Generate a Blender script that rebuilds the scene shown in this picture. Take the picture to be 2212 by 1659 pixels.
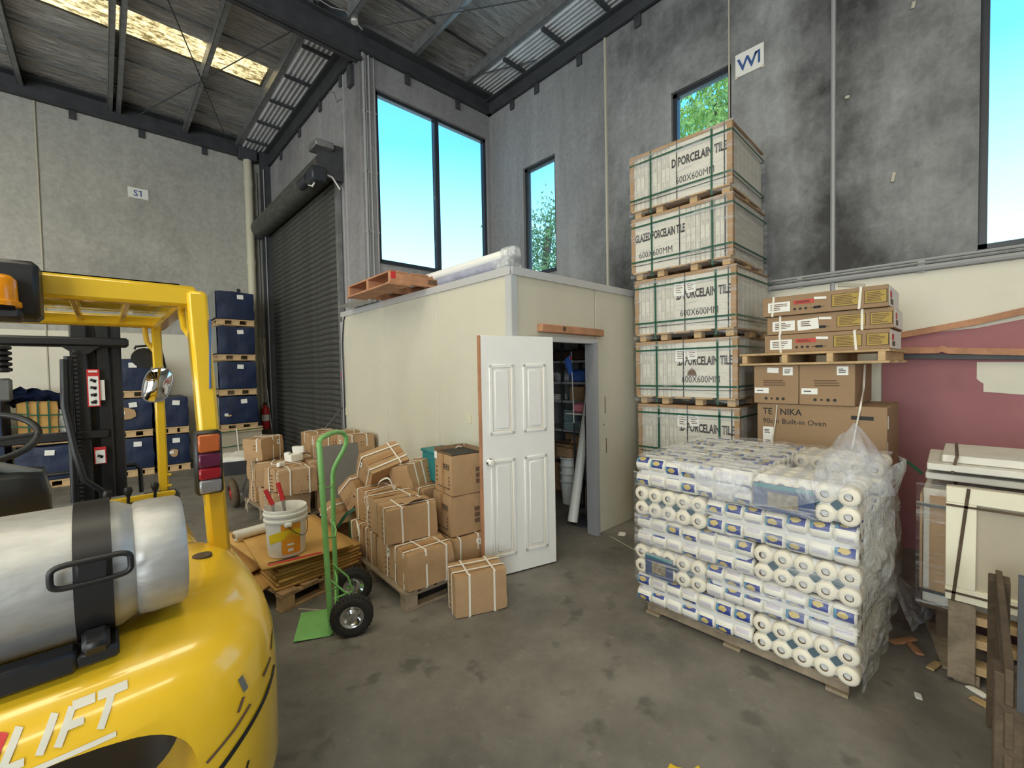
import bpy, bmesh, math, random
from mathutils import Vector, Matrix, Euler, noise

for o in list(bpy.data.objects):
    bpy.data.objects.remove(o)
scene = bpy.context.scene
COL = scene.collection
R = math.radians

# ------------------------------------------------------------------ camera
cam_d = bpy.data.cameras.new('camera')
cam_d.sensor_fit = 'HORIZONTAL'
cam_d.sensor_width = 36.0
cam_d.lens = 940.0956 / 2212.0 * 36.0
cam_d.clip_start = 0.02
cam_d.clip_end = 300
cam = bpy.data.objects.new('camera', cam_d)
COL.objects.link(cam)
YAW, PITCH, ROLL, CAMH = 0.817606, -0.0311816, -0.0194559, 1.75
fwd = Vector((math.cos(YAW) * math.cos(PITCH), math.sin(YAW) * math.cos(PITCH), math.sin(PITCH)))
r0 = Vector((math.sin(YAW), -math.cos(YAW), 0))
u0 = r0.cross(fwd)
rt = math.cos(ROLL) * r0 + math.sin(ROLL) * u0
up = -math.sin(ROLL) * r0 + math.cos(ROLL) * u0
cm = Matrix((rt, up, -fwd)).transposed().to_4x4()
cm.translation = Vector((0, 0, CAMH))
cam.matrix_world = cm
scene.camera = cam

# ------------------------------------------------------------------ view, sky
vs = scene.view_settings
vs.view_transform = 'Standard'
vs.look = 'None'
vs.gamma = 1.0
vs.use_curve_mapping = False
vs.exposure = 0.0
scene.cycles.max_bounces = 7
scene.cycles.diffuse_bounces = 4
scene.cycles.glossy_bounces = 3
scene.cycles.transmission_bounces = 4
scene.cycles.transparent_max_bounces = 12
scene.cycles.caustics_reflective = False
scene.cycles.caustics_refractive = False
scene.cycles.use_light_tree = False
scene.cycles.denoising_prefilter = 'FAST'

world = bpy.data.worlds.new('sky')
scene.world = world
world.use_nodes = True
wn = world.node_tree
wn.nodes.clear()
w_out = wn.nodes.new('ShaderNodeOutputWorld')
w_bg = wn.nodes.new('ShaderNodeBackground')
w_tc = wn.nodes.new('ShaderNodeTexCoord')
w_sep = wn.nodes.new('ShaderNodeSeparateXYZ')
w_rmp = wn.nodes.new('ShaderNodeValToRGB')
wn.links.new(w_tc.outputs['Generated'], w_sep.inputs[0])
wn.links.new(w_sep.outputs['Z'], w_rmp.inputs[0])
wn.links.new(w_rmp.outputs[0], w_bg.inputs[0])
wn.links.new(w_bg.outputs[0], w_out.inputs[0])
cr = w_rmp.color_ramp
cr.elements[0].position = 0.0
cr.elements[0].color = (0.60, 0.88, 1.0, 1)
cr.elements[1].position = 1.0
cr.elements[1].color = (0.03, 0.14, 0.50, 1)
e = cr.elements.new(0.22); e.color = (0.36, 0.76, 1.0, 1)
e = cr.elements.new(0.45); e.color = (0.09, 0.36, 0.72, 1)
w_bg.inputs[1].default_value = 3.2

# sky light through the window openings (guides only: portals give off no light of their own)
def area(name, loc, rot, sx, sy, power, color, portal=False):
    d = bpy.data.lights.new(name, 'AREA')
    d.shape = 'RECTANGLE'
    d.size = sx
    d.size_y = sy
    d.energy = power
    d.color = color
    if portal:
        d.cycles.is_portal = True
    ob = bpy.data.objects.new(name, d)
    ob.location = loc
    ob.rotation_euler = rot
    COL.objects.link(ob)
    return ob

# added fill lights in invented door openings, out of view
ADDED_SKYLIGHT = 12.0  # glow of the bright roof strips added out of view
area('added_fill_light', (-6.6, -5.6, 2.6), (R(90), 0, 0), 5.0, 4.6, 520, (1.0, 0.965, 0.905))
area('added_fill_light', (-10.4, 1.5, 2.6), (R(90), 0, R(-90)), 5.0, 4.6, 420, (1.0, 0.955, 0.885))

sun_d = bpy.data.lights.new('sun', 'SUN')
sun_d.energy = 3.5
sun_d.angle = R(0.6)
sun_d.color = (1.0, 0.95, 0.86)
sun = bpy.data.objects.new('sun', sun_d)
sun.rotation_euler = (R(16), R(-26), 0)
COL.objects.link(sun)

# ------------------------------------------------------------------ materials
MATS = {}
def nt_new(name):
    m = bpy.data.materials.new(name)
    m.use_nodes = True
    t = m.node_tree
    b = t.nodes['Principled BSDF']
    return m, t, b

def mat(name, col, rough=0.6, metal=0.0, var=0.0, scale=6.0, col2=None, bump=0.0, bscale=40.0, spec=0.5, stretch=(1, 1, 1), coat=0.0, dirt=None, dscale=2.0, dlo=0.55, dhi=0.75):
    """principled surface with noise colour variation, fine relief and optional dirt patches"""
    if name in MATS:
        return MATS[name]
    m, t, b = nt_new(name)
    N, Lk = t.nodes, t.links
    b.inputs['Roughness'].default_value = rough
    b.inputs['Metallic'].default_value = metal
    b.inputs['Specular IOR Level'].default_value = spec
    if coat:
        b.inputs['Coat Weight'].default_value = coat
        b.inputs['Coat Roughness'].default_value = 0.08
    b.inputs['Base Color'].default_value = (*col, 1)
    if var or col2 or bump or dirt:
        tc = N.new('ShaderNodeTexCoord')
        mp = N.new('ShaderNodeMapping')
        mp.inputs['Scale'].default_value = stretch
        Lk.new(tc.outputs['Object'], mp.inputs[0])
    cur = None
    if var or col2:
        n = N.new('ShaderNodeTexNoise')
        n.inputs['Scale'].default_value = scale
        n.inputs['Detail'].default_value = 5
        n.inputs['Roughness'].default_value = 0.65
        Lk.new(mp.outputs[0], n.inputs['Vector'])
        rp = N.new('ShaderNodeValToRGB')
        c2 = col2 if col2 else tuple(max(0, c * (1 - var)) for c in col)
        rp.color_ramp.elements[0].position = 0.32
        rp.color_ramp.elements[0].color = (*c2, 1)
        rp.color_ramp.elements[1].position = 0.68
        rp.color_ramp.elements[1].color = (*(tuple(min(1, c * (1 + var * 0.5)) for c in col)), 1)
        Lk.new(n.outputs['Fac'], rp.inputs[0])
        cur = rp.outputs[0]
    if dirt:
        n2 = N.new('ShaderNodeTexNoise')
        n2.inputs['Scale'].default_value = dscale
        n2.inputs['Detail'].default_value = 6
        n2.inputs['Roughness'].default_value = 0.7
        Lk.new(mp.outputs[0], n2.inputs['Vector'])
        r2 = N.new('ShaderNodeMapRange')
        r2.inputs['From Min'].default_value = dlo
        r2.inputs['From Max'].default_value = dhi
        Lk.new(n2.outputs['Fac'], r2.inputs[0])
        mx = N.new('ShaderNodeMix')
        mx.data_type = 'RGBA'
        mx.inputs[7].default_value = (*dirt, 1)
        if cur:
            Lk.new(cur, mx.inputs[6])
        else:
            mx.inputs[6].default_value = (*col, 1)
        Lk.new(r2.outputs[0], mx.inputs[0])
        cur = mx.outputs[2]
    if cur:
        Lk.new(cur, b.inputs['Base Color'])
    if bump:
        nb = N.new('ShaderNodeTexNoise')
        nb.inputs['Scale'].default_value = bscale
        nb.inputs['Detail'].default_value = 4
        Lk.new(mp.outputs[0], nb.inputs['Vector'])
        bp = N.new('ShaderNodeBump')
        bp.inputs['Strength'].default_value = bump
        bp.inputs['Distance'].default_value = 0.02
        Lk.new(nb.outputs['Fac'], bp.inputs['Height'])
        Lk.new(bp.outputs[0], b.inputs['Normal'])
    MATS[name] = m
    return m

def emis(name, col, strength):
    m, t, b = nt_new(name)
    b.inputs['Base Color'].default_value = (0, 0, 0, 1)
    b.inputs['Emission Color'].default_value = (*col, 1)
    b.inputs['Emission Strength'].default_value = strength
    MATS[name] = m
    return m

def concrete(name, base, dark, lo, hi, streak=0.35, dscale=0.55, joint=None):
    """precast concrete: cloudy stains, vertical runs, fine grain"""
    m, t, b = nt_new(name)
    N, Lk = t.nodes, t.links
    tc = N.new('ShaderNodeTexCoord')
    def noise_n(scale, det, st, off=(0, 0, 0)):
        mp = N.new('ShaderNodeMapping')
        mp.inputs['Scale'].default_value = st
        mp.inputs['Location'].default_value = off
        Lk.new(tc.outputs['Object'], mp.inputs[0])
        n = N.new('ShaderNodeTexNoise')
        n.inputs['Scale'].default_value = scale
        n.inputs['Detail'].default_value = det
        n.inputs['Roughness'].default_value = 0.68
        Lk.new(mp.outputs[0], n.inputs['Vector'])
        return n.outputs['Fac']
    big = noise_n(dscale, 8, (1, 1, 0.8), (3.1, 7.7, 2.2))
    run = noise_n(2.6, 5, (1, 1, 0.12))
    fine = noise_n(14, 6, (1, 1, 1))
    mr = N.new('ShaderNodeMapRange')
    mr.inputs['From Min'].default_value = lo
    mr.inputs['From Max'].default_value = hi
    Lk.new(big, mr.inputs[0])
    mx = N.new('ShaderNodeMix'); mx.data_type = 'RGBA'
    mx.inputs[6].default_value = (*base, 1)
    mx.inputs[7].default_value = (*dark, 1)
    fac = mr.outputs[0]
    if joint is not None:      # grime gathers along one panel joint; the panels by the corner are cleaner
        sp = N.new('ShaderNodeSeparateXYZ'); Lk.new(tc.outputs['Object'], sp.inputs[0])
        def op(kind, a, b_):
            x = N.new('ShaderNodeMath'); x.operation = kind; x.use_clamp = kind in ('ADD', 'MULTIPLY')
            for i, s_ in enumerate((a, b_)):
                if isinstance(s_, (int, float)): x.inputs[i].default_value = s_
                else: Lk.new(s_, x.inputs[i])
            return x.outputs[0]
        far_ = N.new('ShaderNodeMapRange'); far_.interpolation_type = 'SMOOTHSTEP'
        far_.inputs['From Min'].default_value = 3.3; far_.inputs['From Max'].default_value = 4.6
        far_.inputs['To Min'].default_value = 1.0; far_.inputs['To Max'].default_value = 0.12
        Lk.new(sp.outputs['Y'], far_.inputs[0])
        dj = op('ABSOLUTE', op('SUBTRACT', sp.outputs['Y'], joint), 0)
        near_ = N.new('ShaderNodeMapRange'); near_.interpolation_type = 'SMOOTHSTEP'
        near_.inputs['From Min'].default_value = 0.0; near_.inputs['From Max'].default_value = 0.5
        near_.inputs['To Min'].default_value = 1.0; near_.inputs['To Max'].default_value = 0.0
        Lk.new(dj, near_.inputs[0])
        n3 = noise_n(1.3, 6, (1, 1, 0.7), (8.8, 1.0, 4.4))
        fac = op('ADD', op('MULTIPLY', fac, far_.outputs[0]), op('MULTIPLY', op('MULTIPLY', near_.outputs[0], n3), 1.1))
    Lk.new(fac, mx.inputs[0])
    def mul(src, fac, lo_, hi_):
        r = N.new('ShaderNodeMapRange')
        r.inputs['From Min'].default_value = 0.3
        r.inputs['From Max'].default_value = 0.7
        r.inputs['To Min'].default_value = lo_
        r.inputs['To Max'].default_value = hi_
        Lk.new(fac, r.inputs[0])
        x = N.new('ShaderNodeMix'); x.data_type = 'RGBA'; x.blend_type = 'MULTIPLY'
        x.inputs[0].default_value = 1
        Lk.new(src, x.inputs[6])
        Lk.new(r.outputs[0], x.inputs[7])
        return x.outputs[2]
    c = mul(mx.outputs[2], run, 1 - streak, 1.08)
    c = mul(c, fine, 0.84, 1.12)
    Lk.new(c, b.inputs['Base Color'])
    b.inputs['Roughness'].default_value = 0.85
    bp = N.new('ShaderNodeBump')
    bp.inputs['Strength'].default_value = 0.25
    bp.inputs['Distance'].default_value = 0.01
    Lk.new(fine, bp.inputs['Height'])
    Lk.new(bp.outputs[0], b.inputs['Normal'])
    MATS[name] = m
    return m

concrete('concrete_left', (0.45, 0.44, 0.405), (0.30, 0.29, 0.265), 0.50, 0.72, 0.10)
concrete('concrete_right', (0.33, 0.335, 0.345), (0.058, 0.056, 0.060), 0.44, 0.68, 0.30, 0.55, 1.05)
concrete('concrete_mid', (0.32, 0.31, 0.325), (0.15, 0.145, 0.15), 0.50, 0.75, 0.2)

def floor_mat():
    m, t, b = nt_new('floor_concrete')
    N, Lk = t.nodes, t.links
    tc = N.new('ShaderNodeTexCoord')
    def nz(scale, det, rough=0.65, off=(0, 0, 0)):
        mp = N.new('ShaderNodeMapping'); mp.inputs['Location'].default_value = off
        Lk.new(tc.outputs['Object'], mp.inputs[0])
        n = N.new('ShaderNodeTexNoise')
        n.inputs['Scale'].default_value = scale
        n.inputs['Detail'].default_value = det
        n.inputs['Roughness'].default_value = rough
        Lk.new(mp.outputs[0], n.inputs['Vector'])
        return n.outputs['Fac']
    r1 = N.new('ShaderNodeValToRGB')
    r1.color_ramp.elements[0].position = 0.33; r1.color_ramp.elements[0].color = (0.105, 0.098, 0.088, 1)
    r1.color_ramp.elements[1].position = 0.70; r1.color_ramp.elements[1].color = (0.25, 0.235, 0.21, 1)
    Lk.new(nz(1.1, 9, 0.7), r1.inputs[0])
    # oil spots
    r2 = N.new('ShaderNodeMapRange'); r2.inputs['From Min'].default_value = 0.60; r2.inputs['From Max'].default_value = 0.68
    Lk.new(nz(4.5, 3, 0.5, (5, 2, 0)), r2.inputs[0])
    m2 = N.new('ShaderNodeMix'); m2.data_type = 'RGBA'; m2.inputs[7].default_value = (0.06, 0.056, 0.05, 1)
    s2 = N.new('ShaderNodeMath'); s2.operation = 'MULTIPLY'; s2.inputs[1].default_value = 0.55
    Lk.new(r2.outputs[0], s2.inputs[0]); Lk.new(s2.outputs[0], m2.inputs[0]); Lk.new(r1.outputs[0], m2.inputs[6])
    # pale scuffs
    r3 = N.new('ShaderNodeMapRange'); r3.inputs['From Min'].default_value = 0.63; r3.inputs['From Max'].default_value = 0.72
    Lk.new(nz(16, 4, 0.6, (9, 4, 0)), r3.inputs[0])
    m3 = N.new('ShaderNodeMix'); m3.data_type = 'RGBA'; m3.inputs[7].default_value = (0.30, 0.28, 0.24, 1)
    s3 = N.new('ShaderNodeMath'); s3.operation = 'MULTIPLY'; s3.inputs[1].default_value = 0.45
    Lk.new(r3.outputs[0], s3.inputs[0]); Lk.new(s3.outputs[0], m3.inputs[0]); Lk.new(m2.outputs[2], m3.inputs[6])
    Lk.new(m3.outputs[2], b.inputs['Base Color'])
    rr = N.new('ShaderNodeMapRange'); rr.inputs['To Min'].default_value = 0.42; rr.inputs['To Max'].default_value = 0.75
    Lk.new(nz(2.3, 5, 0.6, (1, 1, 0)), rr.inputs[0]); Lk.new(rr.outputs[0], b.inputs['Roughness'])
    bp = N.new('ShaderNodeBump'); bp.inputs['Strength'].default_value = 0.15; bp.inputs['Distance'].default_value = 0.01
    Lk.new(nz(22, 5), bp.inputs['Height']); Lk.new(bp.outputs[0], b.inputs['Normal'])
    MATS['floor'] = m
floor_mat()

mat('steel_dark', (0.055, 0.058, 0.065), 0.55, 0.0, 0.3, 4)
mat('steel_galv', (0.30, 0.31, 0.32), 0.45, 0.6, 0.3, 8)
mat('paint_band', (0.75, 0.71, 0.60), 0.7, 0, 0.06, 1.2)
mat('mauve', (0.36, 0.145, 0.16), 0.75, 0, 0.12, 1.5)
mat('pvc_cream', (0.66, 0.62, 0.48), 0.5)
mat('conduit', (0.36, 0.36, 0.37), 0.5)
mat('corrugated', (0.62, 0.64, 0.68), 0.45, 0.1, 0.15, 3)
mat('roller_steel', (0.105, 0.105, 0.10), 0.5, 0.3, 0.35, 5, stretch=(1, 1, 3))
mat('frame_black', (0.03, 0.035, 0.045), 0.4)
mat('shed_panel', (0.61, 0.58, 0.48), 0.55, 0, 0.05, 1.4, dirt=(0.50, 0.46, 0.36), dscale=0.9, dlo=0.60, dhi=0.85)
mat('shed_trim', (0.56, 0.56, 0.57), 0.4, 0.2)
mat('shed_jamb', (0.36, 0.37, 0.40), 0.45, 0.2)
mat('door_white', (0.84, 0.83, 0.82), 0.45, 0, 0.03, 2, dirt=(0.55, 0.52, 0.44), dscale=1.6, dlo=0.62, dhi=0.9)
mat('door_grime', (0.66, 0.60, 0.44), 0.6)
mat('timber', (0.47, 0.30, 0.16), 0.75, 0, 0.35, 5, stretch=(1, 1, 1), bump=0.2)
mat('timber_pale', (0.56, 0.38, 0.20), 0.75, 0, 0.3, 6, bump=0.2)
mat('timber_grey', (0.30, 0.235, 0.165), 0.85, 0, 0.4, 6, bump=0.3)
mat('timber_red', (0.50, 0.245, 0.135), 0.7, 0, 0.3, 5, bump=0.2)
mat('timber_dark', (0.10, 0.068, 0.042), 0.85, 0, 0.4, 6, bump=0.3)
mat('cardboard', (0.46, 0.29, 0.155), 0.8, 0, 0.12, 5, bump=0.12, bscale=14, dirt=(0.36, 0.225, 0.12), dscale=3.0, dlo=0.55, dhi=0.8)
mat('cardboard_b', (0.42, 0.255, 0.13), 0.8, 0, 0.10, 4, bump=0.1, bscale=14)
mat('cardboard_flat', (0.55, 0.32, 0.095), 0.8, 0, 0.14, 3, bump=0.1, bscale=20)
mat('cardboard_oven', (0.32, 0.205, 0.115), 0.75, 0, 0.06, 3)
mat('cardboard_in', (0.20, 0.125, 0.07), 0.85)
mat('tape_brown', (0.40, 0.22, 0.10), 0.3)
mat('ink', (0.025, 0.022, 0.022), 0.7)
mat('ink_soft', (0.15, 0.085, 0.05), 0.8)
mat('ink_blue', (0.05, 0.11, 0.30), 0.7)
mat('strap_white', (0.80, 0.76, 0.68), 0.5)
mat('strap_green', (0.012, 0.085, 0.05), 0.35)
mat('strap_black', (0.025, 0.028, 0.03), 0.4)
mat('paper', (0.84, 0.83, 0.80), 0.6)
mat('paper_red', (0.52, 0.06, 0.04), 0.6)
mat('paper_gold', (0.40, 0.27, 0.055), 0.6)
mat('tile_box', (0.70, 0.67, 0.60), 0.6, 0, 0.05, 4)
mat('tile_box_b', (0.60, 0.57, 0.51), 0.6, 0, 0.08, 6)
mat('tarp_blue', (0.008, 0.019, 0.062), 0.5, 0, 0.35, 2.4, bump=0.5, bscale=7)
mat('tarp_grey', (0.30, 0.31, 0.30), 0.6, 0, 0.2, 3, bump=0.4, bscale=8)
mat('truck_yellow', (0.84, 0.53, 0.025), 0.26, 0, 0.05, 2.5, coat=0.6, dirt=(0.45, 0.27, 0.04), dscale=2.4, dlo=0.66, dhi=0.9)
mat('truck_black', (0.012, 0.012, 0.014), 0.42)
mat('truck_grey', (0.16, 0.165, 0.16), 0.6, 0, 0.2, 6)
mat('rubber', (0.022, 0.021, 0.020), 0.8, 0, 0.3, 12, bump=0.3)
mat('aluminium', (0.50, 0.50, 0.50), 0.5, 0.6, 0.25, 9, bump=0.15, bscale=30, stretch=(0.4, 1, 1))
mat('chrome', (0.70, 0.70, 0.70), 0.15, 1.0)
mat('mirror_glass', (0.75, 0.75, 0.76), 0.03, 1.0)
mat('green_paint', (0.24, 0.56, 0.18), 0.4, 0, 0.12, 8, dirt=(0.25, 0.30, 0.12), dscale=6, dlo=0.66, dhi=0.8)
mat('plastic_white', (0.78, 0.77, 0.73), 0.4)
mat('plastic_orange', (0.80, 0.33, 0.03), 0.45)
mat('plastic_yellow', (0.80, 0.60, 0.02), 0.45)
mat('plastic_red', (0.58, 0.03, 0.035), 0.4)
mat('plastic_blue', (0.04, 0.12, 0.46), 0.7)
mat('plastic_teal', (0.02, 0.20, 0.22), 0.5)
mat('lens_amber', (0.42, 0.10, 0.025), 0.25)
mat('lens_red', (0.30, 0.01, 0.02), 0.25)
mat('lens_purple', (0.10, 0.012, 0.045), 0.25)
mat('lens_clear', (0.30, 0.30, 0.33), 0.25, 0.3)
mat('beacon_amber', (0.80, 0.28, 0.005), 0.2)
mat('board_grey', (0.17, 0.165, 0.155), 0.7, 0, 0.1, 6)
mat('white_frame', (0.74, 0.69, 0.54), 0.5, 0, 0.04, 3)
mat('panel_taupe', (0.40, 0.345, 0.255), 0.55, 0, 0.05, 4)
mat('white_board', (0.70, 0.67, 0.60), 0.5, 0, 0.15, 3, dirt=(0.40, 0.32, 0.22), dscale=3, dlo=0.58, dhi=0.75)
mat('towel_pink', (0.62, 0.20, 0.24), 0.9)
mat('cloth_teal', (0.36, 0.50, 0.52), 0.9, 0, 0.15, 20)
mat('leaf', (0.36, 0.50, 0.10), 0.6, 0, 0.5, 1.5)
mat('leaf_b', (0.16, 0.27, 0.10), 0.6, 0, 0.5, 1.5)
mat('bark', (0.12, 0.09, 0.06), 0.9)
mat('silver_letter', (0.66, 0.64, 0.56), 0.4)
mat('mortar_pale', (0.50, 0.47, 0.38), 0.8)
mat('foam_white', (0.80, 0.79, 0.74), 0.7)
mat('yellow_line', (0.70, 0.46, 0.02), 0.7)

def foil_mat():
    m, t, b = nt_new('foil_insulation')
    N, Lk = t.nodes, t.links
    tc = N.new('ShaderNodeTexCoord')
    mp = N.new('ShaderNodeMapping'); mp.inputs['Scale'].default_value = (1.0, 7.0, 1)
    Lk.new(tc.outputs['Object'], mp.inputs[0])
    n = N.new('ShaderNodeTexNoise'); n.inputs['Scale'].default_value = 3.2; n.inputs['Detail'].default_value = 6
    n.inputs['Roughness'].default_value = 0.7; n.inputs['Distortion'].default_value = 0.8
    Lk.new(mp.outputs[0], n.inputs['Vector'])
    rp = N.new('ShaderNodeValToRGB')
    rp.color_ramp.elements[0].position = 0.35; rp.color_ramp.elements[0].color = (0.30, 0.29, 0.28, 1)
    rp.color_ramp.elements[1].position = 0.65; rp.color_ramp.elements[1].color = (0.78, 0.76, 0.73, 1)
    Lk.new(n.outputs['Fac'], rp.inputs[0]); Lk.new(rp.outputs[0], b.inputs['Base Color'])
    b.inputs['Metallic'].default_value = 0.55; b.inputs['Roughness'].default_value = 0.40
    bp = N.new('ShaderNodeBump'); bp.inputs['Strength'].default_value = 0.9; bp.inputs['Distance'].default_value = 0.05
    Lk.new(n.outputs['Fac'], bp.inputs['Height']); Lk.new(bp.outputs[0], b.inputs['Normal'])
    MATS['foil'] = m
foil_mat()

def skylight_mat(name, strength, p0, p1, col=(1.0, 0.92, 0.68)):
    """translucent fibreglass sheet lit by the sun from above, with leaf litter lying on it"""
    m, t, b = nt_new(name)
    N, Lk = t.nodes, t.links
    tc = N.new('ShaderNodeTexCoord')
    mp = N.new('ShaderNodeMapping'); mp.inputs['Scale'].default_value = (2.2, 9.0, 1)
    Lk.new(tc.outputs['Object'], mp.inputs[0])
    n = N.new('ShaderNodeTexNoise'); n.inputs['Scale'].default_value = 2.6; n.inputs['Detail'].default_value = 6
    n.inputs['Roughness'].default_value = 0.75
    Lk.new(mp.outputs[0], n.inputs['Vector'])
    rp = N.new('ShaderNodeValToRGB')
    rp.color_ramp.elements[0].position = p0; rp.color_ramp.elements[0].color = (0.10, 0.07, 0.02, 1)
    rp.color_ramp.elements[1].position = p1; rp.color_ramp.elements[1].color = (*col, 1)
    Lk.new(n.outputs['Fac'], rp.inputs[0])
    b.inputs['Base Color'].default_value = (0.3, 0.28, 0.2, 1)
    Lk.new(rp.outputs[0], b.inputs['Emission Color'])
    b.inputs['Emission Strength'].default_value = strength
    MATS[name] = m
skylight_mat('skylight', ADDED_SKYLIGHT, 0.30, 0.40)
skylight_mat('skylight_litter', 1.9, 0.42, 0.60, (1.0, 0.85, 0.46))

def glass_mat():
    m = bpy.data.materials.new('window_glass'); m.use_nodes = True
    t = m.node_tree; N, Lk = t.nodes, t.links
    N.clear()
    o = N.new('ShaderNodeOutputMaterial'); mx = N.new('ShaderNodeMixShader')
    tr = N.new('ShaderNodeBsdfTransparent'); gl = N.new('ShaderNodeBsdfGlossy'); gl.inputs['Roughness'].default_value = 0.02
    fr = N.new('ShaderNodeFresnel'); fr.inputs[0].default_value = 1.3
    tr.inputs[0].default_value = (0.93, 0.97, 0.98, 1)
    Lk.new(fr.outputs[0], mx.inputs[0]); Lk.new(tr.outputs[0], mx.inputs[1]); Lk.new(gl.outputs[0], mx.inputs[2]); Lk.new(mx.outputs[0], o.inputs[0])
    MATS['glass'] = m
glass_mat()

def film_mat(name, base, hi, stretch, scale=3.0, tint=(0.86, 0.88, 0.92), lo=0.48, up_=0.72):
    """clear stretch film: see-through, with glossy creases"""
    m = bpy.data.materials.new(name); m.use_nodes = True
    t = m.node_tree; N, Lk = t.nodes, t.links
    N.clear()
    o = N.new('ShaderNodeOutputMaterial')
    tc = N.new('ShaderNodeTexCoord'); mp = N.new('ShaderNodeMapping'); mp.inputs['Scale'].default_value = stretch
    Lk.new(tc.outputs['Object'], mp.inputs[0])
    n = N.new('ShaderNodeTexNoise'); n.inputs['Scale'].default_value = scale; n.inputs['Detail'].default_value = 5
    n.inputs['Roughness'].default_value = 0.6; n.inputs['Distortion'].default_value = 0.6
    Lk.new(mp.outputs[0], n.inputs['Vector'])
    mr = N.new('ShaderNodeMapRange'); mr.inputs['From Min'].default_value = lo; mr.inputs['From Max'].default_value = up_
    mr.inputs['To Min'].default_value = base; mr.inputs['To Max'].default_value = hi
    Lk.new(n.outputs['Fac'], mr.inputs[0])
    bp = N.new('ShaderNodeBump'); bp.inputs['Strength'].default_value = 1.0; bp.inputs['Distance'].default_value = 0.05
    Lk.new(n.outputs['Fac'], bp.inputs['Height'])
    gl = N.new('ShaderNodeBsdfPrincipled')
    gl.inputs['Base Color'].default_value = (*tint, 1); gl.inputs['Roughness'].default_value = 0.10
    gl.inputs['Specular IOR Level'].default_value = 0.9
    Lk.new(bp.outputs[0], gl.inputs['Normal'])
    tr = N.new('ShaderNodeBsdfTransparent')
    mx = N.new('ShaderNodeMixShader')
    Lk.new(mr.outputs[0], mx.inputs[0]); Lk.new(tr.outputs[0], mx.inputs[1]); Lk.new(gl.outputs[0], mx.inputs[2])
    Lk.new(mx.outputs[0], o.inputs[0])
    MATS[name] = m
film_mat('film', 0.05, 0.80, (1, 0.9, 9.0), 2.4, lo=0.50, up_=0.78)
film_mat('film_milky', 0.30, 0.75, (1.2, 1.2, 2.2), 5.0, lo=0.4, up_=0.66)
film_mat('film_top', 0.22, 0.62, (1.6, 2.4, 1.5), 3.0, tint=(0.84, 0.87, 0.96))
film_mat('film_tile', 0.05, 0.62, (1, 0.9, 8.0), 2.6, lo=0.50, up_=0.80)

def roll_mat():
    """paper roll in printed wrap: blue panel with a gold picture, fine text, plain paper; each roll turned at random"""
    m, t, b = nt_new('roll_print')
    N, Lk = t.nodes, t.links
    uv = N.new('ShaderNodeUVMap'); uv.uv_map = 'uv'
    oi = N.new('ShaderNodeObjectInfo')
    sp = N.new('ShaderNodeSeparateXYZ'); Lk.new(uv.outputs[0], sp.inputs[0])
    def mth(op, a, bb=None, c=None):
        x = N.new('ShaderNodeMath'); x.operation = op
        for i, s in enumerate((a, bb, c)):
            if s is None: continue
            if isinstance(s, (int, float)): x.inputs[i].default_value = s
            else: Lk.new(s, x.inputs[i])
        return x.outputs[0]
    v = mth('FRACT', mth('ADD', sp.outputs['Y'], mth('MULTIPLY', oi.outputs['Random'], 7.31)))
    v = mth('FRACT', mth('MULTIPLY', v, 2.0))
    u = sp.outputs['X']
    def band(x, lo, hi):
        return mth('MULTIPLY', mth('GREATER_THAN', x, lo), mth('LESS_THAN', x, hi))
    blue = mth('MULTIPLY', band(v, 0.06, 0.42), band(u, 0.10, 0.93))
    dx = mth('SUBTRACT', u, 0.55); dy = mth('MULTIPLY', mth('SUBTRACT', v, 0.26), 2.1)
    nz = N.new('ShaderNodeTexNoise'); nz.inputs['Scale'].default_value = 9.0; Lk.new(uv.outputs[0], nz.inputs['Vector'])
    d2 = mth('ADD', mth('ADD', mth('MULTIPLY', dx, dx), mth('MULTIPLY', dy, dy)), mth('MULTIPLY', mth('SUBTRACT', nz.outputs['Fac'], 0.5), 0.10))
    gold = mth('LESS_THAN', d2, 0.055)
    txt = mth('MULTIPLY', mth('MULTIPLY', band(v, 0.62, 0.80), band(u, 0.15, 0.85)), mth('GREATER_THAN', mth('FRACT', mth('MULTIPLY', v, 26.0)), 0.45))
    def mixc(f, a, col):
        x = N.new('ShaderNodeMix'); x.data_type = 'RGBA'
        Lk.new(f, x.inputs[0])
        if isinstance(a, tuple): x.inputs[6].default_value = (*a, 1)
        else: Lk.new(a, x.inputs[6])
        x.inputs[7].default_value = (*col, 1)
        return x.outputs[2]
    c = mixc(blue, (0.72, 0.70, 0.64), (0.035, 0.055, 0.25))
    lb = mth('MULTIPLY', blue, mth('GREATER_THAN', u, 0.80))
    c = mixc(lb, c, (0.10, 0.27, 0.42))
    c = mixc(mth('MULTIPLY', gold, blue), c, (0.50, 0.40, 0.16))
    c = mixc(mth('MULTIPLY', txt, 1.0), c, (0.36, 0.32, 0.50))
    Lk.new(c, b.inputs['Base Color'])
    b.inputs['Roughness'].default_value = 0.35
    MATS['roll_print'] = m
roll_mat()
mat('roll_paper', (0.76, 0.71, 0.60), 0.6, 0, 0.04, 30)
mat('roll_core', (0.20, 0.14, 0.085), 0.8)
mat('pack_bag', (0.66, 0.66, 0.66), 0.35)

# ------------------------------------------------------------------ mesh helpers
def rotm(r):
    if r is None: return Matrix.Identity(3)
    if isinstance(r, Matrix): return r
    return Euler((R(r[0]), R(r[1]), R(r[2])), 'XYZ').to_matrix()

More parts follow.
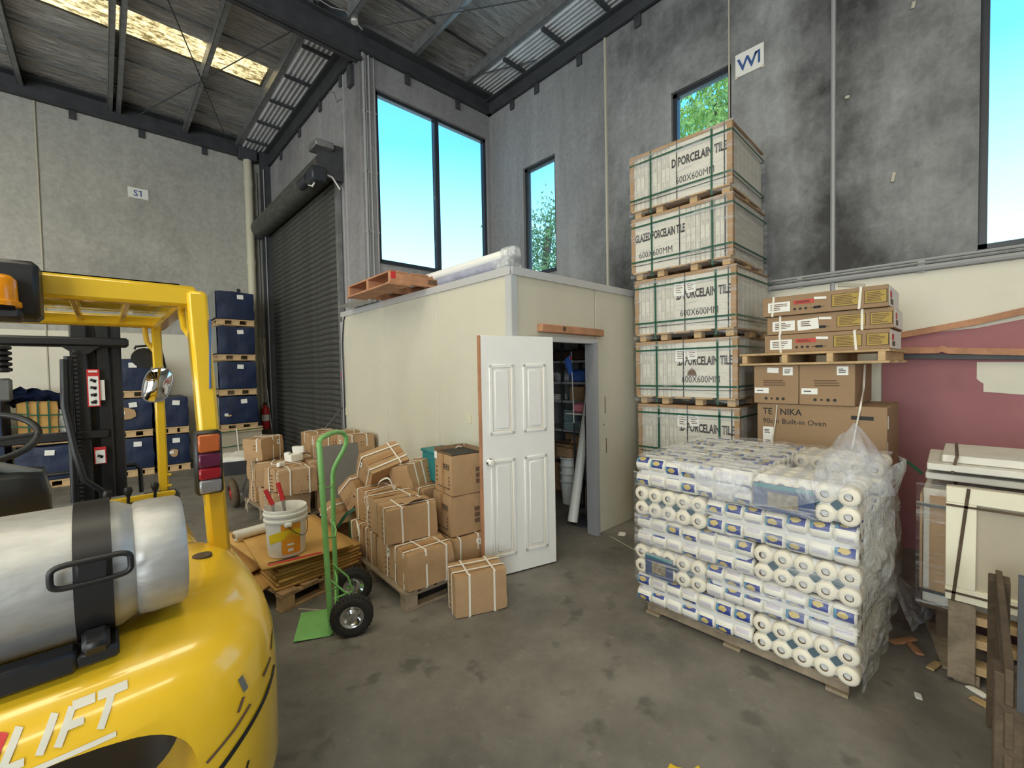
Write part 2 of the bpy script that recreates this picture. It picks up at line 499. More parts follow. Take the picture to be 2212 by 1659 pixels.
class MB:
    def __init__(s):
        s.v = []; s.f = []; s.uv = None
    def add(s, vs, fs):
        n = len(s.v)
        s.v += [tuple(p) for p in vs]
        s.f += [tuple(i + n for i in q) for q in fs]
        return s
    def box(s, c, d, r=None, bev=0.0):
        M = rotm(r); c = Vector(c); hx, hy, hz = d[0] / 2, d[1] / 2, d[2] / 2
        b = min(bev, 0.45 * min(d))
        if b <= 0:
            vs = [M @ Vector((x * hx, y * hy, z * hz)) + c for x in (-1, 1) for y in (-1, 1) for z in (-1, 1)]
            return s.add(vs, [(0, 1, 3, 2), (4, 6, 7, 5), (0, 4, 5, 1), (2, 3, 7, 6), (0, 2, 6, 4), (1, 5, 7, 3)])
        vs = []; idx = {}
        for x in (-1, 1):
            for y in (-1, 1):
                for z in (-1, 1):
                    for k in range(3):
                        p = [x * (hx - b), y * (hy - b), z * (hz - b)]
                        p[k] += (x, y, z)[k] * b
                        idx[(x, y, z, k)] = len(vs)
                        vs.append(M @ Vector(p) + c)
        fs = []
        for k in range(3):
            a, bb = [(1, 2), (2, 0), (0, 1)][k]
            for sg in (-1, 1):
                q = []
                for (i, j) in ((-1, -1), (1, -1), (1, 1), (-1, 1)):
                    t = [0, 0, 0]; t[k] = sg; t[a] = i; t[bb] = j
                    q.append(idx[(*t, k)])
                fs.append(tuple(q if sg > 0 else q[::-1]))
        for k in range(3):          # edges along axis k
            a, bb = [(1, 2), (2, 0), (0, 1)][k]
            for i in (-1, 1):
                for j in (-1, 1):
                    t0 = [0, 0, 0]; t1 = [0, 0, 0]
                    t0[k] = -1; t1[k] = 1
                    for t in (t0, t1): t[a] = i; t[bb] = j
                    q = [idx[(*t0, a)], idx[(*t1, a)], idx[(*t1, bb)], idx[(*t0, bb)]]
                    fs.append(tuple(q if i * j < 0 else q[::-1]))
        for x in (-1, 1):
            for y in (-1, 1):
                for z in (-1, 1):
                    q = [idx[(x, y, z, k)] for k in range(3)]
                    fs.append(tuple(q if x * y * z > 0 else q[::-1]))
        return s.add(vs, fs)
    def cyl(s, p0, p1, r, r1=None, n=16, caps=True):
        p0 = Vector(p0); p1 = Vector(p1); r1 = r if r1 is None else r1
        d = (p1 - p0).normalized()
        a = d.orthogonal().normalized(); b = d.cross(a)
        vs = []
        for (p, rr) in ((p0, r), (p1, r1)):
            for i in range(n):
                t = 2 * math.pi * i / n
                vs.append(p + (a * math.cos(t) + b * math.sin(t)) * rr)
        fs = [(i, (i + 1) % n, n + (i + 1) % n, n + i) for i in range(n)]
        if caps:
            fs.append(tuple(range(n - 1, -1, -1))); fs.append(tuple(range(n, 2 * n)))
        return s.add(vs, fs)
    def tube(s, pts, r, n=8, closed=False, flat=None, upv=None):
        """sweep along a path; flat=(w,t) gives a ribbon with its wide side along upv"""
        P = [Vector(p) for p in pts]; m = len(P)
        vs = []; fs = []
        prev = None
        for i, p in enumerate(P):
            if closed: d = (P[(i + 1) % m] - P[i - 1])
            else: d = P[min(i + 1, m - 1)] - P[max(i - 1, 0)]
            d = d.normalized() if d.length > 1e-9 else Vector((0, 0, 1))
            if upv is not None:
                a = Vector(upv); a = (a - d * a.dot(d)).normalized()
            elif prev is None: a = d.orthogonal().normalized()
            else:
                a = prev - d * prev.dot(d)
                a = a.normalized() if a.length > 1e-6 else d.orthogonal().normalized()
            prev = a; b = d.cross(a)
            if flat:
                w, t = flat[0] / 2, flat[1] / 2
                ring = [a * w + b * t, a * w - b * t, -a * w - b * t, -a * w + b * t]
                vs += [p + q for q in ring]
            else:
                vs += [p + (a * math.cos(2 * math.pi * k / n) + b * math.sin(2 * math.pi * k / n)) * r for k in range(n)]
        n = 4 if flat else n
        for i in range(m if closed else m - 1):
            j = (i + 1) % m
            fs += [(i * n + k, i * n + (k + 1) % n, j * n + (k + 1) % n, j * n + k) for k in range(n)]
        if not closed:
            fs.append(tuple(range(n - 1, -1, -1))); fs.append(tuple((m - 1) * n + k for k in range(n)))
        return s.add(vs, fs)
    def lathe(s, prof, n=24, o=(0, 0, 0), axis=(0, 0, 1)):
        """prof: (radius, height) pairs; radius 0 closes"""
        d = Vector(axis).normalized(); a = d.orthogonal().normalized(); b = d.cross(a); o = Vector(o)
        vs = []; rows = []
        for (r, h) in prof:
            if r <= 1e-6:
                rows.append([len(vs)]); vs.append(o + d * h)
            else:
                rows.append(list(range(len(vs), len(vs) + n)))
                vs += [o + d * h + (a * math.cos(2 * math.pi * k / n) + b * math.sin(2 * math.pi * k / n)) * r for k in range(n)]
        fs = []
        for q, w in zip(rows, rows[1:]):
            for k in range(n):
                k2 = (k + 1) % n
                if len(q) == 1 and len(w) == 1: continue
                if len(q) == 1: fs.append((q[0], w[k2], w[k])[::-1])
                elif len(w) == 1: fs.append((q[k], q[k2], w[0]))
                else: fs.append((q[k], q[k2], w[k2], w[k]))
        return s.add(vs, fs)
    def prism(s, poly, f0, f1):
        """poly: 2-D points; f0/f1 map a point to 3-D for the two ends"""
        n = len(poly)
        vs = [f0(*p) for p in poly] + [f1(*p) for p in poly]
        fs = [tuple(range(n - 1, -1, -1)), tuple(range(n, 2 * n))] + [(i, (i + 1) % n, n + (i + 1) % n, n + i) for i in range(n)]
        return s.add(vs, fs)
    def grid(s, nu, nv, fn):
        vs = [fn(i / nu, j / nv) for i in range(nu + 1) for j in range(nv + 1)]
        fs = [(i * (nv + 1) + j, (i + 1) * (nv + 1) + j, (i + 1) * (nv + 1) + j + 1, i * (nv + 1) + j + 1) for i in range(nu) for j in range(nv)]
        return s.add(vs, fs)
    def mesh(s, name, m, smooth=40):
        me = bpy.data.meshes.new(name)
        me.from_pydata(s.v, [], s.f)
        if m: me.materials.append(MATS[m] if isinstance(m, str) else m)
        if smooth:
            me.shade_smooth()
            me.set_sharp_from_angle(angle=R(smooth))
        me.update()
        return me
    def obj(s, name, m, parent=None, loc=(0, 0, 0), rot=(0, 0, 0), smooth=40, fix=False):
        me = s.mesh(name, m, smooth)
        if fix:
            bm = bmesh.new(); bm.from_mesh(me); bmesh.ops.recalc_face_normals(bm, faces=bm.faces); bm.to_mesh(me); bm.free()
        return link(name, me, parent, loc, rot)

def link(name, me, parent=None, loc=(0, 0, 0), rot=(0, 0, 0)):
    ob = bpy.data.objects.new(name, me)
    ob.location = loc
    ob.rotation_euler = tuple(R(a) for a in rot) if not isinstance(rot, Euler) else rot
    if parent: ob.parent = parent
    COL.objects.link(ob)
    return ob

CACHE = {}
def bx(name, m, parent, c, d, rot=(0, 0, 0), bev=0.0):
    """one box-shaped piece; alike pieces share their mesh"""
    k = (name, m, tuple(round(x, 4) for x in d), bev)
    if k not in CACHE:
        CACHE[k] = MB().box((0, 0, 0), d, None, bev).mesh(name, m, 30)
    return link(name, CACHE[k], parent, c, rot)

def tag(o, label, cat=None, group=None, kind=None):
    o['label'] = label
    if cat: o['category'] = cat
    if group: o['group'] = group
    if kind: o['kind'] = kind
    return o

def thing(name, label, cat, loc=(0, 0, 0), rot=(0, 0, 0), group=None, kind=None):
    o = bpy.data.objects.new(name, None)
    o.empty_display_size = 0.1
    o.location = loc
    o.rotation_euler = tuple(R(a) for a in rot)
    COL.objects.link(o)
    return tag(o, label, cat, group, kind)

TXT = {}
def text(s, size, m, parent, loc, rot, bold=0.0, name='printed_text', shear=0.0, sx=1.0, align='LEFT', fit=None):
    k = (s, size, m, bold, shear, align)
    if k not in TXT:
        c = bpy.data.curves.new('t', 'FONT')
        c.body = s; c.size = size; c.extrude = 0.0006; c.offset = bold; c.shear = shear; c.resolution_u = 2
        c.align_x = align
        o = bpy.data.objects.new('t', c)
        COL.objects.link(o)
        bpy.context.view_layer.update()
        me = bpy.data.meshes.new_from_object(o.evaluated_get(bpy.context.evaluated_depsgraph_get()))
        bpy.data.objects.remove(o)
        me.materials.clear(); me.materials.append(MATS[m]); me.name = name
        TXT[k] = me
    ob = link(name, TXT[k], parent, loc, rot)
    if fit:
        xs = [v.co.x for v in TXT[k].vertices]
        sx = fit / (max(xs) - min(xs))
    ob.scale = (sx, 1, 1)
    return ob
FACE_X = (90, 0, -90)     # reads when looking along +X
FACE_Y = (90, 0, 0)       # reads when looking along +Y

rnd = random.Random(7)
def nz3(x, y, z): return noise.noise(Vector((x, y, z)))

# ------------------------------------------------------------------ the building
XW, YW, XR, YS = 5.5, 6.35, 2.95, 11.4      # right wall, window wall, roller-door wall, left wall
X0, Y0 = -10.6, -6.0                         # the walls behind the camera
ZT = 7.3

fl = MB()
fl.box(((X0 + XW) / 2, (Y0 + YW) / 2, -0.1), (XW - X0, YW - Y0, 0.2)).box(((X0 + XR) / 2, (YW + YS) / 2, -0.1), (XR - X0, YS - YW, 0.2))
floor = fl.obj('floor', 'floor', smooth=0)
tag(floor, 'dusty stained grey concrete floor of the warehouse', 'floor', kind='structure')
# saw-cut joints and pale dust lines
for (a, b) in (((1.0, 3.45), (1.16, 3.25)), ((3.79, 2.58), (3.55, 1.9))):
    MB().tube([(a[0], a[1], 0.001), (b[0], b[1], 0.001)], 0, flat=(0.012, 0.002), upv=(0.7, 0.7, 0)).obj('floor_joint', 'mortar_pale', floor)

def wall(name, label, axis, c0, c1, a0, a1, z0, z1, holes, m):
    """thick wall between c0..c1 on one axis with rectangular openings (a,b,za,zb)"""
    As = sorted({a0, a1, *[h[0] for h in holes], *[h[1] for h in holes]})
    Zs = sorted({z0, z1, *[h[2] for h in holes], *[h[3] for h in holes]})
    mb = MB()
    for i in range(len(As) - 1):
        j = 0
        while j < len(Zs) - 1:
            ca, cz = (As[i] + As[i + 1]) / 2, (Zs[j] + Zs[j + 1]) / 2
            if any(h[0] < ca < h[1] and h[2] < cz < h[3] for h in holes):
                j += 1; continue
            k = j
            while k + 1 < len(Zs) - 1 and not any(h[0] < ca < h[1] and h[2] < (Zs[k + 1] + Zs[k + 2]) / 2 < h[3] for h in holes):
                k += 1
            za, zb = Zs[j], Zs[k + 1]
            ctr = ((c0 + c1) / 2, ca, (za + zb) / 2) if axis == 0 else (ca, (c0 + c1) / 2, (za + zb) / 2)
            dim = (c1 - c0, As[i + 1] - As[i], zb - za) if axis == 0 else (As[i + 1] - As[i], c1 - c0, zb - za)
            mb.box(ctr, dim)
            j = k + 1
    o = mb.obj(name, m, smooth=0)
    return tag(o, label, 'wall', kind='structure')

w_left = wall('wall_left', 'grey concrete wall with cream lower band behind blue pallets', 1, YS, YS + 0.18, X0, XR + 0.2, 0, ZT, [], 'concrete_left')
w_door = wall('wall_door', 'grey concrete wall around the tall roller door', 0, XR, XR + 0.2, YW + 0.2, YS, 0, ZT, [(7.2, 11.12, -1, 4.95)], 'concrete_mid')
w_back = wall('wall_back', 'grey concrete wall around the large two-pane window', 1, YW, YW + 0.2, XR, XW + 0.2, 0, ZT, [(3.2, 5.43, 3.48, 6.12)], 'concrete_mid')
HW = [(4.74, 5.48, 3.40, 5.28), (2.0, 2.74, 3.40, 5.30), (-2.6, 0.0, 2.70, 6.1)]
w_right = wall('wall_right', 'dark stained concrete wall with tall windows on the right', 0, XW, XW + 0.2, Y0, YW, 0, ZT, HW, 'concrete_right')
w_rear = wall('wall_rear', 'concrete wall behind the camera with an opening added for fill light', 1, Y0 - 0.2, Y0, X0, XW, 0, ZT, [(-9.2, -4.0, -1, 5.0)], 'concrete_left')
w_far = wall('wall_side', 'concrete wall far left with an opening added for fill light', 0, X0 - 0.2, X0, Y0, YS, 0, ZT, [(-1.1, 4.1, -1, 5.0)], 'concrete_left')

# cream painted bands
MB().box(((X0 + XR) / 2, YS - 0.004, 1.315), (XR - X0, 0.008, 2.63)).obj('painted_band', 'paint_band', w_left, smooth=0)
MB().box((XW - 0.004, (Y0 + 2.7) / 2, 1.29), (0.008, 2.7 - Y0, 2.58)).obj('painted_band', 'paint_band', w_right, smooth=0)
# panel joints
for x in (-0.72, -3.9, -7.1):
    MB().tube([(x, YS - 0.008, 0), (x, YS - 0.008, 6.7)], 0.016, n=6).obj('panel_joint', 'mortar_pale', w_left)
for y, z0 in ((3.74, 2.4), (1.015, 1.5), (-2.7, 0), (2.02, 2.62)):
    r = 0.022 if y != 2.02 else 0.010
    MB().tube([(XW - 0.008, y, z0), (XW - 0.008, y, 6.62)], r, n=6).obj('panel_joint', 'conduit' if y == 1.015 else 'mortar_pale', w_right)
MB().tube([(XR - 0.004, 6.94, 0), (XR - 0.004, 6.94, 6.6)], 0.012, n=6).obj('conduit_pipe', 'conduit', w_door)
MB().tube([(XR - 0.004, 7.06, 0), (XR - 0.004, 7.06, 4.75), (XR - 0.02, 7.1, 4.8)], 0.012, n=6).obj('conduit_pipe', 'conduit', w_door)
# conduits up the corner of the window wall
for x, r in ((3.00, 0.018), (3.035, 0.012), (3.09, 0.014), (3.175, 0.009)):
    mb = MB().tube([(x, YW - r, 0), (x, YW - r, 6.62)], r, n=6)
    for z in (1.2, 2.6, 3.6, 4.5, 5.4):
        mb.box((x, YW - 0.012, z + x * 0.1), (r * 2 + 0.02, 0.022, 0.03))
    mb.obj('conduit_pipe', 'conduit', w_back)
# horizontal conduits above the cream band on the right wall
for z, r, m, y1 in ((2.61, 0.028, 'conduit', 2.2), (2.655, 0.016, 'steel_galv', 2.2), (2.685, 0.014, 'conduit', 1.6)):
    mb = MB().tube([(XW - r - 0.01, Y0 + 0.4, z - 0.01), (XW - r - 0.01, y1, z)], r, n=8)
    for y in (-2.2, -0.6, 0.35, 1.3):
        mb.box((XW - 0.02, y, z - 0.02), (0.03, 0.05, 0.04))
    mb.obj('conduit_pipe', m, w_right)
# chipped fixing scars
for (y, z, w, h) in ((0.86, 2.535, 0.22, 0.035), (0.42, 5.0, 0.03, 0.06), (0.55, 3.5, 0.03, 0.09), (0.9, 4.4, 0.04, 0.03)):
    MB().box((XW - 0.012, y, z), (0.014, w, h), (10, 0, 0), 0.005).obj('patch', 'mortar_pale', w_right)

# mauve painted lower wall, torn board edges and timber strips on the right wall
poly = [(0.62, 0.0), (0.62, 1.995), (0.47, 2.005), (0.25, 2.02), (0.0, 2.035), (-0.25, 2.085), (-0.6, 2.12), (-1.4, 2.2), (-4.0, 2.2), (-4.0, 0)]
MB().prism(poly, lambda y, z: (XW - 0.022, y, z), lambda y, z: (XW - 0.008, y, z)).obj('painted_board', 'mauve', w_right, smooth=0, fix=True)
patch = [(-0.005, 1.745), (-0.005, 1.60), (-0.025, 1.575), (-0.045, 1.56), (-0.045, 1.49), (-0.6, 1.44), (-0.6, 1.73)]
MB().prism(patch, lambda y, z: (XW - 0.027, y, z), lambda y, z: (XW - 0.022, y, z)).obj('bare_patch', 'paint_band', w_right, smooth=0, fix=True)
def strip(name, pts, w, t, m):
    MB().tube(pts, 0, flat=(w, t), upv=(0, 0, 1)).obj(name, m, w_right, smooth=0)
strip('timber_strip', [(XW - 0.04, 0.64, 1.985), (XW - 0.04, 0.35, 2.03), (XW - 0.04, 0.0, 2.09), (XW - 0.04, -0.3, 2.16), (XW - 0.04, -1.2, 2.36)], 0.055, 0.03, 'timber_red')
strip('timber_strip', [(XW - 0.06, 0.62, 1.87), (XW - 0.06, 0.24, 1.855), (XW - 0.06, 0.205, 1.868), (XW - 0.06, 0.17, 1.85), (XW - 0.06, -0.3, 1.815), (XW - 0.06, -1.5, 1.75)], 0.055, 0.07, 'timber_red')
strip('steel_angle', [(XW - 0.05, 0.62, 1.815), (XW - 0.05, -0.3, 1.775), (XW - 0.05, -1.5, 1.70)], 0.04, 0.05, 'steel_dark')

# signs
def sign(name, label, words, loc, rot, w, h, size, tilt, bold=0.004):
    t = thing(name, label, 'sign', loc, rot)
    MB().box((0, 0, 0), (w, h, 0.006), (0, 0, 0), 0.001).obj('board', 'paper', t)
    text(words[0], size, 'ink_blue', t, (w * (-0.42 if words[0] == 'W' else -0.24), -size * 0.36, 0.0038), (0, 0, 0), bold, 'sign_lettering')
    ox, hh, ww = (w * 0.38 if words[0] == 'W' else w * 0.17), size * 0.72, size * 0.12
    poly = [(0, 0), (0, hh), (-ww, hh), (-ww * 2.3, hh * 0.84), (-ww * 2.3, hh * 0.70), (-ww, hh * 0.82), (-ww, 0)]
    MB().prism(poly, lambda a, b: (ox + a, -size * 0.36 + b, 0.0032), lambda a, b: (ox + a, -size * 0.36 + b, 0.0044)).obj('sign_lettering', 'ink_blue', t, smooth=0, fix=True)
    for s in (-1, 1):
        MB().box((s * w * 0.46, -h * 0.5, 0.003), (0.03, 0.03, 0.003)).obj('tape', 'pvc_cream', t)
    return t
s1 = sign('bay_sign', 'white S1 sign high on the left concrete wall', 'S1', (0.63, YS - 0.006, 5.40), (90, 0, 0), 0.31, 0.20, 0.165, 0, 0.002)
w1 = sign('bay_sign', 'white W1 sign beside the high window on right wall', 'W1', (XW - 0.008, 1.80, 5.225), FACE_X, 0.30, 0.26, 0.20, 0)

# downpipe in the left corner, small fixings
dp = thing('downpipe', 'cream plastic downpipe running down the left wall corner', 'pipe', (2.54, YS - 0.13, 0))
MB().tube([(0, 0, 0.0), (0, 0, 6.35), (0, 0.02, 6.5), (0, 0.03, 6.7)], 0.085, n=16).obj('pipe', 'pvc_cream', dp)
for z in (1.9, 4.25, 6.0):
    MB().cyl((0, 0, z), (0, 0, z + 0.12), 0.095, n=16).obj('collar', 'pvc_cream', dp)
MB().box((0, 0.02, 6.72), (0.36, 0.16, 0.25), None, 0.01).obj('rain_head', 'steel_dark', dp)
MB().box((2.28, YS - 0.02, 3.66), (0.06, 0.03, 0.09), None, 0.01).obj('wall_socket', 'frame_black', w_left)
# steel column and channels in the corner beside the roller door
MB().box((2.86, YS - 0.14, 3.4), (0.18, 0.02, 6.8)).box((2.86, YS - 0.30, 3.4), (0.18, 0.02, 6.8)).box((2.88, YS - 0.22, 3.4), (0.02, 0.16, 6.8)).obj('steel_column', 'steel_dark', w_door, smooth=0)
for x, y in ((2.72, YS - 0.05), (2.80, YS - 0.33)):
    MB().tube([(x, y, 0), (x, y, 6.4)], 0.012, n=6).obj('conduit_pipe', 'conduit', w_left)

# ---- roller door
rd = thing('door_2', 'tall dark grey steel roller door with horizontal slats', 'door', (XR - 0.02, 7.2, 0), kind='structure')
pitch, nsl = 0.098, 52
prof = [(0.0, 0.0), (-0.012, 0.010), (-0.022, 0.028), (-0.024, 0.049), (-0.022, 0.070), (-0.012, 0.088), (0.0, 0.098)]
sl = MB()
sl.grid(len(prof) - 1, 1, lambda u, v: (prof[round(u * (len(prof) - 1))][0], v * 3.9, prof[round(u * (len(prof) - 1))][1]))
slm = sl.mesh('slat', 'roller_steel', 60)
for i in range(nsl):
    link('slat', slm, rd, (0, 0.02, i * pitch))
MB().cyl((-0.20, -0.12, 5.08), (-0.20, 4.0, 5.08), 0.20, n=24).obj('drum', 'roller_steel', rd)
MB().box((-0.03, -0.02, 2.5), (0.07, 0.09, 5.0)).obj('guide', 'steel_galv', rd, smooth=0)
MB().box((-0.03, 3.95, 2.5), (0.07, 0.09, 5.0)).obj('guide', 'steel_galv', rd, smooth=0)
MB().box((-0.18, -0.16, 5.12), (0.40, 0.02, 0.55)).obj('bracket', 'steel_dark', rd, smooth=0)
MB().box((-0.18, 4.04, 5.12), (0.40, 0.02, 0.50)).obj('bracket', 'steel_dark', rd, smooth=0)
MB().box((-0.30, -0.10, 5.32), (0.28, 0.34, 0.10), None, 0.01).obj('cover', 'steel_galv', rd)
MB().cyl((-0.44, 0.05, 4.86), (-0.44, 0.42, 4.86), 0.085, n=16).box((-0.40, -0.12, 4.84), (0.22, 0.30, 0.22), None, 0.02).obj('motor', 'frame_black', rd)
MB().tube([(-0.42, 0.35, 4.98), (-0.36, 0.1, 5.02), (-0.30, -0.12, 4.92), (-0.18, -0.2, 4.86), (-0.06, -0.2, 4.7)], 0.014, n=6).obj('cable', 'plastic_white', rd)
MB().tube([(-0.44, 0.05, 4.98), (-0.46, 0.10, 4.88), (-0.46, 0.04, 4.74), (-0.45, -0.10, 4.68), (-0.42, -0.14, 4.76)], 0.014, n=6).obj('cable', 'plastic_white', rd)

# ---- windows
def window(n, label, axis, c, a0, a1, z0, z1, mull=(), sgn=1):
    """frame recessed in the wall opening; axis 0 = in the right wall, 1 = in the window wall"""
    t = thing('window_%d' % n, label, 'window', (c, (a0 + a1) / 2, z0) if axis == 0 else ((a0 + a1) / 2, c, z0), kind='structure')
    W, H = a1 - a0, z1 - z0
    def P(a, d, z): return (d, a, z) if axis == 0 else (a, d, z)
    fr = 0.055
    for (a, z, wa, hz) in ((0, fr / 2, W, fr), (0, H - fr / 2, W, fr), (-W / 2 + fr / 2, H / 2, fr, H), (W / 2 - fr / 2, H / 2, fr, H)):
        MB().box(P(a, 0.09, z), P(wa, 0.08, hz)).obj('window_frame', 'frame_black', t, smooth=0)
    for a in mull:
        MB().box(P(a - (a0 + a1) / 2, 0.09, H / 2), P(0.075, 0.10, H)).obj('mullion', 'frame_black', t, smooth=0)
    xs = [-W / 2] + [a - (a0 + a1) / 2 for a in mull] + [W / 2]
    for i in range(len(xs) - 1):
        MB().box(P((xs[i] + xs[i + 1]) / 2, 0.09, H / 2), P(xs[i + 1] - xs[i] - 0.08, 0.006, H - 0.1)).obj('pane', 'glass', t, smooth=0)
    MB().box(P(0, 0.02, -0.012), P(W + 0.02, 0.10, 0.024)).obj('window_sill', 'frame_black', t, smooth=0)
    return t
window(1, 'large two-pane window with black frame above the store room', 1, YW, 3.2, 5.43, 3.48, 6.12, (4.33,))
window(2, 'narrow tall window with black frame near the corner', 0, XW, 4.74, 5.48, 3.40, 5.28)
window(3, 'narrow high window behind the top of the tile stack', 0, XW, 2.0, 2.74, 3.40, 5.30)
window(4, 'large bright window at the right edge of the photo', 0, XW, -2.6, 0.0, 2.70, 6.1, (-1.3,))
area('sky_portal', (4.31, YW + 0.25, 4.8), (R(90), 0, R(180)), 2.3, 2.7, 1, (1, 1, 1), True)
area('sky_portal', (XW + 0.25, 5.11, 4.34), (R(90), 0, R(90)), 0.8, 1.95, 1, (1, 1, 1), True)
area('sky_portal', (XW + 0.25, 2.37, 4.35), (R(90), 0, R(90)), 0.8, 1.95, 1, (1, 1, 1), True)
area('sky_portal', (XW + 0.25, -1.3, 4.4), (R(90), 0, R(90)), 2.7, 3.5, 1, (1, 1, 1), True)

# ---- roof
roof = MB()
roof.box(((X0 + XW) / 2, (Y0 + YW) / 2, 7.38), (XW - X0 + 0.4, YW - Y0 + 0.4, 0.06))
roof.box(((X0 + XR) / 2, (YW + YS) / 2 + 0.2, 7.38), (XR - X0 + 0.4, YS - YW, 0.06))
ceil = roof.obj('ceiling', 'corrugated', smooth=0)
tag(ceil, 'steel framed warehouse roof with foil insulation and skylights', 'ceiling', kind='structure')
ZI = 7.06
SKY = [(8.40, 9.05), (1.2, 1.9), (-3.0, -2.3), (4.1, 4.7)]
def foil(x0, x1, y0, y1):
    nx, ny = max(2, int((x1 - x0) / 0.3)), max(2, int((y1 - y0) / 0.12))
    MB().grid(nx, ny, lambda u, v: (x0 + u * (x1 - x0), y0 + v * (y1 - y0), ZI - 0.015 + 0.02 * nz3((x0 + u * (x1 - x0)) * 1.3, (y0 + v * (y1 - y0)) * 5, 0))).obj('insulation_sheet', 'foil', ceil, smooth=80)
foil(-2.2, 2.42, YW, 8.40); foil(X0, -2.2, YW, 7.0); foil(X0, -2.2, 7.6, 8.40); foil(X0, 2.42, 9.05, YS)
foil(2.30, 2.42, 8.40, 9.05)
foil(X0, 5.0, 4.75, YW); foil(X0, 5.0, 1.9, 4.1); foil(X0, 5.0, -2.3, 1.2); foil(X0, 5.0, Y0, -3.0)
foil(2.6, 5.0, 1.2, 1.9); foil(2.6, 5.0, -3.0, -2.3); foil(-1.2, 5.0, 4.1, 4.75)
def skylight(x0, x1, y0, y1, m='skylight'):
    n = 60 if m != 'skylight' else 2
    k = 7
    MB().grid(1, n, lambda u, v: (x0 + u * (x1 - x0), y0 + v * (y1 - y0), ZI + 0.03 + (0.02 * math.sin(v * k * 2 * math.pi) if n > 2 else 0))).obj('skylight_sheet', m, ceil, smooth=80)
skylight(X0 + 0.1, 2.28, 8.40, 9.05, 'skylight_litter')
skylight(X0 + 0.1, -2.2, 7.0, 7.6)  # unseen strip added to brighten the left wall
skylight(X0 + 0.1, 2.6, 1.2, 1.9)  # unseen strips from here down, added to light the near bay
skylight(X0 + 0.1, 2.6, -3.0, -2.3)
skylight(X0 + 0.1, -1.2, 4.1, 4.75)
# corrugated soffit strips beside the outer walls
def soffit(x0, x1, y0, y1, z, k):
    MB().grid(k * 6, 1, lambda u, v: (x0 + u * (x1 - x0), y0 + v * (y1 - y0), z + 0.018 * math.sin(u * k * 2 * math.pi))).obj('corrugated_sheet', 'corrugated', ceil, smooth=80)
soffit(2.41, 2.93, YW, YS, 6.855, 7)
soffit(4.93, 5.44, Y0, YW, 6.855, 7)
for y in (7.15, 8.05, 8.95, 9.85, 10.75):
    bx('cross_rail', 'steel_dark', ceil, (2.67, y, 6.815), (0.52, 0.05, 0.04))
for y in (6.15, 5.3, 4.45, 3.6, 2.75, 1.9):
    bx('cross_rail', 'steel_dark', ceil, (5.18, y, 6.815), (0.50, 0.06, 0.04))
# purlins (C sections)
def purlin(x, y0, y1, z=6.85):
    k = ('purlin', round(y1 - y0, 3))
    if k not in CACHE:
        L = y1 - y0
        CACHE[k] = MB().box((0, L / 2, 0.1), (0.012, L, 0.2)).box((0.03, L / 2, 0.006), (0.07, L, 0.012)).box((0.03, L / 2, 0.194), (0.07, L, 0.012)).box((0.062, L / 2, 0.018), (0.008, L, 0.03)).mesh('purlin', 'steel_galv', 0)
    link('purlin', CACHE[k], ceil, (x, y0, z))
for x in (-5.6, -4.4, -3.2, -2.05, -0.90, 0.24, 0.36, 1.40, 2.34):
    purlin(x, YW + 0.1, YS - 0.02)
for x in (-5.6, -4.4, -3.2, -2.05, -0.90, 0.24, 1.40, 2.75, 3.82, 4.86):
    purlin(x, Y0 + 0.1, YW - 0.1)
for y in (7.95, 9.62, 10.55):
    bx('bridging_rail', 'steel_galv', ceil, (-1.6, y, 6.98), (7.9, 0.035, 0.035))
bx('bridging_rail', 'steel_dark', ceil, (2.8, 5.6, 6.98), (4.0, 0.03, 0.03))
# brace rods
for a, b in (((0.45, 6.5), (2.16, 11.2)), ((2.35, 6.6), (0.65, 11.2)), ((3.0, 6.2), (5.2, 3.2)), ((4.7, 6.2), (5.35, 5.0))):
    MB().tube([(a[0], a[1], 6.83), (b[0], b[1], 6.83)], 0.009, n=6).obj('brace_rod', 'steel_dark', ceil)
# rafter over the line of the window wall and beams along the wall tops
def ibeam(p, q, w, h, m='steel_dark'):
    p, q = Vector(p), Vector(q); d = (q - p); L = d.length
    ax = 0 if abs(d.x) > abs(d.y) else 1
    c = (p + q) / 2
    mb = MB()
    for dz, ww, hh in ((h - 0.01, w, 0.02), (0.01, w, 0.02), (h / 2, 0.014, h)):
        mb.box((0, 0, dz), (L, ww, hh) if ax == 0 else (ww, L, hh))
    return mb.obj('rafter_beam', m, ceil, tuple(c), smooth=0)
ibeam((X0, YW + 0.0, 6.42), (XR + 0.02, YW + 0.0, 6.42), 0.17, 0.42)
def wallbeam(parent, p, q, depth, h, cleats, nrm):
    p, q = Vector(p), Vector(q); d = q - p
    ax = 0 if abs(d.x) > abs(d.y) else 1
    c = (p + q) / 2
    L = d.length
    MB().box((0, 0, h / 2), (L, 0.02, h) if ax == 0 else (0.02, L, h)).box((nrm[0] * depth / 2, nrm[1] * depth / 2, h - 0.01), (L, depth, 0.02) if ax == 0 else (depth, L, 0.02)).box((nrm[0] * depth / 4, nrm[1] * depth / 4, 0.01), (L, depth / 2, 0.02) if ax == 0 else (depth / 2, L, 0.02)).obj('eaves_beam', 'steel_dark', parent, tuple(c), smooth=0)
    for s in cleats:
        pos = (s, p.y, p.z - 0.07) if ax == 0 else (p.x, s, p.z - 0.07)
        bx('cleat', 'steel_dark', parent, pos, (0.09, 0.03, 0.16) if ax == 0 else (0.03, 0.09, 0.16))
wallbeam(w_left, (X0, YS - 0.02, 6.66), (XR, YS - 0.02, 6.66), 0.2, 0.34, (-1.3, -0.25, 0.72, 1.75, -3, -5), (0, -1))
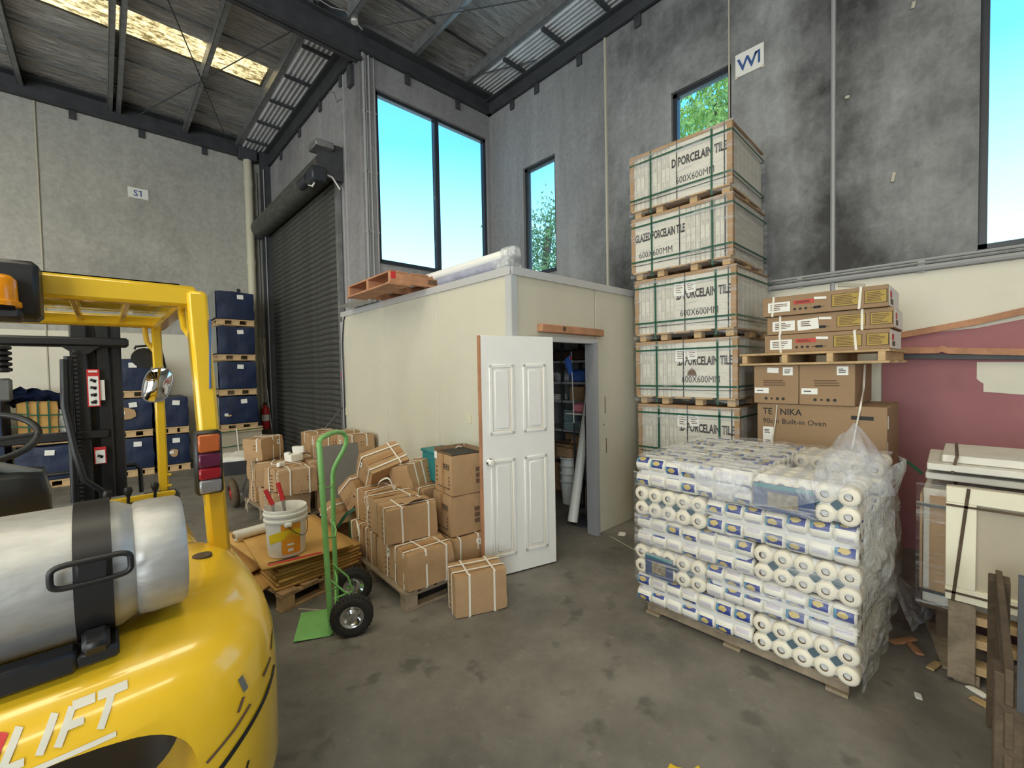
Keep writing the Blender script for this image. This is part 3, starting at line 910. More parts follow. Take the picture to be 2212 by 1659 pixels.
wallbeam(w_right, (XW - 0.02, Y0, 6.55), (XW - 0.02, YW, 6.55), 0.10, 0.25, (5.7, 5.1, 4.2, 3.2, 2.2, 1.2, 0.2), (-1, 0))
wallbeam(w_back, (XR, YW - 0.02, 6.55), (XW, YW - 0.02, 6.55), 0.16, 0.28, (3.75, 4.75), (0, -1))
wallbeam(w_door, (XR - 0.02, YW, 6.50), (XR - 0.02, YS, 6.50), 0.10, 0.30, (7.0, 7.9, 9.0, 10.2), (-1, 0))
bx('cleat', 'steel_dark', w_door, (XR - 0.03, 6.6, 6.3), (0.06, 0.14, 0.3))
# small camera-like lamp and loose cables under the rafter junction
MB().cyl((2.83, 6.2, 6.82), (2.83, 6.2, 6.94), 0.05, n=12).obj('rafter_lamp', 'plastic_white', ceil)
MB().tube([(2.2, 6.22, 6.90), (2.5, 6.2, 6.86), (2.7, 6.2, 6.92), (2.95, 6.2, 6.78)], 0.008, n=5).obj('cable', 'conduit', ceil)
MB().tube([(2.94, 7.6, 6.55), (2.93, 7.3, 6.4), (2.93, 7.2, 6.2), (2.93, 6.96, 6.15), (2.93, 6.95, 5.9)], 0.008, n=5).obj('cable', 'conduit', w_door)

# ------------------------------------------------------------------ store room (white panel shed in the corner)
XS, YSH, ZS = 2.56, 2.72, 2.60
sh_left = thing('wall_shed_left', 'cream panel side wall of the store room', 'wall', (XS, YSH, 0), kind='structure')
for i, (a, b) in enumerate(((0.04, 1.14), (1.145, 2.29), (2.295, 3.44), (3.445, 3.60))):
    MB().box((0.03, (a + b) / 2, ZS / 2), (0.05, b - a, ZS), None, 0.003).obj('panel', 'shed_panel', sh_left)
MB().box((0.025, 1.81, ZS + 0.005), (0.075, 3.62, 0.07)).obj('top_channel', 'shed_trim', sh_left, smooth=0)
MB().box((-0.005, 3.60, 1.25), (0.03, 0.03, 2.5)).obj('end_trim', 'shed_trim', sh_left, smooth=0)
MB().tube([(-0.012, 3.57, 0.5), (-0.014, 3.58, 2.2), (-0.005, 3.53, 2.52), (0.0, 3.47, 2.60), (0.05, 3.4, 2.66)], 0.009, n=6).obj('cable', 'frame_black', sh_left)
for (y, z) in ((1.35, 1.29), (2.6, 1.1), (3.1, 1.95), (0.95, 1.05)):
    MB().box((0.003, y, z), (0.006, 0.022, 0.03)).obj('scar', 'door_grime', sh_left, smooth=0)
MB().box((0.0, 0.62, 1.29), (0.008, 0.05, 0.08)).obj('scar', 'door_grime', sh_left, smooth=0)
MB().box((0.0, 3.55, 1.2), (0.012, 0.12, 0.11)).obj('sticker', 'pvc_cream', sh_left, smooth=0)
sh_front = thing('wall_shed_front', 'white panel front wall of the store room with doorway', 'wall', (XS, YSH, 0), kind='structure')
for (x0, x1, z0, z1) in ((0.03, 0.41, 0, 2.06), (0.03, 1.19, 2.06, ZS), (1.21, 2.90, 0, ZS)):
    MB().box(((x0 + x1) / 2, 0.03, (z0 + z1) / 2), (x1 - x0, 0.05, z1 - z0), None, 0.003).obj('panel', 'shed_panel', sh_front)
MB().box((1.46, 0.025, ZS + 0.005), (2.90, 0.075, 0.07)).obj('top_channel', 'shed_trim', sh_front, smooth=0)
MB().box((0.035, -0.002, ZS / 2), (0.07, 0.006, ZS)).box((-0.002, 0.035, ZS / 2), (0.006, 0.07, ZS)).obj('corner_trim', 'shed_trim', sh_front, smooth=0)
MB().box((0.81, 0.025, 2.035), (0.80, 0.08, 0.05)).obj('door_head', 'shed_trim', sh_front, smooth=0)
MB().box((1.165, 0.03, 1.01), (0.05, 0.13, 2.02)).obj('door_jamb', 'shed_jamb', sh_front, smooth=0)
MB().box((0.425, 0.03, 1.01), (0.03, 0.10, 2.02)).obj('door_jamb', 'shed_jamb', sh_front, smooth=0)
for z in (1.93, 1.10, 0.12):
    MB().box((1.198, -0.004, z), (0.016, 0.012, 0.05)).obj('strike_plate', 'frame_black', sh_front, smooth=0)
MB().box((0.79, -0.03, 2.125), (0.95, 0.07, 0.072), (0, 0.6, 0), 0.008).obj('timber_block', 'timber_red', sh_front)
MB().cyl((0.62, -0.0655, 2.13), (0.62, -0.067, 2.13), 0.022, n=12).obj('knot', 'timber_dark', sh_front)
for (x, z, h) in ((1.36, 1.36, 0.18), (1.37, 0.92, 0.16), (1.33, 1.15, 0.02)):
    MB().box((x, 0.003, z), (0.008, 0.006, h)).obj('scuff', 'ink_soft', sh_front, smooth=0)
MB().box((1.33, 0.003, 0.90), (0.05, 0.006, 0.035)).obj('tape_patch', 'door_grime', sh_front, smooth=0)
roofp = MB().box((XS + 1.46, YSH + 1.81, ZS - 0.03), (2.84, 3.56, 0.05)).obj('ceiling_shed', 'shed_panel', smooth=0)
tag(roofp, 'flat panel roof on top of the store room', 'ceiling', kind='structure')

# the open door leaf
hx, hy, fx, fy = 2.955, 2.600, 2.246, 2.797
ang = math.degrees(math.atan2(fy - hy, fx - hx))
W = math.hypot(fx - hx, fy - hy)
door = thing('door_1', 'open white four-panel door leaf with white knob', 'door', (hx, hy, 0.012), (0, 0, ang), kind='structure')
H = 2.03
MB().box((W / 2, 0, H / 2), (W - 0.03, 0.036, H), None, 0.002).obj('leaf', 'door_white', door)
MB().box((W - 0.008, 0, H / 2), (0.016, 0.038, H)).obj('edge_strip', 'timber_red', door, smooth=0)
# faces: +y side of this local frame looks at the camera
for (x0, x1, z0, z1) in ((0.10, 0.33, 1.20, 1.79), (0.42, 0.65, 1.20, 1.79), (0.10, 0.33, 0.16, 0.99), (0.42, 0.65, 0.16, 0.99)):
    for sy in (1, -1):
        pm = MB()
        yb = sy * 0.018
        cx_, cz_ = (x0 + x1) / 2, (z0 + z1) / 2
        for (a, b, c, d) in ((x0, x1, z0, z0 + 0.028), (x0, x1, z1 - 0.028, z1), (x0, x0 + 0.028, z0, z1), (x1 - 0.028, x1, z0, z1)):
            pm.box(((a + b) / 2, yb + sy * 0.003, (c + d) / 2), (b - a, 0.012, d - c), None, 0.004)
        pm.box((cx_, yb + sy * 0.002, cz_), (x1 - x0 - 0.10, 0.012, z1 - z0 - 0.10), None, 0.005)
        pm.obj('door_panel', 'door_white', door)
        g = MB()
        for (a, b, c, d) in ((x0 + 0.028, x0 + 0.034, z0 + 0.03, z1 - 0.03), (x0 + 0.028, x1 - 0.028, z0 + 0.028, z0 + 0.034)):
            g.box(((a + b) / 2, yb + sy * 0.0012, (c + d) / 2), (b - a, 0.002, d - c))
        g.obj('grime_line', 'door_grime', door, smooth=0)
for sy in (1, -1):
    k = MB().lathe([(0.0, 0.062), (0.018, 0.060), (0.027, 0.048), (0.028, 0.038), (0.020, 0.024), (0.012, 0.018)], 18, (W - 0.075, sy * 0.018, 0.98), (0, sy, 0)).obj('knob', 'plastic_white', door, smooth=80)
    MB().lathe([(0.012, 0.020), (0.022, 0.014), (0.033, 0.006), (0.033, 0.0)], 18, (W - 0.075, sy * 0.018, 0.98), (0, sy, 0)).obj('rose', 'chrome', door, smooth=80)

# ------------------------------------------------------------------ pallets and cartons
def pallet_parts(t, L, Wd, H, m, nb=6, style='block', nbear=3, seed=0, gap=None, z0=0.0):
    """pallet centred on its thing, long side L along local X (boards run along Y unless style is 'stringer')"""
    r = random.Random(seed)
    tb = 0.018
    bw = (L / nb) * 0.80
    for i in range(nb):
        x = -L / 2 + bw / 2 + i * (L - bw) / (nb - 1)
        bx('deck_board', m, t, (x, 0, z0 + H - tb / 2), (bw, Wd, tb), (0, 0, r.uniform(-0.4, 0.4)), 0.002)
    bh = H - 2 * tb
    for k in range(nbear):
        y = -Wd / 2 + 0.045 + k * (Wd - 0.09) / (nbear - 1)
        if style == 'stringer':
            bx('bearer', m, t, (0, y, z0 + tb + bh / 2), (L, 0.045, bh), (0, 0, 0), 0.003)
        else:
            bx('runner', m, t, (0, y, z0 + H - tb - 0.009), (L, 0.085, 0.018), (0, 0, 0), 0.002)
            for x in (-L / 2 + 0.055, 0, L / 2 - 0.055):
                bx('block', m, t, (x, y, z0 + tb + (bh - 0.018) / 2), (0.10, 0.085, bh - 0.018), (0, 0, 0), 0.004)
            bx('base_board', m, t, (0, y, z0 + tb / 2), (L, 0.085, tb), (0, 0, 0), 0.002)
    if style == 'stringer':
        for x in (-L / 2 + 0.05, 0, L / 2 - 0.05):
            bx('base_board', m, t, (x, 0, z0 + tb / 2), (0.10, Wd, tb), (0, 0, 0), 0.002)

def pallet(label, loc, rz, L, Wd, H, m='timber_grey', **k):
    t = thing('pallet', label, 'pallet', loc, (0, 0, rz))
    pallet_parts(t, L, Wd, H, m, **k)
    return t

def loop_pts(hx, hz, off, r=0.012):
    """rounded rectangle round a box section"""
    a, b = hx + off, hz + off
    pts = []
    for (sx, sz, t0) in ((1, 1, 0), (-1, 1, 90), (-1, -1, 180), (1, -1, 270)):
        for k in range(3):
            t = R(t0 + 45 * k)
            pts.append((sx * (a - r) + r * math.cos(t), sz * (b - r) + r * math.sin(t)))
    return pts

def strap(t, d, axis, pos, zc, w=0.014, th=0.003, m='strap_white', name='strap', off=0.003, wob=0.0, seed=0):
    """band round a box of size d centred at (0,0,zc); axis = direction the band's plane is normal to"""
    hx, hy, hz = d[0] / 2, d[1] / 2, d[2] / 2
    r = random.Random(seed)
    if axis == 'y': P = [(a, pos + r.uniform(-wob, wob), zc + b) for a, b in loop_pts(hx, hz, off)]; upv = (0, 1, 0)
    elif axis == 'x': P = [(pos + r.uniform(-wob, wob), a, zc + b) for a, b in loop_pts(hy, hz, off)]; upv = (1, 0, 0)
    else: P = [(a, b, pos + r.uniform(-wob, wob)) for a, b in loop_pts(hx, hy, off)]; upv = (0, 0, 1)
    return MB().tube(P, 0, closed=True, flat=(w, th), upv=upv).obj(name, m, t, smooth=0)

def soft_box(d, seed, amp=0.008, rad=0.014, cuts=5, sag=0.0):
    """slightly crushed carton with soft edges"""
    n = cuts
    mb = MB()
    hx, hy, hz = d[0] / 2, d[1] / 2, d[2] / 2
    pts = {}
    def P(i, j, k):
        key = (i, j, k)
        if key in pts: return pts[key]
        x, y, z = (2 * i / n - 1) * hx, (2 * j / n - 1) * hy, (2 * k / n - 1) * hz
        edge = [i in (0, n), j in (0, n), k in (0, n)]
        q = sum(edge)
        if q >= 2:
            s = rad * (0.35 if q == 2 else 0.55)
            if edge[0]: x -= math.copysign(s, x)
            if edge[1]: y -= math.copysign(s, y)
            if edge[2]: z -= math.copysign(s, z)
        a = amp * (0.6 if k == 0 else 1.0)
        o = seed * 3.17
        x += a * nz3(x * 7 + o, y * 7, z * 7 + 1); y += a * nz3(x * 7, y * 7 + o, z * 7 + 5)
        dz = a * nz3(x * 7 + 9, y * 7, z * 7 + o)
        if k == n: dz -= sag * (1 - (2 * i / n - 1) ** 2) * (1 - (2 * j / n - 1) ** 2)
        if k == 0: dz = abs(dz) * 0.3
        pts[key] = len(mb.v); mb.v.append((x, y, z + dz))
        return pts[key]
    for u in range(n):
        for v in range(n):
            mb.f += [(P(0, u, v), P(0, u, v + 1), P(0, u + 1, v + 1), P(0, u + 1, v)), (P(n, u, v), P(n, u + 1, v), P(n, u + 1, v + 1), P(n, u, v + 1)),
                     (P(u, 0, v), P(u + 1, 0, v), P(u + 1, 0, v + 1), P(u, 0, v + 1)), (P(u, n, v), P(u, n, v + 1), P(u + 1, n, v + 1), P(u + 1, n, v)),
                     (P(u, v, 0), P(u, v + 1, 0), P(u + 1, v + 1, 0), P(u + 1, v, 0)), (P(u, v, n), P(u + 1, v, n), P(u + 1, v + 1, n), P(u, v + 1, n))]
    return mb

BOXD = (0.39, 0.27, 0.28)
def carton(label, loc, rot, d=BOXD, seed=1, straps=(('y', -0.07), ('y', 0.07), ('x', 0.06)), sticker='-x', marks='-x', m='cardboard', tape=True, sag=0.008, group='strapped cardboard cartons', amp=0.009, name='carton'):
    """loc = centre of the base for upright ones, centre of the box when tilted (rot has x or y)"""
    tilted = abs(rot[0]) > 0.01 or abs(rot[1]) > 0.01
    t = thing(name, label, 'box', loc, rot, group)
    zc = 0 if tilted else d[2] / 2
    soft_box(d, seed, amp, sag=sag).obj('body', m, t, (0, 0, zc), smooth=50)
    hx, hy, hz = d[0] / 2, d[1] / 2, d[2] / 2
    for i, (a, p) in enumerate(straps):
        strap(t, d, a, p, zc, seed=seed * 7 + i, wob=0.006)
    if tape:
        MB().box((0, 0, zc + hz + 0.002 - sag * 0.5), (d[0] * 0.92, 0.045, 0.002)).obj('tape', 'tape_brown', t, smooth=0)
    r = random.Random(seed)
    def face(f, u, v, w, h, th=0.003):
        if f == '-x': return (-hx - 0.001, u, zc + v), (th, w, h)
        return (u, -hy - 0.001, zc + v), (w, th, h)
    for f in ([sticker] if sticker else []):
        W_ = hy if f == '-x' else hx
        c, dd = face(f, -W_ * 0.45 * r.choice((1, -1)), hz * 0.45, 0.042, 0.062)
        MB().box(c, dd).obj('sticker', 'paper', t, smooth=0)
        c2 = (c[0] - 0.0015, c[1], c[2] + 0.005) if f == '-x' else (c[0], c[1] - 0.0015, c[2] + 0.005)
        dd2 = (dd[0], 0.018, 0.018) if f == '-x' else (0.018, dd[1], 0.018)
        MB().box(c2, dd2).obj('sticker_print', 'ink', t, smooth=0)
    for f in ([marks] if marks else []):
        W_ = hy if f == '-x' else hx
        mb = MB()
        for k in range(5):
            z = hz * (0.35 - 0.28 * k)
            for s in range(3):
                c, dd = face(f, W_ * (0.15 + 0.16 * s) * (1 if seed % 2 else -1), z, 0.010 + 0.006 * r.random(), 0.013, 0.002)
                mb.box(c, dd)
        mb.obj('print_marks', 'ink_soft', t, smooth=0)['kind'] = 'stuff'
    return t

# ---- pallet of strapped cartons beside the store room
pallet('grey pallet under the strapped cartons in front of the white door', (2.02, 3.46, 0), -2, 0.92, 1.32, 0.14, nb=7, seed=3)
G = 'strapped cartons on the pallet by the store room'
carton('crushed carton with crossed white straps on the near pallet corner', (1.765, 2.925, 0.14), (0, 0, -4), seed=1, straps=(('y', -0.06), ('y', 0.08), ('x', -0.05), ('x', 0.12)), sticker=None, marks=None, amp=0.016, group=G)
carton('carton second along the left edge of the near pallet, bottom layer', (1.775, 3.215, 0.14), (0, 0, 2), seed=2, straps=(('y', -0.05), ('x', 0.0)), group=G)
carton('carton third along the left edge of the near pallet, bottom layer', (1.79, 3.50, 0.14), (0, 0, -4), seed=3, straps=(('y', -0.06), ('y', 0.06), ('x', 0.1)), sticker=None, group=G)
carton('carton fourth along the left edge of near pallet, beside green straps', (1.79, 3.79, 0.14), (0, 0, 3), seed=4, group=G)
carton('low carton with bent strap under the two clean cartons', (2.20, 3.03, 0.14), (0, 0, -8), d=(0.34, 0.34, 0.24), seed=5, straps=(('x', -0.10), ('x', 0.07)), sticker='-y', marks=None, group=G)
carton('low carton behind the clean cartons against the store room wall', (2.24, 3.40, 0.14), (0, 0, 4), seed=6, group=G)
carton('low carton at the back right of the near pallet', (2.24, 3.72, 0.14), (0, 0, -3), seed=7, group=G)
carton('big carton with loose top flap on the second layer front', (1.765, 3.16, 0.42), (0, 0, -10), d=(0.42, 0.265, 0.28), seed=8, straps=(('y', -0.07), ('x', -0.09), ('x', 0.13)), sticker=None, marks='-x', amp=0.012, group=G)
carton('second layer carton with white sticker left of the big flap carton', (1.79, 3.45, 0.42), (0, 0, -6), seed=9, straps=(('y', 0.07), ('x', 0.1)), group=G)
carton('second layer carton under the tilted cartons at the back', (1.85, 3.78, 0.42), (0, 0, 5), seed=10, group=G)
carton('second layer carton behind the big flap carton near the wall', (2.235, 3.52, 0.42), (0, 0, 3), seed=11, group=G)
carton('tilted carton on top with clear tape and two straps', (1.94, 3.93, 0.855), (40, -12, 2), d=(0.40, 0.27, 0.28), seed=12, straps=(('y', -0.075), ('y', 0.075), ('x', 0.10)), group=G, sticker='-x', tape=True)
carton('split carton tilted left beside the clean cartons', (2.17, 3.70, 0.76), (-12, -5, 14), d=(0.39, 0.28, 0.27), seed=13, straps=(('x', -0.12), ('x', -0.03), ('x', 0.15)), sticker='-y', marks='-y', group=G, amp=0.014)
carton('carton leaning steeply below the highest tilted carton', (1.86, 4.14, 0.60), (50, -2, 12), seed=14, straps=(('y', 0.09), ('x', 0.1)), group=G)
carton('carton slumped off the pallet edge under the leaning carton', (1.72, 4.34, 0.36), (60, 0, 10), d=(0.36, 0.26, 0.26), seed=15, straps=(('y', 0.06),), group=G)
carton('dark low carton on the floor behind the slumped carton', (1.72, 4.42, 0.0), (0, 0, 10), seed=16, straps=(('y', 0.0),), group=G)
MB().grid(6, 3, lambda u, v: (1.70 + 0.20 * u, 3.06 + 0.11 * v, 0.706 + 0.022 * math.sin(u * 3.1) * (1 - v) + 0.004)).obj('carton_flap', 'cardboard', None)
tag(bpy.data.objects['carton_flap'], 'torn cardboard flap lying on the big front carton', 'cardboard')
# clean cartons with handling symbols
def clean_carton(label, loc, rz, top_open):
    d = (0.30, 0.33, 0.335)
    t = thing('carton', label, 'box', loc, (0, 0, rz), 'clean square cartons')
    soft_box(d, 31 + int(top_open), 0.004, 0.008).obj('body', 'cardboard', t, (0, 0, d[2] / 2), smooth=50)
    hx, hy = d[0] / 2, d[1] / 2
    mb = MB()
    for k in range(3):
        y = -0.02 - 0.04 * k
        mb.box((-hx - 0.002, y, 0.255), (0.002, 0.030, 0.004)).box((-hx - 0.002, y, 0.215), (0.002, 0.030, 0.004)).box((-hx - 0.002, y - 0.016, 0.235), (0.002, 0.003, 0.044))
    mb.box((-hx - 0.002, -0.02, 0.242), (0.002, 0.014, 0.016)).box((-hx - 0.002, -0.02, 0.228), (0.002, 0.004, 0.016))
    mb.box((-hx - 0.002, -0.06, 0.236), (0.002, 0.022, 0.012)).box((-hx - 0.002, -0.10, 0.236), (0.002, 0.010, 0.024))
    mb.box((-hx - 0.002, -0.005, 0.235), (0.002, 0.003, 0.044))
    mb.obj('handling_symbols', 'ink', t, smooth=0)['kind'] = 'stuff'
    mb = MB()
    for k in range(4):
        mb.box((-hx - 0.002, 0.115, 0.21 - 0.038 * k), (0.002, 0.022, 0.016))
        mb.box((-hx - 0.002, -0.11, 0.15 - 0.030 * k), (0.002, 0.016, 0.016))
    mb.box((-hx - 0.002, 0.0, 0.055), (0.002, 0.22, 0.008))
    for k in range(3): mb.box((0.10, -hy - 0.002, 0.10 + 0.05 * k), (0.05, 0.002, 0.035))
    mb.obj('print_marks', 'ink_soft', t, smooth=0)['kind'] = 'stuff'
    MB().box((-hx - 0.002, 0.0, 0.17), (0.002, 0.04, 0.33)).obj('tape', 'tape_brown', t, smooth=0)
    if top_open:
        MB().box((-hx - 0.002, 0.13, 0.31), (0.002, 0.05, 0.06)).obj('sticker', 'paper', t, smooth=0)
        MB().box((0, 0, 0.338), (0.27, 0.30, 0.003)).obj('inside_shade_sheet', 'ink', t, smooth=0)  # black sheet on the closed top paints the shaded inside
        for (c, dd, rr) in (((0, hy + 0.0, 0.352), (0.29, 0.004, 0.04), (-18, 0, 0)), ((hx, 0, 0.352), (0.004, 0.32, 0.04), (0, 14, 0)), ((-hx + 0.005, 0, 0.343), (0.004, 0.32, 0.02), (0, -30, 0))):
            MB().box(c, dd, rr).obj('flap', 'cardboard_in', t, smooth=0)
        MB().tube([(0.04, 0.12, 0.345), (0.07, 0.13, 0.36), (0.10, 0.12, 0.35)], 0.004, n=5).obj('strap_end', 'strap_white', t)
    return t
clean_carton('clean carton with handling symbols, lower of the two', (2.20, 3.07, 0.385), -8, False)
clean_carton('clean carton with open dark top, upper of the two', (2.215, 3.06, 0.722), -8, True)
t = thing('tool_case', 'teal plastic case behind the open-topped carton', 'case', (2.36, 3.52, 0.70), (0, 0, -5))
MB().box((0, 0, 0.15), (0.24, 0.40, 0.30), None, 0.02).obj('body', 'plastic_teal', t)
MB().box((0, 0, 0.29), (0.26, 0.42, 0.03), None, 0.01).obj('lid', 'plastic_teal', t)
# loose carton on the floor
carton('carton with four white straps standing alone on the floor', (1.975, 2.535, 0.0), (0, 0, -22), d=(0.395, 0.26, 0.305), seed=21, straps=(('y', -0.055), ('y', 0.055), ('x', -0.09), ('x', 0.10)), sticker=None, marks='-x', tape=False, sag=0.018, group='strapped cartons on the floor')

# ---- far pallet of strapped cartons
G = 'strapped cartons on the far pallet'
pallet('grey pallet under the far pile of cartons, with loose strap', (1.90, 5.95, 0), 3, 1.15, 1.30, 0.14, nb=7, seed=8)
far = [
    ('carton at the left end of the far pallet bottom row', (1.53, 6.33, .14), 5), ('carton second from left in the far pallet bottom row', (1.55, 6.03, .14), -6),
    ('carton third from left in the far pallet bottom row', (1.52, 5.73, .14), 3), ('carton at the right end of the far pallet bottom row', (1.54, 5.43, .14), -12),
    ('carton under the highest carton of the far pile', (1.50, 6.28, .42), 8), ('plump carton left of centre in the middle row of far pile', (1.50, 5.86, .42), -22),
    ('sagging carton with diagonal strap in the middle row of far pile', (1.53, 5.56, .42), 14), ('carton with white sticker behind the green handle', (1.56, 5.27, .42), -8),
    ('highest carton at the left end of the far pile', (1.45, 6.16, .70), 36),
    ('carton at the back of the far pile below white foam', (1.95, 6.22, .42), 0), ('carton at the back middle of the far pile', (1.97, 5.9, .42), 3),
    ('carton filling the back row of the far pile near the board', (1.97, 5.55, .42), -3),
    ('upper back carton nearest the roller door in the far pile', (2.14, 6.20, .70), 6), ('long upper carton with pale strap in the far pile', (2.08, 5.72, .70), -4),
    ('upper carton with several strap ends against the store room', (2.36, 5.95, .70), 2), ('upper right carton of the far pile, touching the wall', (2.32, 5.42, .70), -6)]
for i, (lb, lc, rz) in enumerate(far):
    r = random.Random(i)
    carton(lb, lc, (0, 0, rz), d=(0.38 + 0.02 * r.random(), 0.27, 0.275), seed=40 + i, straps=(('y', -0.07), ('x', r.uniform(-0.1, 0)), ('x', 0.11)) if i % 3 else (('y', 0.0), ('x', -0.08), ('x', 0.10)), sticker='-x' if i % 2 else '-y', marks='-y' if i % 2 else '-x', group=G, amp=0.014)
for k, lc in enumerate(((1.98, 5.40), (1.96, 6.0), (1.98, 6.28))):
    carton(['bottom carton in the back row of far pile, right', 'bottom carton in the back row of far pile, middle', 'bottom carton in the back row of far pile, left'][k], (lc[0], lc[1], .14), (0, 0, 3 * k - 2), seed=70 + k, group=G)
# foam offcuts on top
fo = [((1.66, 5.66, .70), (0.16, 0.10, 0.09), 20), ((1.72, 5.70, .79), (0.13, 0.09, 0.08), -30), ((1.60, 5.72, .70), (0.07, 0.06, 0.11), 50), ((1.70, 5.82, .70), (0.10, 0.07, 0.07), 12), ((1.44, 5.44, .70), (0.09, 0.05, 0.05), 30)]
fl_ = ['largest white foam block on the far carton pile', 'white foam block on top of the largest foam block', 'small upright white foam chip on the far pile', 'white foam chip at the back of the foam heap', 'white foam sliver on the carton edge by the green handle']
for (c, d, rz), lb in zip(fo, fl_):
    tag(soft_box(d, int(rz) + 3, 0.01, 0.01, 3).obj('foam_block', 'foam_white', None, (c[0], c[1], c[2] + d[2] / 2), (0, 0, rz), smooth=30), lb, 'foam', 'white foam offcuts')
t = thing('leaning_board', 'dark grey board leaning behind the green hand truck', 'board', (1.86, 4.72, 0.0), (0, 0, 0))
MB().box((0.0, 0.0, 0.49), (0.46, 0.02, 0.98), (-14, 0, 0)).obj('sheet', 'board_grey', t)
# loose straps round the carton piles
def loose(label, pts, m, w=0.013):
    n = []
    P = [Vector(p) for p in pts]
    for i in range(len(P) - 1):
        p0 = P[max(i - 1, 0)]; p1 = P[i]; p2 = P[i + 1]; p3 = P[min(i + 2, len(P) - 1)]
        for k in range(6):
            s = k / 6
            n.append(0.5 * ((2 * p1) + (p2 - p0) * s + (2 * p0 - 5 * p1 + 4 * p2 - p3) * s * s + (3 * p1 - p0 - 3 * p2 + p3) * s ** 3))
    n.append(P[-1])
    return tag(MB().tube(n, 0, flat=(w, 0.003), upv=(0.3, 0.3, 0.9)).obj('loose_strap', m, None, smooth=0), label, 'strap')
loose('green strap arching from the carton pallet towards the truck', [(1.50, 3.95, 0.36), (1.62, 3.98, 0.46), (1.75, 3.90, 0.50), (1.80, 3.70, 0.44)], 'strap_green', 0.03)
loose('green strap hanging down the left side of the carton pallet', [(1.60, 3.86, 0.50), (1.55, 3.80, 0.44), (1.54, 3.76, 0.28), (1.52, 3.70, 0.06)], 'strap_green', 0.016)
loose('bunched white strap at the left of the carton pallet', [(1.58, 3.74, 0.44), (1.555, 3.66, 0.47), (1.55, 3.60, 0.36), (1.56, 3.62, 0.24)], 'strap_white')
loose('white strap standing up between the tilted cartons', [(1.74, 3.62, 0.72), (1.72, 3.55, 0.80), (1.76, 3.46, 0.84), (1.80, 3.44, 0.74)], 'strap_white')
loose('white strap hanging from the far pallet corner', [(1.31, 6.40, 0.16), (1.285, 6.38, 0.10), (1.29, 6.37, 0.0)], 'strap_white')
loose('long dark strap leaning on the roller door', [(2.30, 6.9, 0.72), (2.52, 6.86, 0.98), (2.75, 6.84, 1.22), (2.86, 6.9, 1.16)], 'strap_black', 0.02)

# ---- flattened cardboard on a pallet
pallet('worn euro pallet under the flattened cardboard', (1.14, 4.12, 0), 14, 0.80, 1.16, 0.14, m='timber', nb=5, seed=5)
def sheet(label, loc, rz, L, Wd, th, seed, bend=0.0, name='cardboard_sheet', m='cardboard_flat'):
    def fn(u, v):
        x, y = (u - 0.5) * L, (v - 0.5) * Wd
        return (x, y, 0.004 * nz3(x * 5, y * 5, seed) + bend * ((u - 0.5) * 2) ** 2 * (1 if u < 0.5 else 0.2))
    mb = MB().grid(8, 8, fn)
    me = mb.mesh(name, m, 40)
    o = link(name, me, None, loc, (0, 0, rz))
    md = o.modifiers.new('thickness', 'SOLIDIFY'); md.thickness = th; md.offset = -1
    return tag(o, label, 'cardboard', 'flattened cardboard sheets')
names = ['lowest flattened cardboard in the stack on the euro pallet', 'second flattened cardboard from the bottom of the stack', 'third flattened cardboard from the bottom of the stack', 'fourth flattened cardboard from the bottom of the stack', 'fifth flattened cardboard from the bottom of the stack', 'sixth flattened cardboard, just under the top sheets']
for i in range(6):
    sheet(names[i], (1.17 + 0.008 * (i % 3), 4.06 + 0.006 * (i % 2), 0.165 + i * 0.027), 3 + 0.8 * (i % 3), 0.66, 1.02, 0.024, i)
sheet('top cardboard sheet under the white bucket with red print', (1.14, 4.02, 0.352), -3, 0.66, 1.06, 0.016, 9)
sheet('cardboard sheet under the plastic roll on the stack top', (1.05, 4.20, 0.335), 6, 0.60, 0.90, 0.014, 10)
sheet('bent cardboard flap hanging off the left of the pallet', (0.82, 4.28, 0.215), 14, 0.44, 0.74, 0.010, 11, -0.04)
sheet('crumpled cardboard flap low at the near left pallet corner', (0.84, 3.86, 0.165), 22, 0.36, 0.42, 0.010, 12, -0.03)
for i, (a, b) in enumerate((((0.83, 3.55), (1.20, 3.50)), ((0.84, 3.58), (1.05, 3.555)))):
    MB().tube([(a[0], a[1], 0.3535 + 0.001 * i), (b[0], b[1], 0.3535 + 0.001 * i)], 0, flat=(0.03 - 0.014 * i, 0.001), upv=(0, 1, 0)).obj('red_print' if not i else 'black_print', 'plastic_red' if not i else 'ink', bpy.data.objects['cardboard_sheet.006'])
ch = bpy.data.objects['cardboard_sheet.006']
for c in list(ch.children):
    c.matrix_parent_inverse = (Matrix.Translation(ch.location) @ Euler(ch.rotation_euler).to_matrix().to_4x4()).inverted()
loose('white strap end sticking out below the bent cardboard', [(0.80, 3.85, 0.15), (0.74, 3.80, 0.12), (0.70, 3.74, 0.05)], 'strap_white', 0.016)
# plastic roll
t = thing('film_roll', 'white plastic film roll lying on the cardboard stack', 'roll', (0.92, 4.30, 0.395), (0, 0, 8))
MB().lathe([(0.022, -0.16), (0.042, -0.16), (0.042, 0.16), (0.022, 0.16), (0.022, -0.16)], 18, (0, 0, 0), (1, 0, 0)).obj('film', 'plastic_white', t, smooth=60)
MB().lathe([(0.016, -0.175), (0.021, -0.175), (0.021, 0.175), (0.016, 0.175), (0.016, -0.175)], 14, (0, 0, 0), (1, 0, 0)).obj('core', 'cardboard', t, smooth=60)
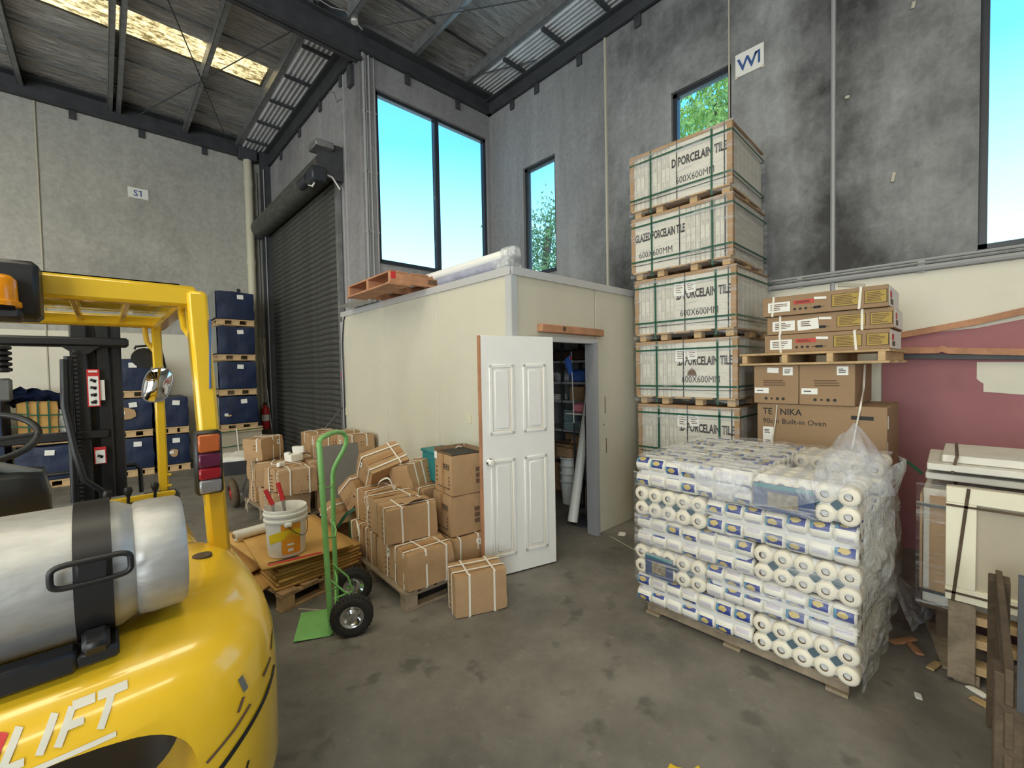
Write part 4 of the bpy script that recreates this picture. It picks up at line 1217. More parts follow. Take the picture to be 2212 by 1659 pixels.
# bucket with tools
bk = thing('bucket', 'white plastic bucket with orange label on the cardboard', 'bucket', (1.005, 3.70, 0.354))
MB().lathe([(0, 0.004), (0.128, 0.004), (0.132, 0.02), (0.145, 0.27), (0.156, 0.275), (0.156, 0.29), (0.148, 0.295), (0.150, 0.315), (0.158, 0.32), (0.158, 0.335), (0.150, 0.34), (0.153, 0.365), (0.150, 0.37), (0.146, 0.365), (0.140, 0.27), (0.127, 0.02), (0, 0.012)], 36).obj('body', 'plastic_white', bk, smooth=50)
def arc_patch(r0, r1, z0, z1, a0, a1, m, name, wav=0.0):
    MB().grid(14, 4, lambda u, v: ((r0 + (r1 - r0) * v) * math.cos(R(a0 + (a1 - a0) * u)), (r0 + (r1 - r0) * v) * math.sin(R(a0 + (a1 - a0) * u)), z0 + (z1 - z0) * v + wav * math.sin(u * math.pi) + wav * 1.6 * (u - 0.5))).obj(name, m, bk, smooth=80)
arc_patch(0.1335, 0.1455, 0.03, 0.262, -120, -62, 'plastic_orange', 'label')
arc_patch(0.1395, 0.1435, 0.125, 0.195, -160, -62, 'plastic_yellow', 'label_stripe', 0.02)
arc_patch(0.1355, 0.1370, 0.05, 0.075, -102, -86, 'paper', 'barcode_patch')
arc_patch(0.1378, 0.1388, 0.096, 0.112, -104, -84, 'paper', 'text_patch')
hp = [(0.152 * math.cos(R(a)), 0.152 * math.sin(R(a)), 0.245 - 0.10 * math.sin(R((a + 100) / 100 * 180))) for a in range(-100, 1, 10)]
MB().tube(hp, 0.003, n=5).obj('wire_handle', 'steel_dark', bk)
MB().box((hp[0][0] * 1.02, hp[0][1] * 1.02, 0.26), (0.05, 0.03, 0.03), (0, 0, -10), 0.006).obj('handle_lug', 'plastic_white', bk)
MB().box((0.155, 0, 0.25), (0.02, 0.05, 0.03), None, 0.006).obj('handle_lug', 'plastic_white', bk)
for lb, p0, p1, p2 in (('red-handled tool on the left in the white bucket', (0.975, 3.71, 0.42), (0.925, 3.74, 0.74), (0.885, 3.77, 0.86)), ('red-handled tool on the right in the white bucket', (1.04, 3.70, 0.42), (1.00, 3.74, 0.76), (0.975, 3.765, 0.90))):
    t = thing('trowel', lb, 'tool', p0, group='red-handled tools')
    q = Vector(p0)
    MB().tube([Vector(p0) - q, Vector(p1) - q], 0, flat=(0.035, 0.006), upv=(0.5, -0.8, 0)).obj('blade', 'chrome', t)
    MB().tube([Vector(p1) - q, (Vector(p1) * 0.7 + Vector(p2) * 0.3) - q, Vector(p2) - q], 0.017, n=10).obj('handle', 'plastic_red', t, smooth=60)

# ------------------------------------------------------------------ green hand truck
ht = thing('hand_truck', 'green two-wheeled hand truck with black tyres', 'hand truck', (1.12, 3.09, 0), (0, 0, -24.5))
# local: +y runs from the near rail to the far rail, -x is the toe side
lean = -0.035
def rail(pts, r=0.0165): return MB().tube(pts, r, n=12)
ys_ = 0.16
near = [(0.0, -ys_, 0.012), (lean * 0.5, -ys_, 0.7), (lean, -ys_, 1.27), (lean - 0.004, -ys_ + 0.01, 1.30)]
top = [(lean - 0.004, -ys_ + 0.01, 1.30), (lean + 0.01, -ys_ + 0.04, 1.322), (0.02, -0.04, 1.338), (0.06, 0.05, 1.338), (0.10, 0.12, 1.318), (0.12, 0.155, 1.28), (0.118, 0.165, 1.235), (0.095, 0.165, 1.18), (0.055, 0.165, 1.11), (0.028, 0.165, 1.055), (0.018, 0.165, 1.01), (0.012, 0.165, 0.6), (0.02, ys_, 0.012)]
rail(near, 0.0185).obj('rail', 'green_paint', ht, smooth=60)
rail(top).obj('handle_rail', 'green_paint', ht, smooth=60)
MB().box((-0.115, -0.0, 0.010), (0.225, 0.36, 0.008), (0, 2.0, 0), 0.003).obj('toe_plate', 'green_paint', ht)
for z, bow in ((0.30, 0.03), (0.66, 0.035), (1.0, 0.02), (0.16, 0.02)):
    MB().tube([(lean * z + 0.004, -ys_, z), (bow, -0.07, z - 0.03), (bow, 0.07, z - 0.03), (0.012, ys_ * 0.95, z)], 0.006, n=6).obj('cross_bar', 'green_paint', ht, smooth=60)
for s in (-1, 1):
    MB().tube([(0.0, s * 0.13, 0.36), (0.10, s * 0.13, 0.25), (0.135, s * 0.13, 0.135)], 0.008, n=6).tube([(0.0, s * 0.13, 0.10), (0.135, s * 0.13, 0.135)], 0.008, n=6).obj('axle_bracket', 'green_paint', ht, smooth=60)
MB().cyl((0.135, -0.27, 0.135), (0.135, 0.27, 0.135), 0.009, n=8).obj('axle', 'steel_galv', ht)
wm = None
for s in (-1, 1):
    tyre = MB()
    pr = [(0.075, -0.035), (0.10, -0.040), (0.122, -0.036), (0.132, -0.022), (0.135, 0), (0.132, 0.022), (0.122, 0.036), (0.10, 0.040), (0.075, 0.035), (0.075, -0.035)]
    tyre.lathe(pr, 32, (0.135, s * 0.215, 0.136), (0, 1, 0))
    for k in range(32):
        a = 2 * math.pi * k / 32
        tyre.box((0.135 + 0.131 * math.cos(a), s * 0.215, 0.136 + 0.131 * math.sin(a)), (0.012, 0.06, 0.012), (0, -math.degrees(a), 0))
    ty = tyre.obj('tyre', 'rubber', ht, smooth=50)
    MB().lathe([(0.0, 0.030), (0.016, 0.030), (0.018, 0.012), (0.040, 0.006), (0.056, 0.020), (0.070, 0.030), (0.077, 0.030), (0.077, 0.0)], 24, (0.135, s * 0.215, 0.136), (0, s, 0)).lathe([(0.0, 0.030), (0.05, 0.012), (0.077, 0.030)], 24, (0.135, s * 0.215, 0.136), (0, -s, 0)).obj('rim', 'chrome', ty, smooth=50)

# ------------------------------------------------------------------ tall stack of tile pallets
def tile_unit(idx, label, loc, rz, flip, lab, words1, words2, lean=(0, 0)):
    """pallet of upright tile cartons: edges on one side, printed face on the other; local -x faces the aisle"""
    t = thing('tile_pallet', label, 'tile pallet', loc, (lean[0], lean[1], rz), 'shrink-wrapped pallets of porcelain tiles')
    Wd, Dp, Hh, ph = 1.06, 0.98, 0.585, 0.08
    # low pallet: deck and blocks
    m = 'timber_pale'
    for i in range(5):
        bx('deck_board', m, t, (0, -Wd / 2 + 0.10 + i * (Wd - 0.2) / 4, ph - 0.008), (Dp + 0.02, 0.17, 0.016), (0, 0, 0), 0.002)
    for y in (-Wd / 2 + 0.06, -0.16, 0.20, Wd / 2 - 0.08):
        for x in (-Dp / 2 + 0.06, 0.05, Dp / 2 - 0.08):
            bx('block', m, t, (x, y, 0.032), (0.10, 0.075, 0.064), (0, 0, 0), 0.004)
    s = -1 if not flip else 1          # side (sign of y) that carries the printed faces
    fw = 0.59                          # printed face width
    # printed cartons, one behind the other
    y0 = s * (Wd / 2 - 0.02 - fw / 2)
    for k in range(8):
        bx('tile_box', 'tile_box', t, (-Dp / 2 + 0.06 + k * 0.1215, y0, ph + Hh / 2), (0.118, fw, Hh), (0, 0, 0), 0.004)
    # cartons seen edge on
    n = 9
    ew = (Wd - 0.04 - fw) / n
    for k in range(n):
        y = -s * (Wd / 2 - 0.02 - ew / 2 - k * ew)
        bx('tile_box', 'tile_box' if k % 3 else 'tile_box_b', t, (0, y, ph + Hh / 2 - 0.002 * (k % 2)), (Dp - 0.02, ew - 0.003, Hh), (0, 0, 0), 0.003)
        tick = MB()
        for q in range(2):
            tick.box((-Dp / 2 + 0.008, y + 0.002, ph + Hh * (0.70 - 0.42 * q)), (0.003, ew * 0.42, 0.11))
            tick.box((-Dp / 2 + 0.008, y - ew * 0.28, ph + Hh * (0.64 - 0.42 * q)), (0.003, ew * 0.14, 0.05))
        tick.obj('edge_print', 'tile_box_b' if k % 3 else 'tile_box', t, smooth=0)['kind'] = 'stuff'
    xf = -Dp / 2 - 0.0015
    # lettering on the printed face
    yl = y0 + fw / 2 - 0.035
    text(words1, 0.118, 'ink', t, (xf - 0.001, yl + 0.012, ph + Hh * 0.565), FACE_X, 0.0035, fit=0.545 if len(words1) < 20 else 0.56)
    text(words2, 0.098, 'ink', t, (xf - 0.001, yl - 0.03, ph + Hh * 0.26), FACE_X, -0.0006, fit=0.38)
    if idx == 3:
        poly = [(0, 0.085), (-0.04, 0.04), (-0.05, 0.0), (0.05, 0.0), (0.04, 0.04)]
        MB().prism(poly, lambda a, b: (xf - 0.001, yl - 0.14 + a, ph + 0.22 + b), lambda a, b: (xf + 0.001, yl - 0.14 + a, ph + 0.22 + b)).obj('torn_patch', 'ink_soft', t, smooth=0, fix=True)
    # top cover card and corner boards
    bx('cover_card', 'cardboard_b', t, (0, 0, ph + Hh + 0.004), (Dp + 0.01, Wd + 0.005, 0.008))
    MB().box((-Dp / 2 - 0.004, 0, ph + Hh - 0.012), (0.004, Wd, 0.03)).obj('cover_edge', 'cardboard_b', t, smooth=0)
    for sy in (-1, 1):
        MB().box((-Dp / 2 + 0.022, sy * (Wd / 2 + 0.002), ph + Hh / 2), (0.052, 0.005, Hh)).box((-Dp / 2 - 0.004, sy * (Wd / 2 - 0.02), ph + Hh / 2), (0.005, 0.045, Hh)).obj('corner_board', 'cardboard_b', t, smooth=0)
    d = (Dp + 0.012, Wd + 0.012, Hh + 0.02)
    zc = ph + Hh / 2
    for z in (ph + 0.115, ph + Hh - 0.085):
        strap(t, d, 'z', z, zc, 0.017, 0.004, 'strap_green', 'green_strap', wob=0.003, seed=idx)
    for y in (Wd * 0.27, -Wd * 0.33):
        strap(t, (Dp + 0.012, Wd, 0.650), 'y', y, 0.340, 0.019, 0.004, 'strap_green', 'green_strap', wob=0.004, seed=idx + 9)
    for y in (0.0 - 0.02 * idx % 0.05, -Wd * 0.44):
        strap(t, (Dp + 0.010, Wd, Hh + 0.02), 'y', y, zc, 0.008, 0.003, 'strap_black', 'black_strap', seed=idx + 20)
    strap(t, (Dp + 0.004, Wd + 0.004, 0), 'z', ph + 0.075, zc, 0.007, 0.003, 'strap_black', 'black_strap')
    # delivery notes
    if lab:
        for (yy, zz, rr, w_, h_) in ((0.02, 0.44, 4, 0.11, 0.15), (-0.10, 0.45, -5, 0.10, 0.13)):
            pp = MB().box((0, 0, 0), (0.002, w_, h_)).obj('paper_note', 'paper', t, (xf - 0.004, yy, ph + zz), (rr, 0, 0), smooth=0)
            lines = MB()
            for q in range(5):
                lines.box((-0.0015, 0.01 * (q % 2), h_ * (0.34 - 0.15 * q)), (0.001, w_ * (0.45 + 0.1 * (q % 3)), 0.007))
            lines.obj('note_print', 'ink_soft', pp, smooth=0)['kind'] = 'stuff'
    # stretch film round the load
    o2 = 0.008
    def shell(u, v):
        a = u * 4
        k = int(a) % 4; f = a - int(a)
        hx, hy = Dp / 2 + o2, Wd / 2 + o2
        cs = [(-hx, -hy), (-hx, hy), (hx, hy), (hx, -hy)]
        p, q = cs[k], cs[(k + 1) % 4]
        x, y = p[0] + (q[0] - p[0]) * f, p[1] + (q[1] - p[1]) * f
        z = 0.02 + v * (ph + Hh - 0.015)
        w = 0.012 * abs(nz3(x * 2.5 + idx, y * 2.5, z * 11)) + 0.010 * (abs(v - 0.5) * 2) ** 6 * (1 + nz3(x * 9, y * 9, idx))
        return (x * (1 + w), y * (1 + w), z)
    MB().grid(64, 14, shell).obj('stretch_film', 'film_tile', t, smooth=80)
    return t
G1, G2 = 'GLAZED PORCELAIN TILE', '600X600MM'
units = [
    (5, 'tile pallet on the floor at the bottom of the tall stack', (4.86, 2.07, 0.0), 0.0, False, True, ':D PORCELAIN TILE', G2),
    (4, 'tile pallet second from bottom, partly behind the paper rolls', (4.865, 2.06, 0.68), 0.0, False, True, '.D PORCELAIN TILE', G2),
    (3, 'tile pallet third from bottom with torn grey patch', (4.855, 2.075, 1.36), 0.3, False, True, ':D PORCELAIN TILE', G2),
    (2, 'tile pallet third from top with paper notes', (4.855, 2.08, 2.04), -0.3, False, True, ':D PORCELAIN TILE', G2),
    (1, 'tile pallet second from top with lettering on its left', (4.85, 2.115, 2.72), 0.5, True, False, G1, G2),
    (0, 'topmost tile pallet under the high window', (4.86, 2.135, 3.40), 1.6, False, False, 'D PORCELAIN TILE', G2)]
for (i, lb, lc, rz, fp, lab, a, b) in units:
    tile_unit(i, lb, lc, rz, fp, lab, a, b)

# ------------------------------------------------------------------ oven and cooktop cartons
XO = 4.35
def plain_carton(name, label, loc, d, m='cardboard_oven', group=None, rz=0, cat='box'):
    """loc = left/front/bottom corner as seen (x = front face, y = left end)"""
    t = thing(name, label, cat, (loc[0], loc[1], loc[2]), (0, 0, rz), group)
    MB().box((d[0] / 2, -d[1] / 2, d[2] / 2), d, None, 0.004).obj('body', m, t)
    return t
def lab(t, y, z, w, h, m, name='label', off=0.0015, rr=0):
    return MB().box((0, 0, 0), (0.002, w, h)).obj(name, m, t, (-off, -y, z), (rr, 0, 0), smooth=0)
def lines(t, y, z, w, h, n, m='ink', off=0.003, name='label_print', seed=1):
    r = random.Random(seed)
    mb = MB()
    for k in range(n):
        ww = w * r.uniform(0.55, 1.0)
        mb.box((-off, -(y - (w - ww) / 2), z + h / 2 - (k + 0.5) * h / n), (0.001, ww, h / n * 0.45))
    o = mb.obj(name, m, t, smooth=0); o['kind'] = 'stuff'
    return o
t = pallet('pallet under the oven cartons behind the paper rolls', (XO + 0.36, 0.915, 0), 90, 0.98, 0.78, 0.14, m='timber_grey', nb=5)
for i, (lb, z) in enumerate((('lower oven carton, mostly hidden behind the paper rolls', 0.14), ('upper oven carton lettered 90cm Built-in Oven', 0.79))):
    t = plain_carton('oven_carton', lb, (XO, 1.365, z), (0.70, 0.905, 0.645 if i == 0 else 0.62), group='oven cartons')
    if i == 1:
        text('TE   NIKA', 0.078, 'ink', t, (-0.0015, -0.045, 0.525), FACE_X, 0.001, 'printed_text', 0, 0.9)
        text('90cm Built-in Oven', 0.062, 'ink', t, (-0.0015, -0.045, 0.445), FACE_X, 0.0, 'printed_text', 0, 0.98)
        lab(t, 0.09, 0.30, 0.085, 0.22, 'paper')
        lines(t, 0.09, 0.37, 0.06, 0.04, 3, seed=4); lines(t, 0.09, 0.28, 0.05, 0.03, 2, seed=5)
        lab(t, 0.755, 0.53, 0.14, 0.03, 'ink', 'black_patch')
        MB().box((0.05, -0.9065, 0.50), (0.05, 0.002, 0.10)).obj('label', 'paper', t, smooth=0)
        MB().box((0.03, -0.9065, 0.25), (0.02, 0.002, 0.20)).obj('label', 'paper', t, smooth=0)
        MB().box((-0.002, -0.88, 0.12), (0.002, 0.05, 0.012)).obj('label', 'paper', t, smooth=0)
for i, (lb, y, w) in enumerate((('left cooktop carton on the oven carton', 1.387, 0.35), ('right cooktop carton on the oven carton', 1.033, 0.38))):
    t = plain_carton('cooktop_carton', lb, (XO - 0.02, y, 1.411), (0.80 if i else 0.7, w, 0.338), group='cooktop cartons')
    lab(t, 0.27 if not i else 0.30, 0.285, 0.075, 0.07, 'paper'); lines(t, 0.27 if not i else 0.30, 0.285, 0.05, 0.04, 3, seed=i)
    if not i: lab(t, 0.155, 0.295, 0.09, 0.045, 'paper', rr=3)
    lab(t, 0.065 if not i else 0.075, 0.115, 0.115, 0.05, 'paper'); lines(t, 0.065 if not i else 0.075, 0.115, 0.08, 0.018, 1, seed=8)
    lines(t, 0.18 if not i else 0.21, 0.185, 0.20, 0.06, 3, 'ink_soft', seed=12)
    mb = MB()
    for k in range(4):
        mb.cyl((-0.002, -(0.10 + 0.045 * k + 0.015 * i), 0.045), (0.0, -(0.10 + 0.045 * k + 0.015 * i), 0.045), 0.013 if k != 1 else 0.009, n=8)
    mb.obj('handling_symbols', 'ink', t, smooth=0)['kind'] = 'stuff'
t = thing('pallet', 'thin pallet carrying the three flat appliance cartons', 'pallet', (XO + 0.36, 0.955, 1.752), (0, 0, -2))
pallet_parts(t, 0.86, 1.06, 0.105, 'timber_pale', nb=5, style='stringer', nbear=4, seed=2)
for i, (lb, y, z) in enumerate((('lowest flat appliance carton on the thin pallet', 1.305, 1.858), ('middle flat appliance carton with two white labels', 1.285, 2.018), ('top flat appliance carton with red label', 1.315, 2.180))):
    w = 0.86
    h = (0.156, 0.158, 0.166)[i]
    t = plain_carton('appliance_carton', lb, (XO + (0.0, 0.0, -0.02)[i], y, z), (0.62, w, h), group='flat appliance cartons', rz=(-0.5, 0.6, 0)[i])
    lab(t, 0.13, h * 0.46, 0.17, 0.085, 'paper'); lines(t, 0.13, h * 0.46, 0.13, 0.06, 4, 'ink_soft', seed=i)
    if i == 1:
        lab(t, 0.31, h * 0.46, 0.15, 0.09, 'paper', rr=-4); lines(t, 0.31, h * 0.5, 0.10, 0.05, 3, 'ink_soft', seed=i + 3)
    else:
        lab(t, 0.315, h * 0.62, 0.15, 0.034, 'paper_red'); lines(t, 0.315, h * 0.62, 0.12, 0.02, 2, 'ink', seed=i + 3)
    lab(t, 0.43, h * 0.72, 0.085, 0.02, 'paper', rr=4)
    for (yy, ww) in ((0.60, 0.185), (0.785, 0.135)):
        lab(t, yy, h * 0.5, ww, h * 0.60, 'ink', 'notice_border'); lab(t, yy, h * 0.5, ww - 0.008, h * 0.56, 'paper_gold', 'notice', 0.0025)
        lines(t, yy, h * 0.5, ww * 0.8, h * 0.46, 6, 'ink_soft', 0.004, seed=i * 5 + 1)
    mb = MB()
    for k in range(3 if i != 1 else 0):
        mb.cyl((-0.002, -(0.25 + 0.04 * k), h * 0.28), (0, -(0.25 + 0.04 * k), h * 0.28), 0.011, n=8)
    mb.box((-0.001, -0.41, h * 0.28), (0.002, 0.05, 0.022)).box((-0.001, -0.41, h * 0.28), (0.002, 0.10, 0.004))
    mb.obj('handling_symbols', 'ink', t, smooth=0)['kind'] = 'stuff'
    MB().box((0.31, -w - 0.001, h / 2), (0.60, 0.002, h * 0.9)).obj('side_label', 'paper', t, smooth=0)
    MB().box((0.12, -w - 0.003, h * 0.6), (0.10, 0.002, h * 0.3)).obj('red_print', 'paper_red', t, smooth=0)
    MB().box((0.16, -w - 0.003, h * 0.28), (0.14, 0.002, h * 0.25)).obj('print_block', 'ink_soft', t, smooth=0)
    for yy in (0.085 + 0.02 * (2 - i), 0.69 - 0.02 * (2 - i)):
        MB().box((-0.004, -yy, h / 2), (0.003, 0.016, h + 0.006), ((i - 1) * 4, 0, 0)).box((0.3, -yy, h + 0.003), (0.60, 0.016, 0.002)).obj('clear_strap', 'strap_white', t, smooth=0)
loose('white strap slanting down the front of the oven carton', [(4.33, 1.20, 1.40), (4.335, 1.215, 1.25), (4.335, 1.235, 1.1), (4.335, 1.25, 0.95)], 'strap_white', 0.012)
loose('white strap running down the right end of the cartons', [(4.60, 0.63, 1.74), (4.55, 0.63, 1.55), (4.36, 0.62, 1.43), (4.335, 0.645, 1.25), (4.335, 0.68, 1.0)], 'strap_white', 0.014)

# ------------------------------------------------------------------ pallet of toilet paper
TX, TY0, TY1, TZ = 2.72, 0.385, 1.645, 0.095
pallet('dark pallet under the wrapped toilet paper', (3.33, 1.02, 0), 90, 1.16, 1.12, 0.095, m='timber_grey', style='stringer', nbear=4, nb=6)  # darker timber carries the shadow under the load
RD, RL = 0.103, 0.1085
def roll_mesh(printed):
    n = 16
    mb = MB()
    r, ri, L = RD / 2 - 0.001, 0.020, (0.1 if not printed else RL) - 0.003
    prof = [(0, -L / 2 + 0.02), (ri, -L / 2 + 0.02), (ri, -L / 2), (r - 0.012, -L / 2), (r - 0.002, -L / 2 + 0.008), (r, -L / 2 + 0.02), (r, L / 2 - 0.02), (r - 0.002, L / 2 - 0.008), (r - 0.012, L / 2), (ri, L / 2), (ri, L / 2 - 0.02), (0, L / 2 - 0.02)]
    mb.lathe(prof, n, (0, 0, 0), (1, 0, 0))
    me = mb.mesh('toilet_roll', 'roll_print' if printed else 'roll_paper', 50)
    if printed: me.materials.append(MATS['roll_paper'])
    me.materials.append(MATS['roll_core'])
    uvl = me.uv_layers.new(name='uv')
    for p in me.polygons:
        row = p.index // n
        cyl_side = 3 <= row <= 7
        if printed and not cyl_side: p.material_index = 1
        if row in (0, 1, 9, 10): p.material_index = len(me.materials) - 1
        col = p.index % n
        for li in p.loop_indices:
            v = me.vertices[me.loops[li].vertex_index].co
            k = (me.loops[li].vertex_index - 1) % n
            kk = k if not (col == n - 1 and k == 0) else n
            uvl.data[li].uv = (v.x / L + 0.5, kk / n)
    return me
RP, RE = roll_mesh(True), roll_mesh(False)
mat('label_navy', (0.05, 0.075, 0.17), 0.3)
mat('label_dull', (0.26, 0.22, 0.16), 0.3, 0, 0.6, 30)
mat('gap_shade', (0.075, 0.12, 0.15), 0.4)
LAY = ['bottom', 'second', 'third', 'fourth', 'top']
ROW = ['front', 'middle', 'back']
def roll_pack(layer, row, half, y0, y1, ends, label_on):
    lb = 'pack of toilet rolls in the %s layer, %s row, %s end' % (LAY[layer], ROW[row], 'left' if half else 'right')
    z0 = TZ + layer * 2 * RD
    t = thing('toilet_roll_pack', lb, 'toilet paper', (TX + row * 4 * RD, (y0 + y1) / 2, z0), (0, 0, 0), 'packs of toilet rolls on the pallet')
    w = y1 - y0
    right_out, left_out = (not half), half
    inset = 0.02
    MB().box((2 * RD, 0, RD), (4 * RD - 2 * inset, w - 2 * inset, 2 * RD - 0.02), None, 0.02).obj('bag_core', 'pack_bag', t)
    ny = max(1, round(w / (RD if ends else RL)))
    py = w / ny
    for iz in range(2):
        for iy in range(ny):
            for ix in range(4):
                vis = (row == 0 and ix == 0) or (layer == 4 and iz == 1) or (right_out and iy == 0) or (left_out and iy == ny - 1 and row < 1)
                if not vis: continue
                pos = (RD / 2 + ix * RD, -w / 2 + py / 2 + iy * py, RD / 2 + iz * RD)
                if ends: link('toilet_roll', RE, t, (pos[0] + 0.0, pos[1], pos[2]), (rnd.uniform(0, 360), 0, 0))
                else: link('toilet_roll', RP, t, pos, (rnd.uniform(-40, 40), 0, 90))
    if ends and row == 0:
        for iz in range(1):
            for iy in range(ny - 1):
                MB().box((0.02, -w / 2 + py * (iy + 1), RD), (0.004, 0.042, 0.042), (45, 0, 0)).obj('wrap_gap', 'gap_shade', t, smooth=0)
    if label_on and row == 0:
        y_l, y_w = label_on
        lbm = MB().box((-0.004, y_l, RD * 0.85), (0.004, y_w, 1.5 * RD)).obj('pack_label', 'label_navy', t, smooth=0)
        MB().box((-0.007, y_l, RD * 0.75), (0.002, y_w * 0.5, RD * 0.8), (0, 0, 0)).obj('label_picture', 'label_dull', lbm, smooth=0)
        MB().box((-0.007, y_l, RD * 1.45), (0.002, y_w * 0.96, 0.022)).obj('label_band', 'plastic_teal', lbm, smooth=0)
WE = 0.50
for layer in range(5):
    jig = (0.0, 0.012, -0.006, 0.008, 0.0)[layer]
    for row in range(3):
        if layer == 4 and row == 1:
            right_gap = True
        else:
            right_gap = False
        a, b = TY0 + jig, TY1 + jig
        if layer in (0, 2, 4):      # ends at the right
            m_ = a + WE
            if not right_gap: roll_pack(layer, row, False, a, m_, True, (0.09, 0.30) if layer == 4 else None)
            roll_pack(layer, row, True, m_, b, False, None)
        else:                        # ends or label at the left
            m_ = b - WE
            roll_pack(layer, row, False, a, m_, False, None)
            roll_pack(layer, row, True, m_, b, True, (0.06, 0.20) if layer == 1 else None)
ZTOP = TZ + 10 * RD
# stretch film: creased film over front, right end and top, bunched up at the back corner
wf = thing('stretch_wrap', 'clear crumpled stretch film wrapped round the toilet paper', 'plastic film', (TX, TY0, 0))
WY = TY1 - TY0
WX = 12 * RD
def ff(u, v):
    y, z = u * WY, TZ + 0.20 + v * (ZTOP - TZ - 0.32)
    return (-0.012 - 0.018 * abs(nz3(y * 3, z * 12, 1)), y, z + 0.03 * nz3(y * 2, 0, 4) + (0.10 * (1 - u) - 0.06) * (0.5 - v))
MB().grid(26, 30, ff).obj('front_film', 'film', wf, smooth=80)
def fr(u, v):
    x, z = -0.01 + u * (WX + 0.04), 0.10 + v * (ZTOP - 0.10)
    b = 0.05 * (0.5 + nz3(x * 3.5, z * 4, 7)) + 0.03 * nz3(x * 9, z * 9, 3)
    return (x, -0.012 - max(0, b) * min(1, 6 * u), z)
MB().grid(30, 30, fr).obj('end_film', 'film_milky', wf, smooth=80)
def ft(u, v):
    x, y = -0.015 + u * (WX + 0.03), v * WY
    sag = 0.05 * math.exp(-((x - 0.02) / 0.12) ** 2) * math.exp(-((y - 0.55) / 0.30) ** 2)
    return (x, y, ZTOP + 0.010 + 0.016 * nz3(x * 4, y * 4, 2) + 0.012 * nz3(x * 11, y * 11, 5) - sag * 0.5)
MB().grid(30, 30, ft).obj('top_film', 'film_top', wf, smooth=80)
# the drape hanging over the front edge
def fd(u, v):
    y = 0.02 + u * 0.95
    dep = 0.19 * math.sin(min(1, max(0, u)) * math.pi) ** 0.8
    z = ZTOP + 0.015 - v * dep
    return (-0.020 - 0.022 * math.sin(v * 3.0) - 0.008 * abs(nz3(y * 6, z * 14, 2)), y, z)
MB().grid(26, 10, fd).obj('draped_film', 'film_top', wf, smooth=80)
def hump(u, v):
    a = u * 2 * math.pi
    h = v
    rr = (1 - h ** 1.6) * (1 + 0.28 * nz3(math.cos(a) * 2, math.sin(a) * 2, h * 3)) + 0.02
    return (0.42 + 0.42 * rr * math.cos(a) + 0.02 * h, 0.10 + 0.17 * rr * math.sin(a), ZTOP - 0.06 + 0.33 * h + 0.03 * nz3(a, h * 4, 3))
MB().grid(28, 14, hump).obj('bunched_film', 'film_top', wf, smooth=80)
def tail(u, v):
    x, y = 0.92 + 0.40 * u + 0.05 * v, -0.02 - 0.20 * v * (0.5 + 0.5 * u)
    return (x, y, 0.04 + 0.34 * (1 - v) * (1 - 0.35 * u) + 0.05 * nz3(u * 5, v * 5, 9))
MB().grid(14, 12, tail).obj('film_tail', 'film_milky', wf, smooth=80)

# ------------------------------------------------------------------ crates at the right edge
cr1 = thing('panel_crate', 'white framed taupe panel propped on upright pallet at right', 'panel', (3.34, -0.40, 0.455))
YL = 0.505                       # left edge, local
PW, PH = 1.02, 0.62
MB().box((0.03, YL - PW / 2, PH / 2), (0.04, PW, PH), None, 0.004).obj('panel', 'panel_taupe', cr1)
for (y0, y1, z0, z1) in ((0, PW, PH - 0.085, PH), (0, PW, 0, 0.075), (0, 0.115, 0.075, PH - 0.085), (PW - 0.115, PW, 0.075, PH - 0.085)):
    MB().box((0.0, YL - (y0 + y1) / 2, (z0 + z1) / 2), (0.03, y1 - y0, z1 - z0), None, 0.003).obj('frame_rail', 'white_frame', cr1)
MB().box((0.10, YL - PW / 2, PH / 2), (0.10, PW - 0.04, PH - 0.04)).obj('backing_board', 'white_board', cr1)
for (a, b) in (((0.085, PH), (0.03, 0.0)),):
    MB().tube([(-0.018, YL - a[0], a[1]), (-0.018, YL - b[0], b[1])], 0, flat=(0.014, 0.002), upv=(0, 1, 0)).obj('strap', 'timber_dark', cr1, smooth=0)
for z in (0.045, PH - 0.10):
    MB().tube([(-0.018, YL, z), (-0.018, YL - PW, z)], 0, flat=(0.012, 0.002), upv=(0, 0, 1)).obj('strap', 'timber_dark', cr1, smooth=0)
up_ = thing('pallet', 'grey weathered pallet standing on edge below the framed panel', 'pallet', (3.40, -0.40, 0))
for y in (0.44, 0.18, -0.14, -0.44):
    bx('deck_board', 'timber_grey', up_, (-0.06, y, 0.235), (0.022, 0.105, 0.43), (0, 0, 0), 0.003)
for z in (0.36, 0.235, 0.09):
    bx('bearer', 'timber_pale', up_, (0.0, 0.0, z), (0.09, 0.98, 0.045), (0, 0, 0), 0.003)
for y in (0.42, -0.42):
    bx('block', 'timber_grey', up_, (0.02, y, 0.03), (0.14, 0.10, 0.06), (0, 0, 0), 0.004)
cr2 = thing('tile_pack', 'strapped tile pack with taped corner behind the framed panel', 'tile pack', (4.02, -0.40, 0.0))
for y in (0.5, 0.0, -0.5):
    bx('block', 'timber_dark', cr2, (0.0, y, 0.10), (0.50, 0.12, 0.20), (0, 0, 0), 0.004)
bx('base_board', 'timber_dark', cr2, (0, 0, 0.22), (0.56, 1.26, 0.03))
for k in range(8):
    bx('board', 'white_board', cr2, (-0.24 + k * 0.065, 0, 0.60), (0.06, 1.24, 0.72), (0, 0, 0), 0.004)
MB().box((-0.285, 0.55, 0.62), (0.012, 0.08, 0.60)).box((-0.2, 0.628, 0.62), (0.18, 0.012, 0.60)).obj('corner_board', 'cardboard', cr2, smooth=0)
d_ = (0.60, 1.27, 0.76)
for z in (0.32, 0.86):
    strap(cr2, d_, 'z', z, 0.6, 0.018, 0.004, 'strap_black', 'strap')
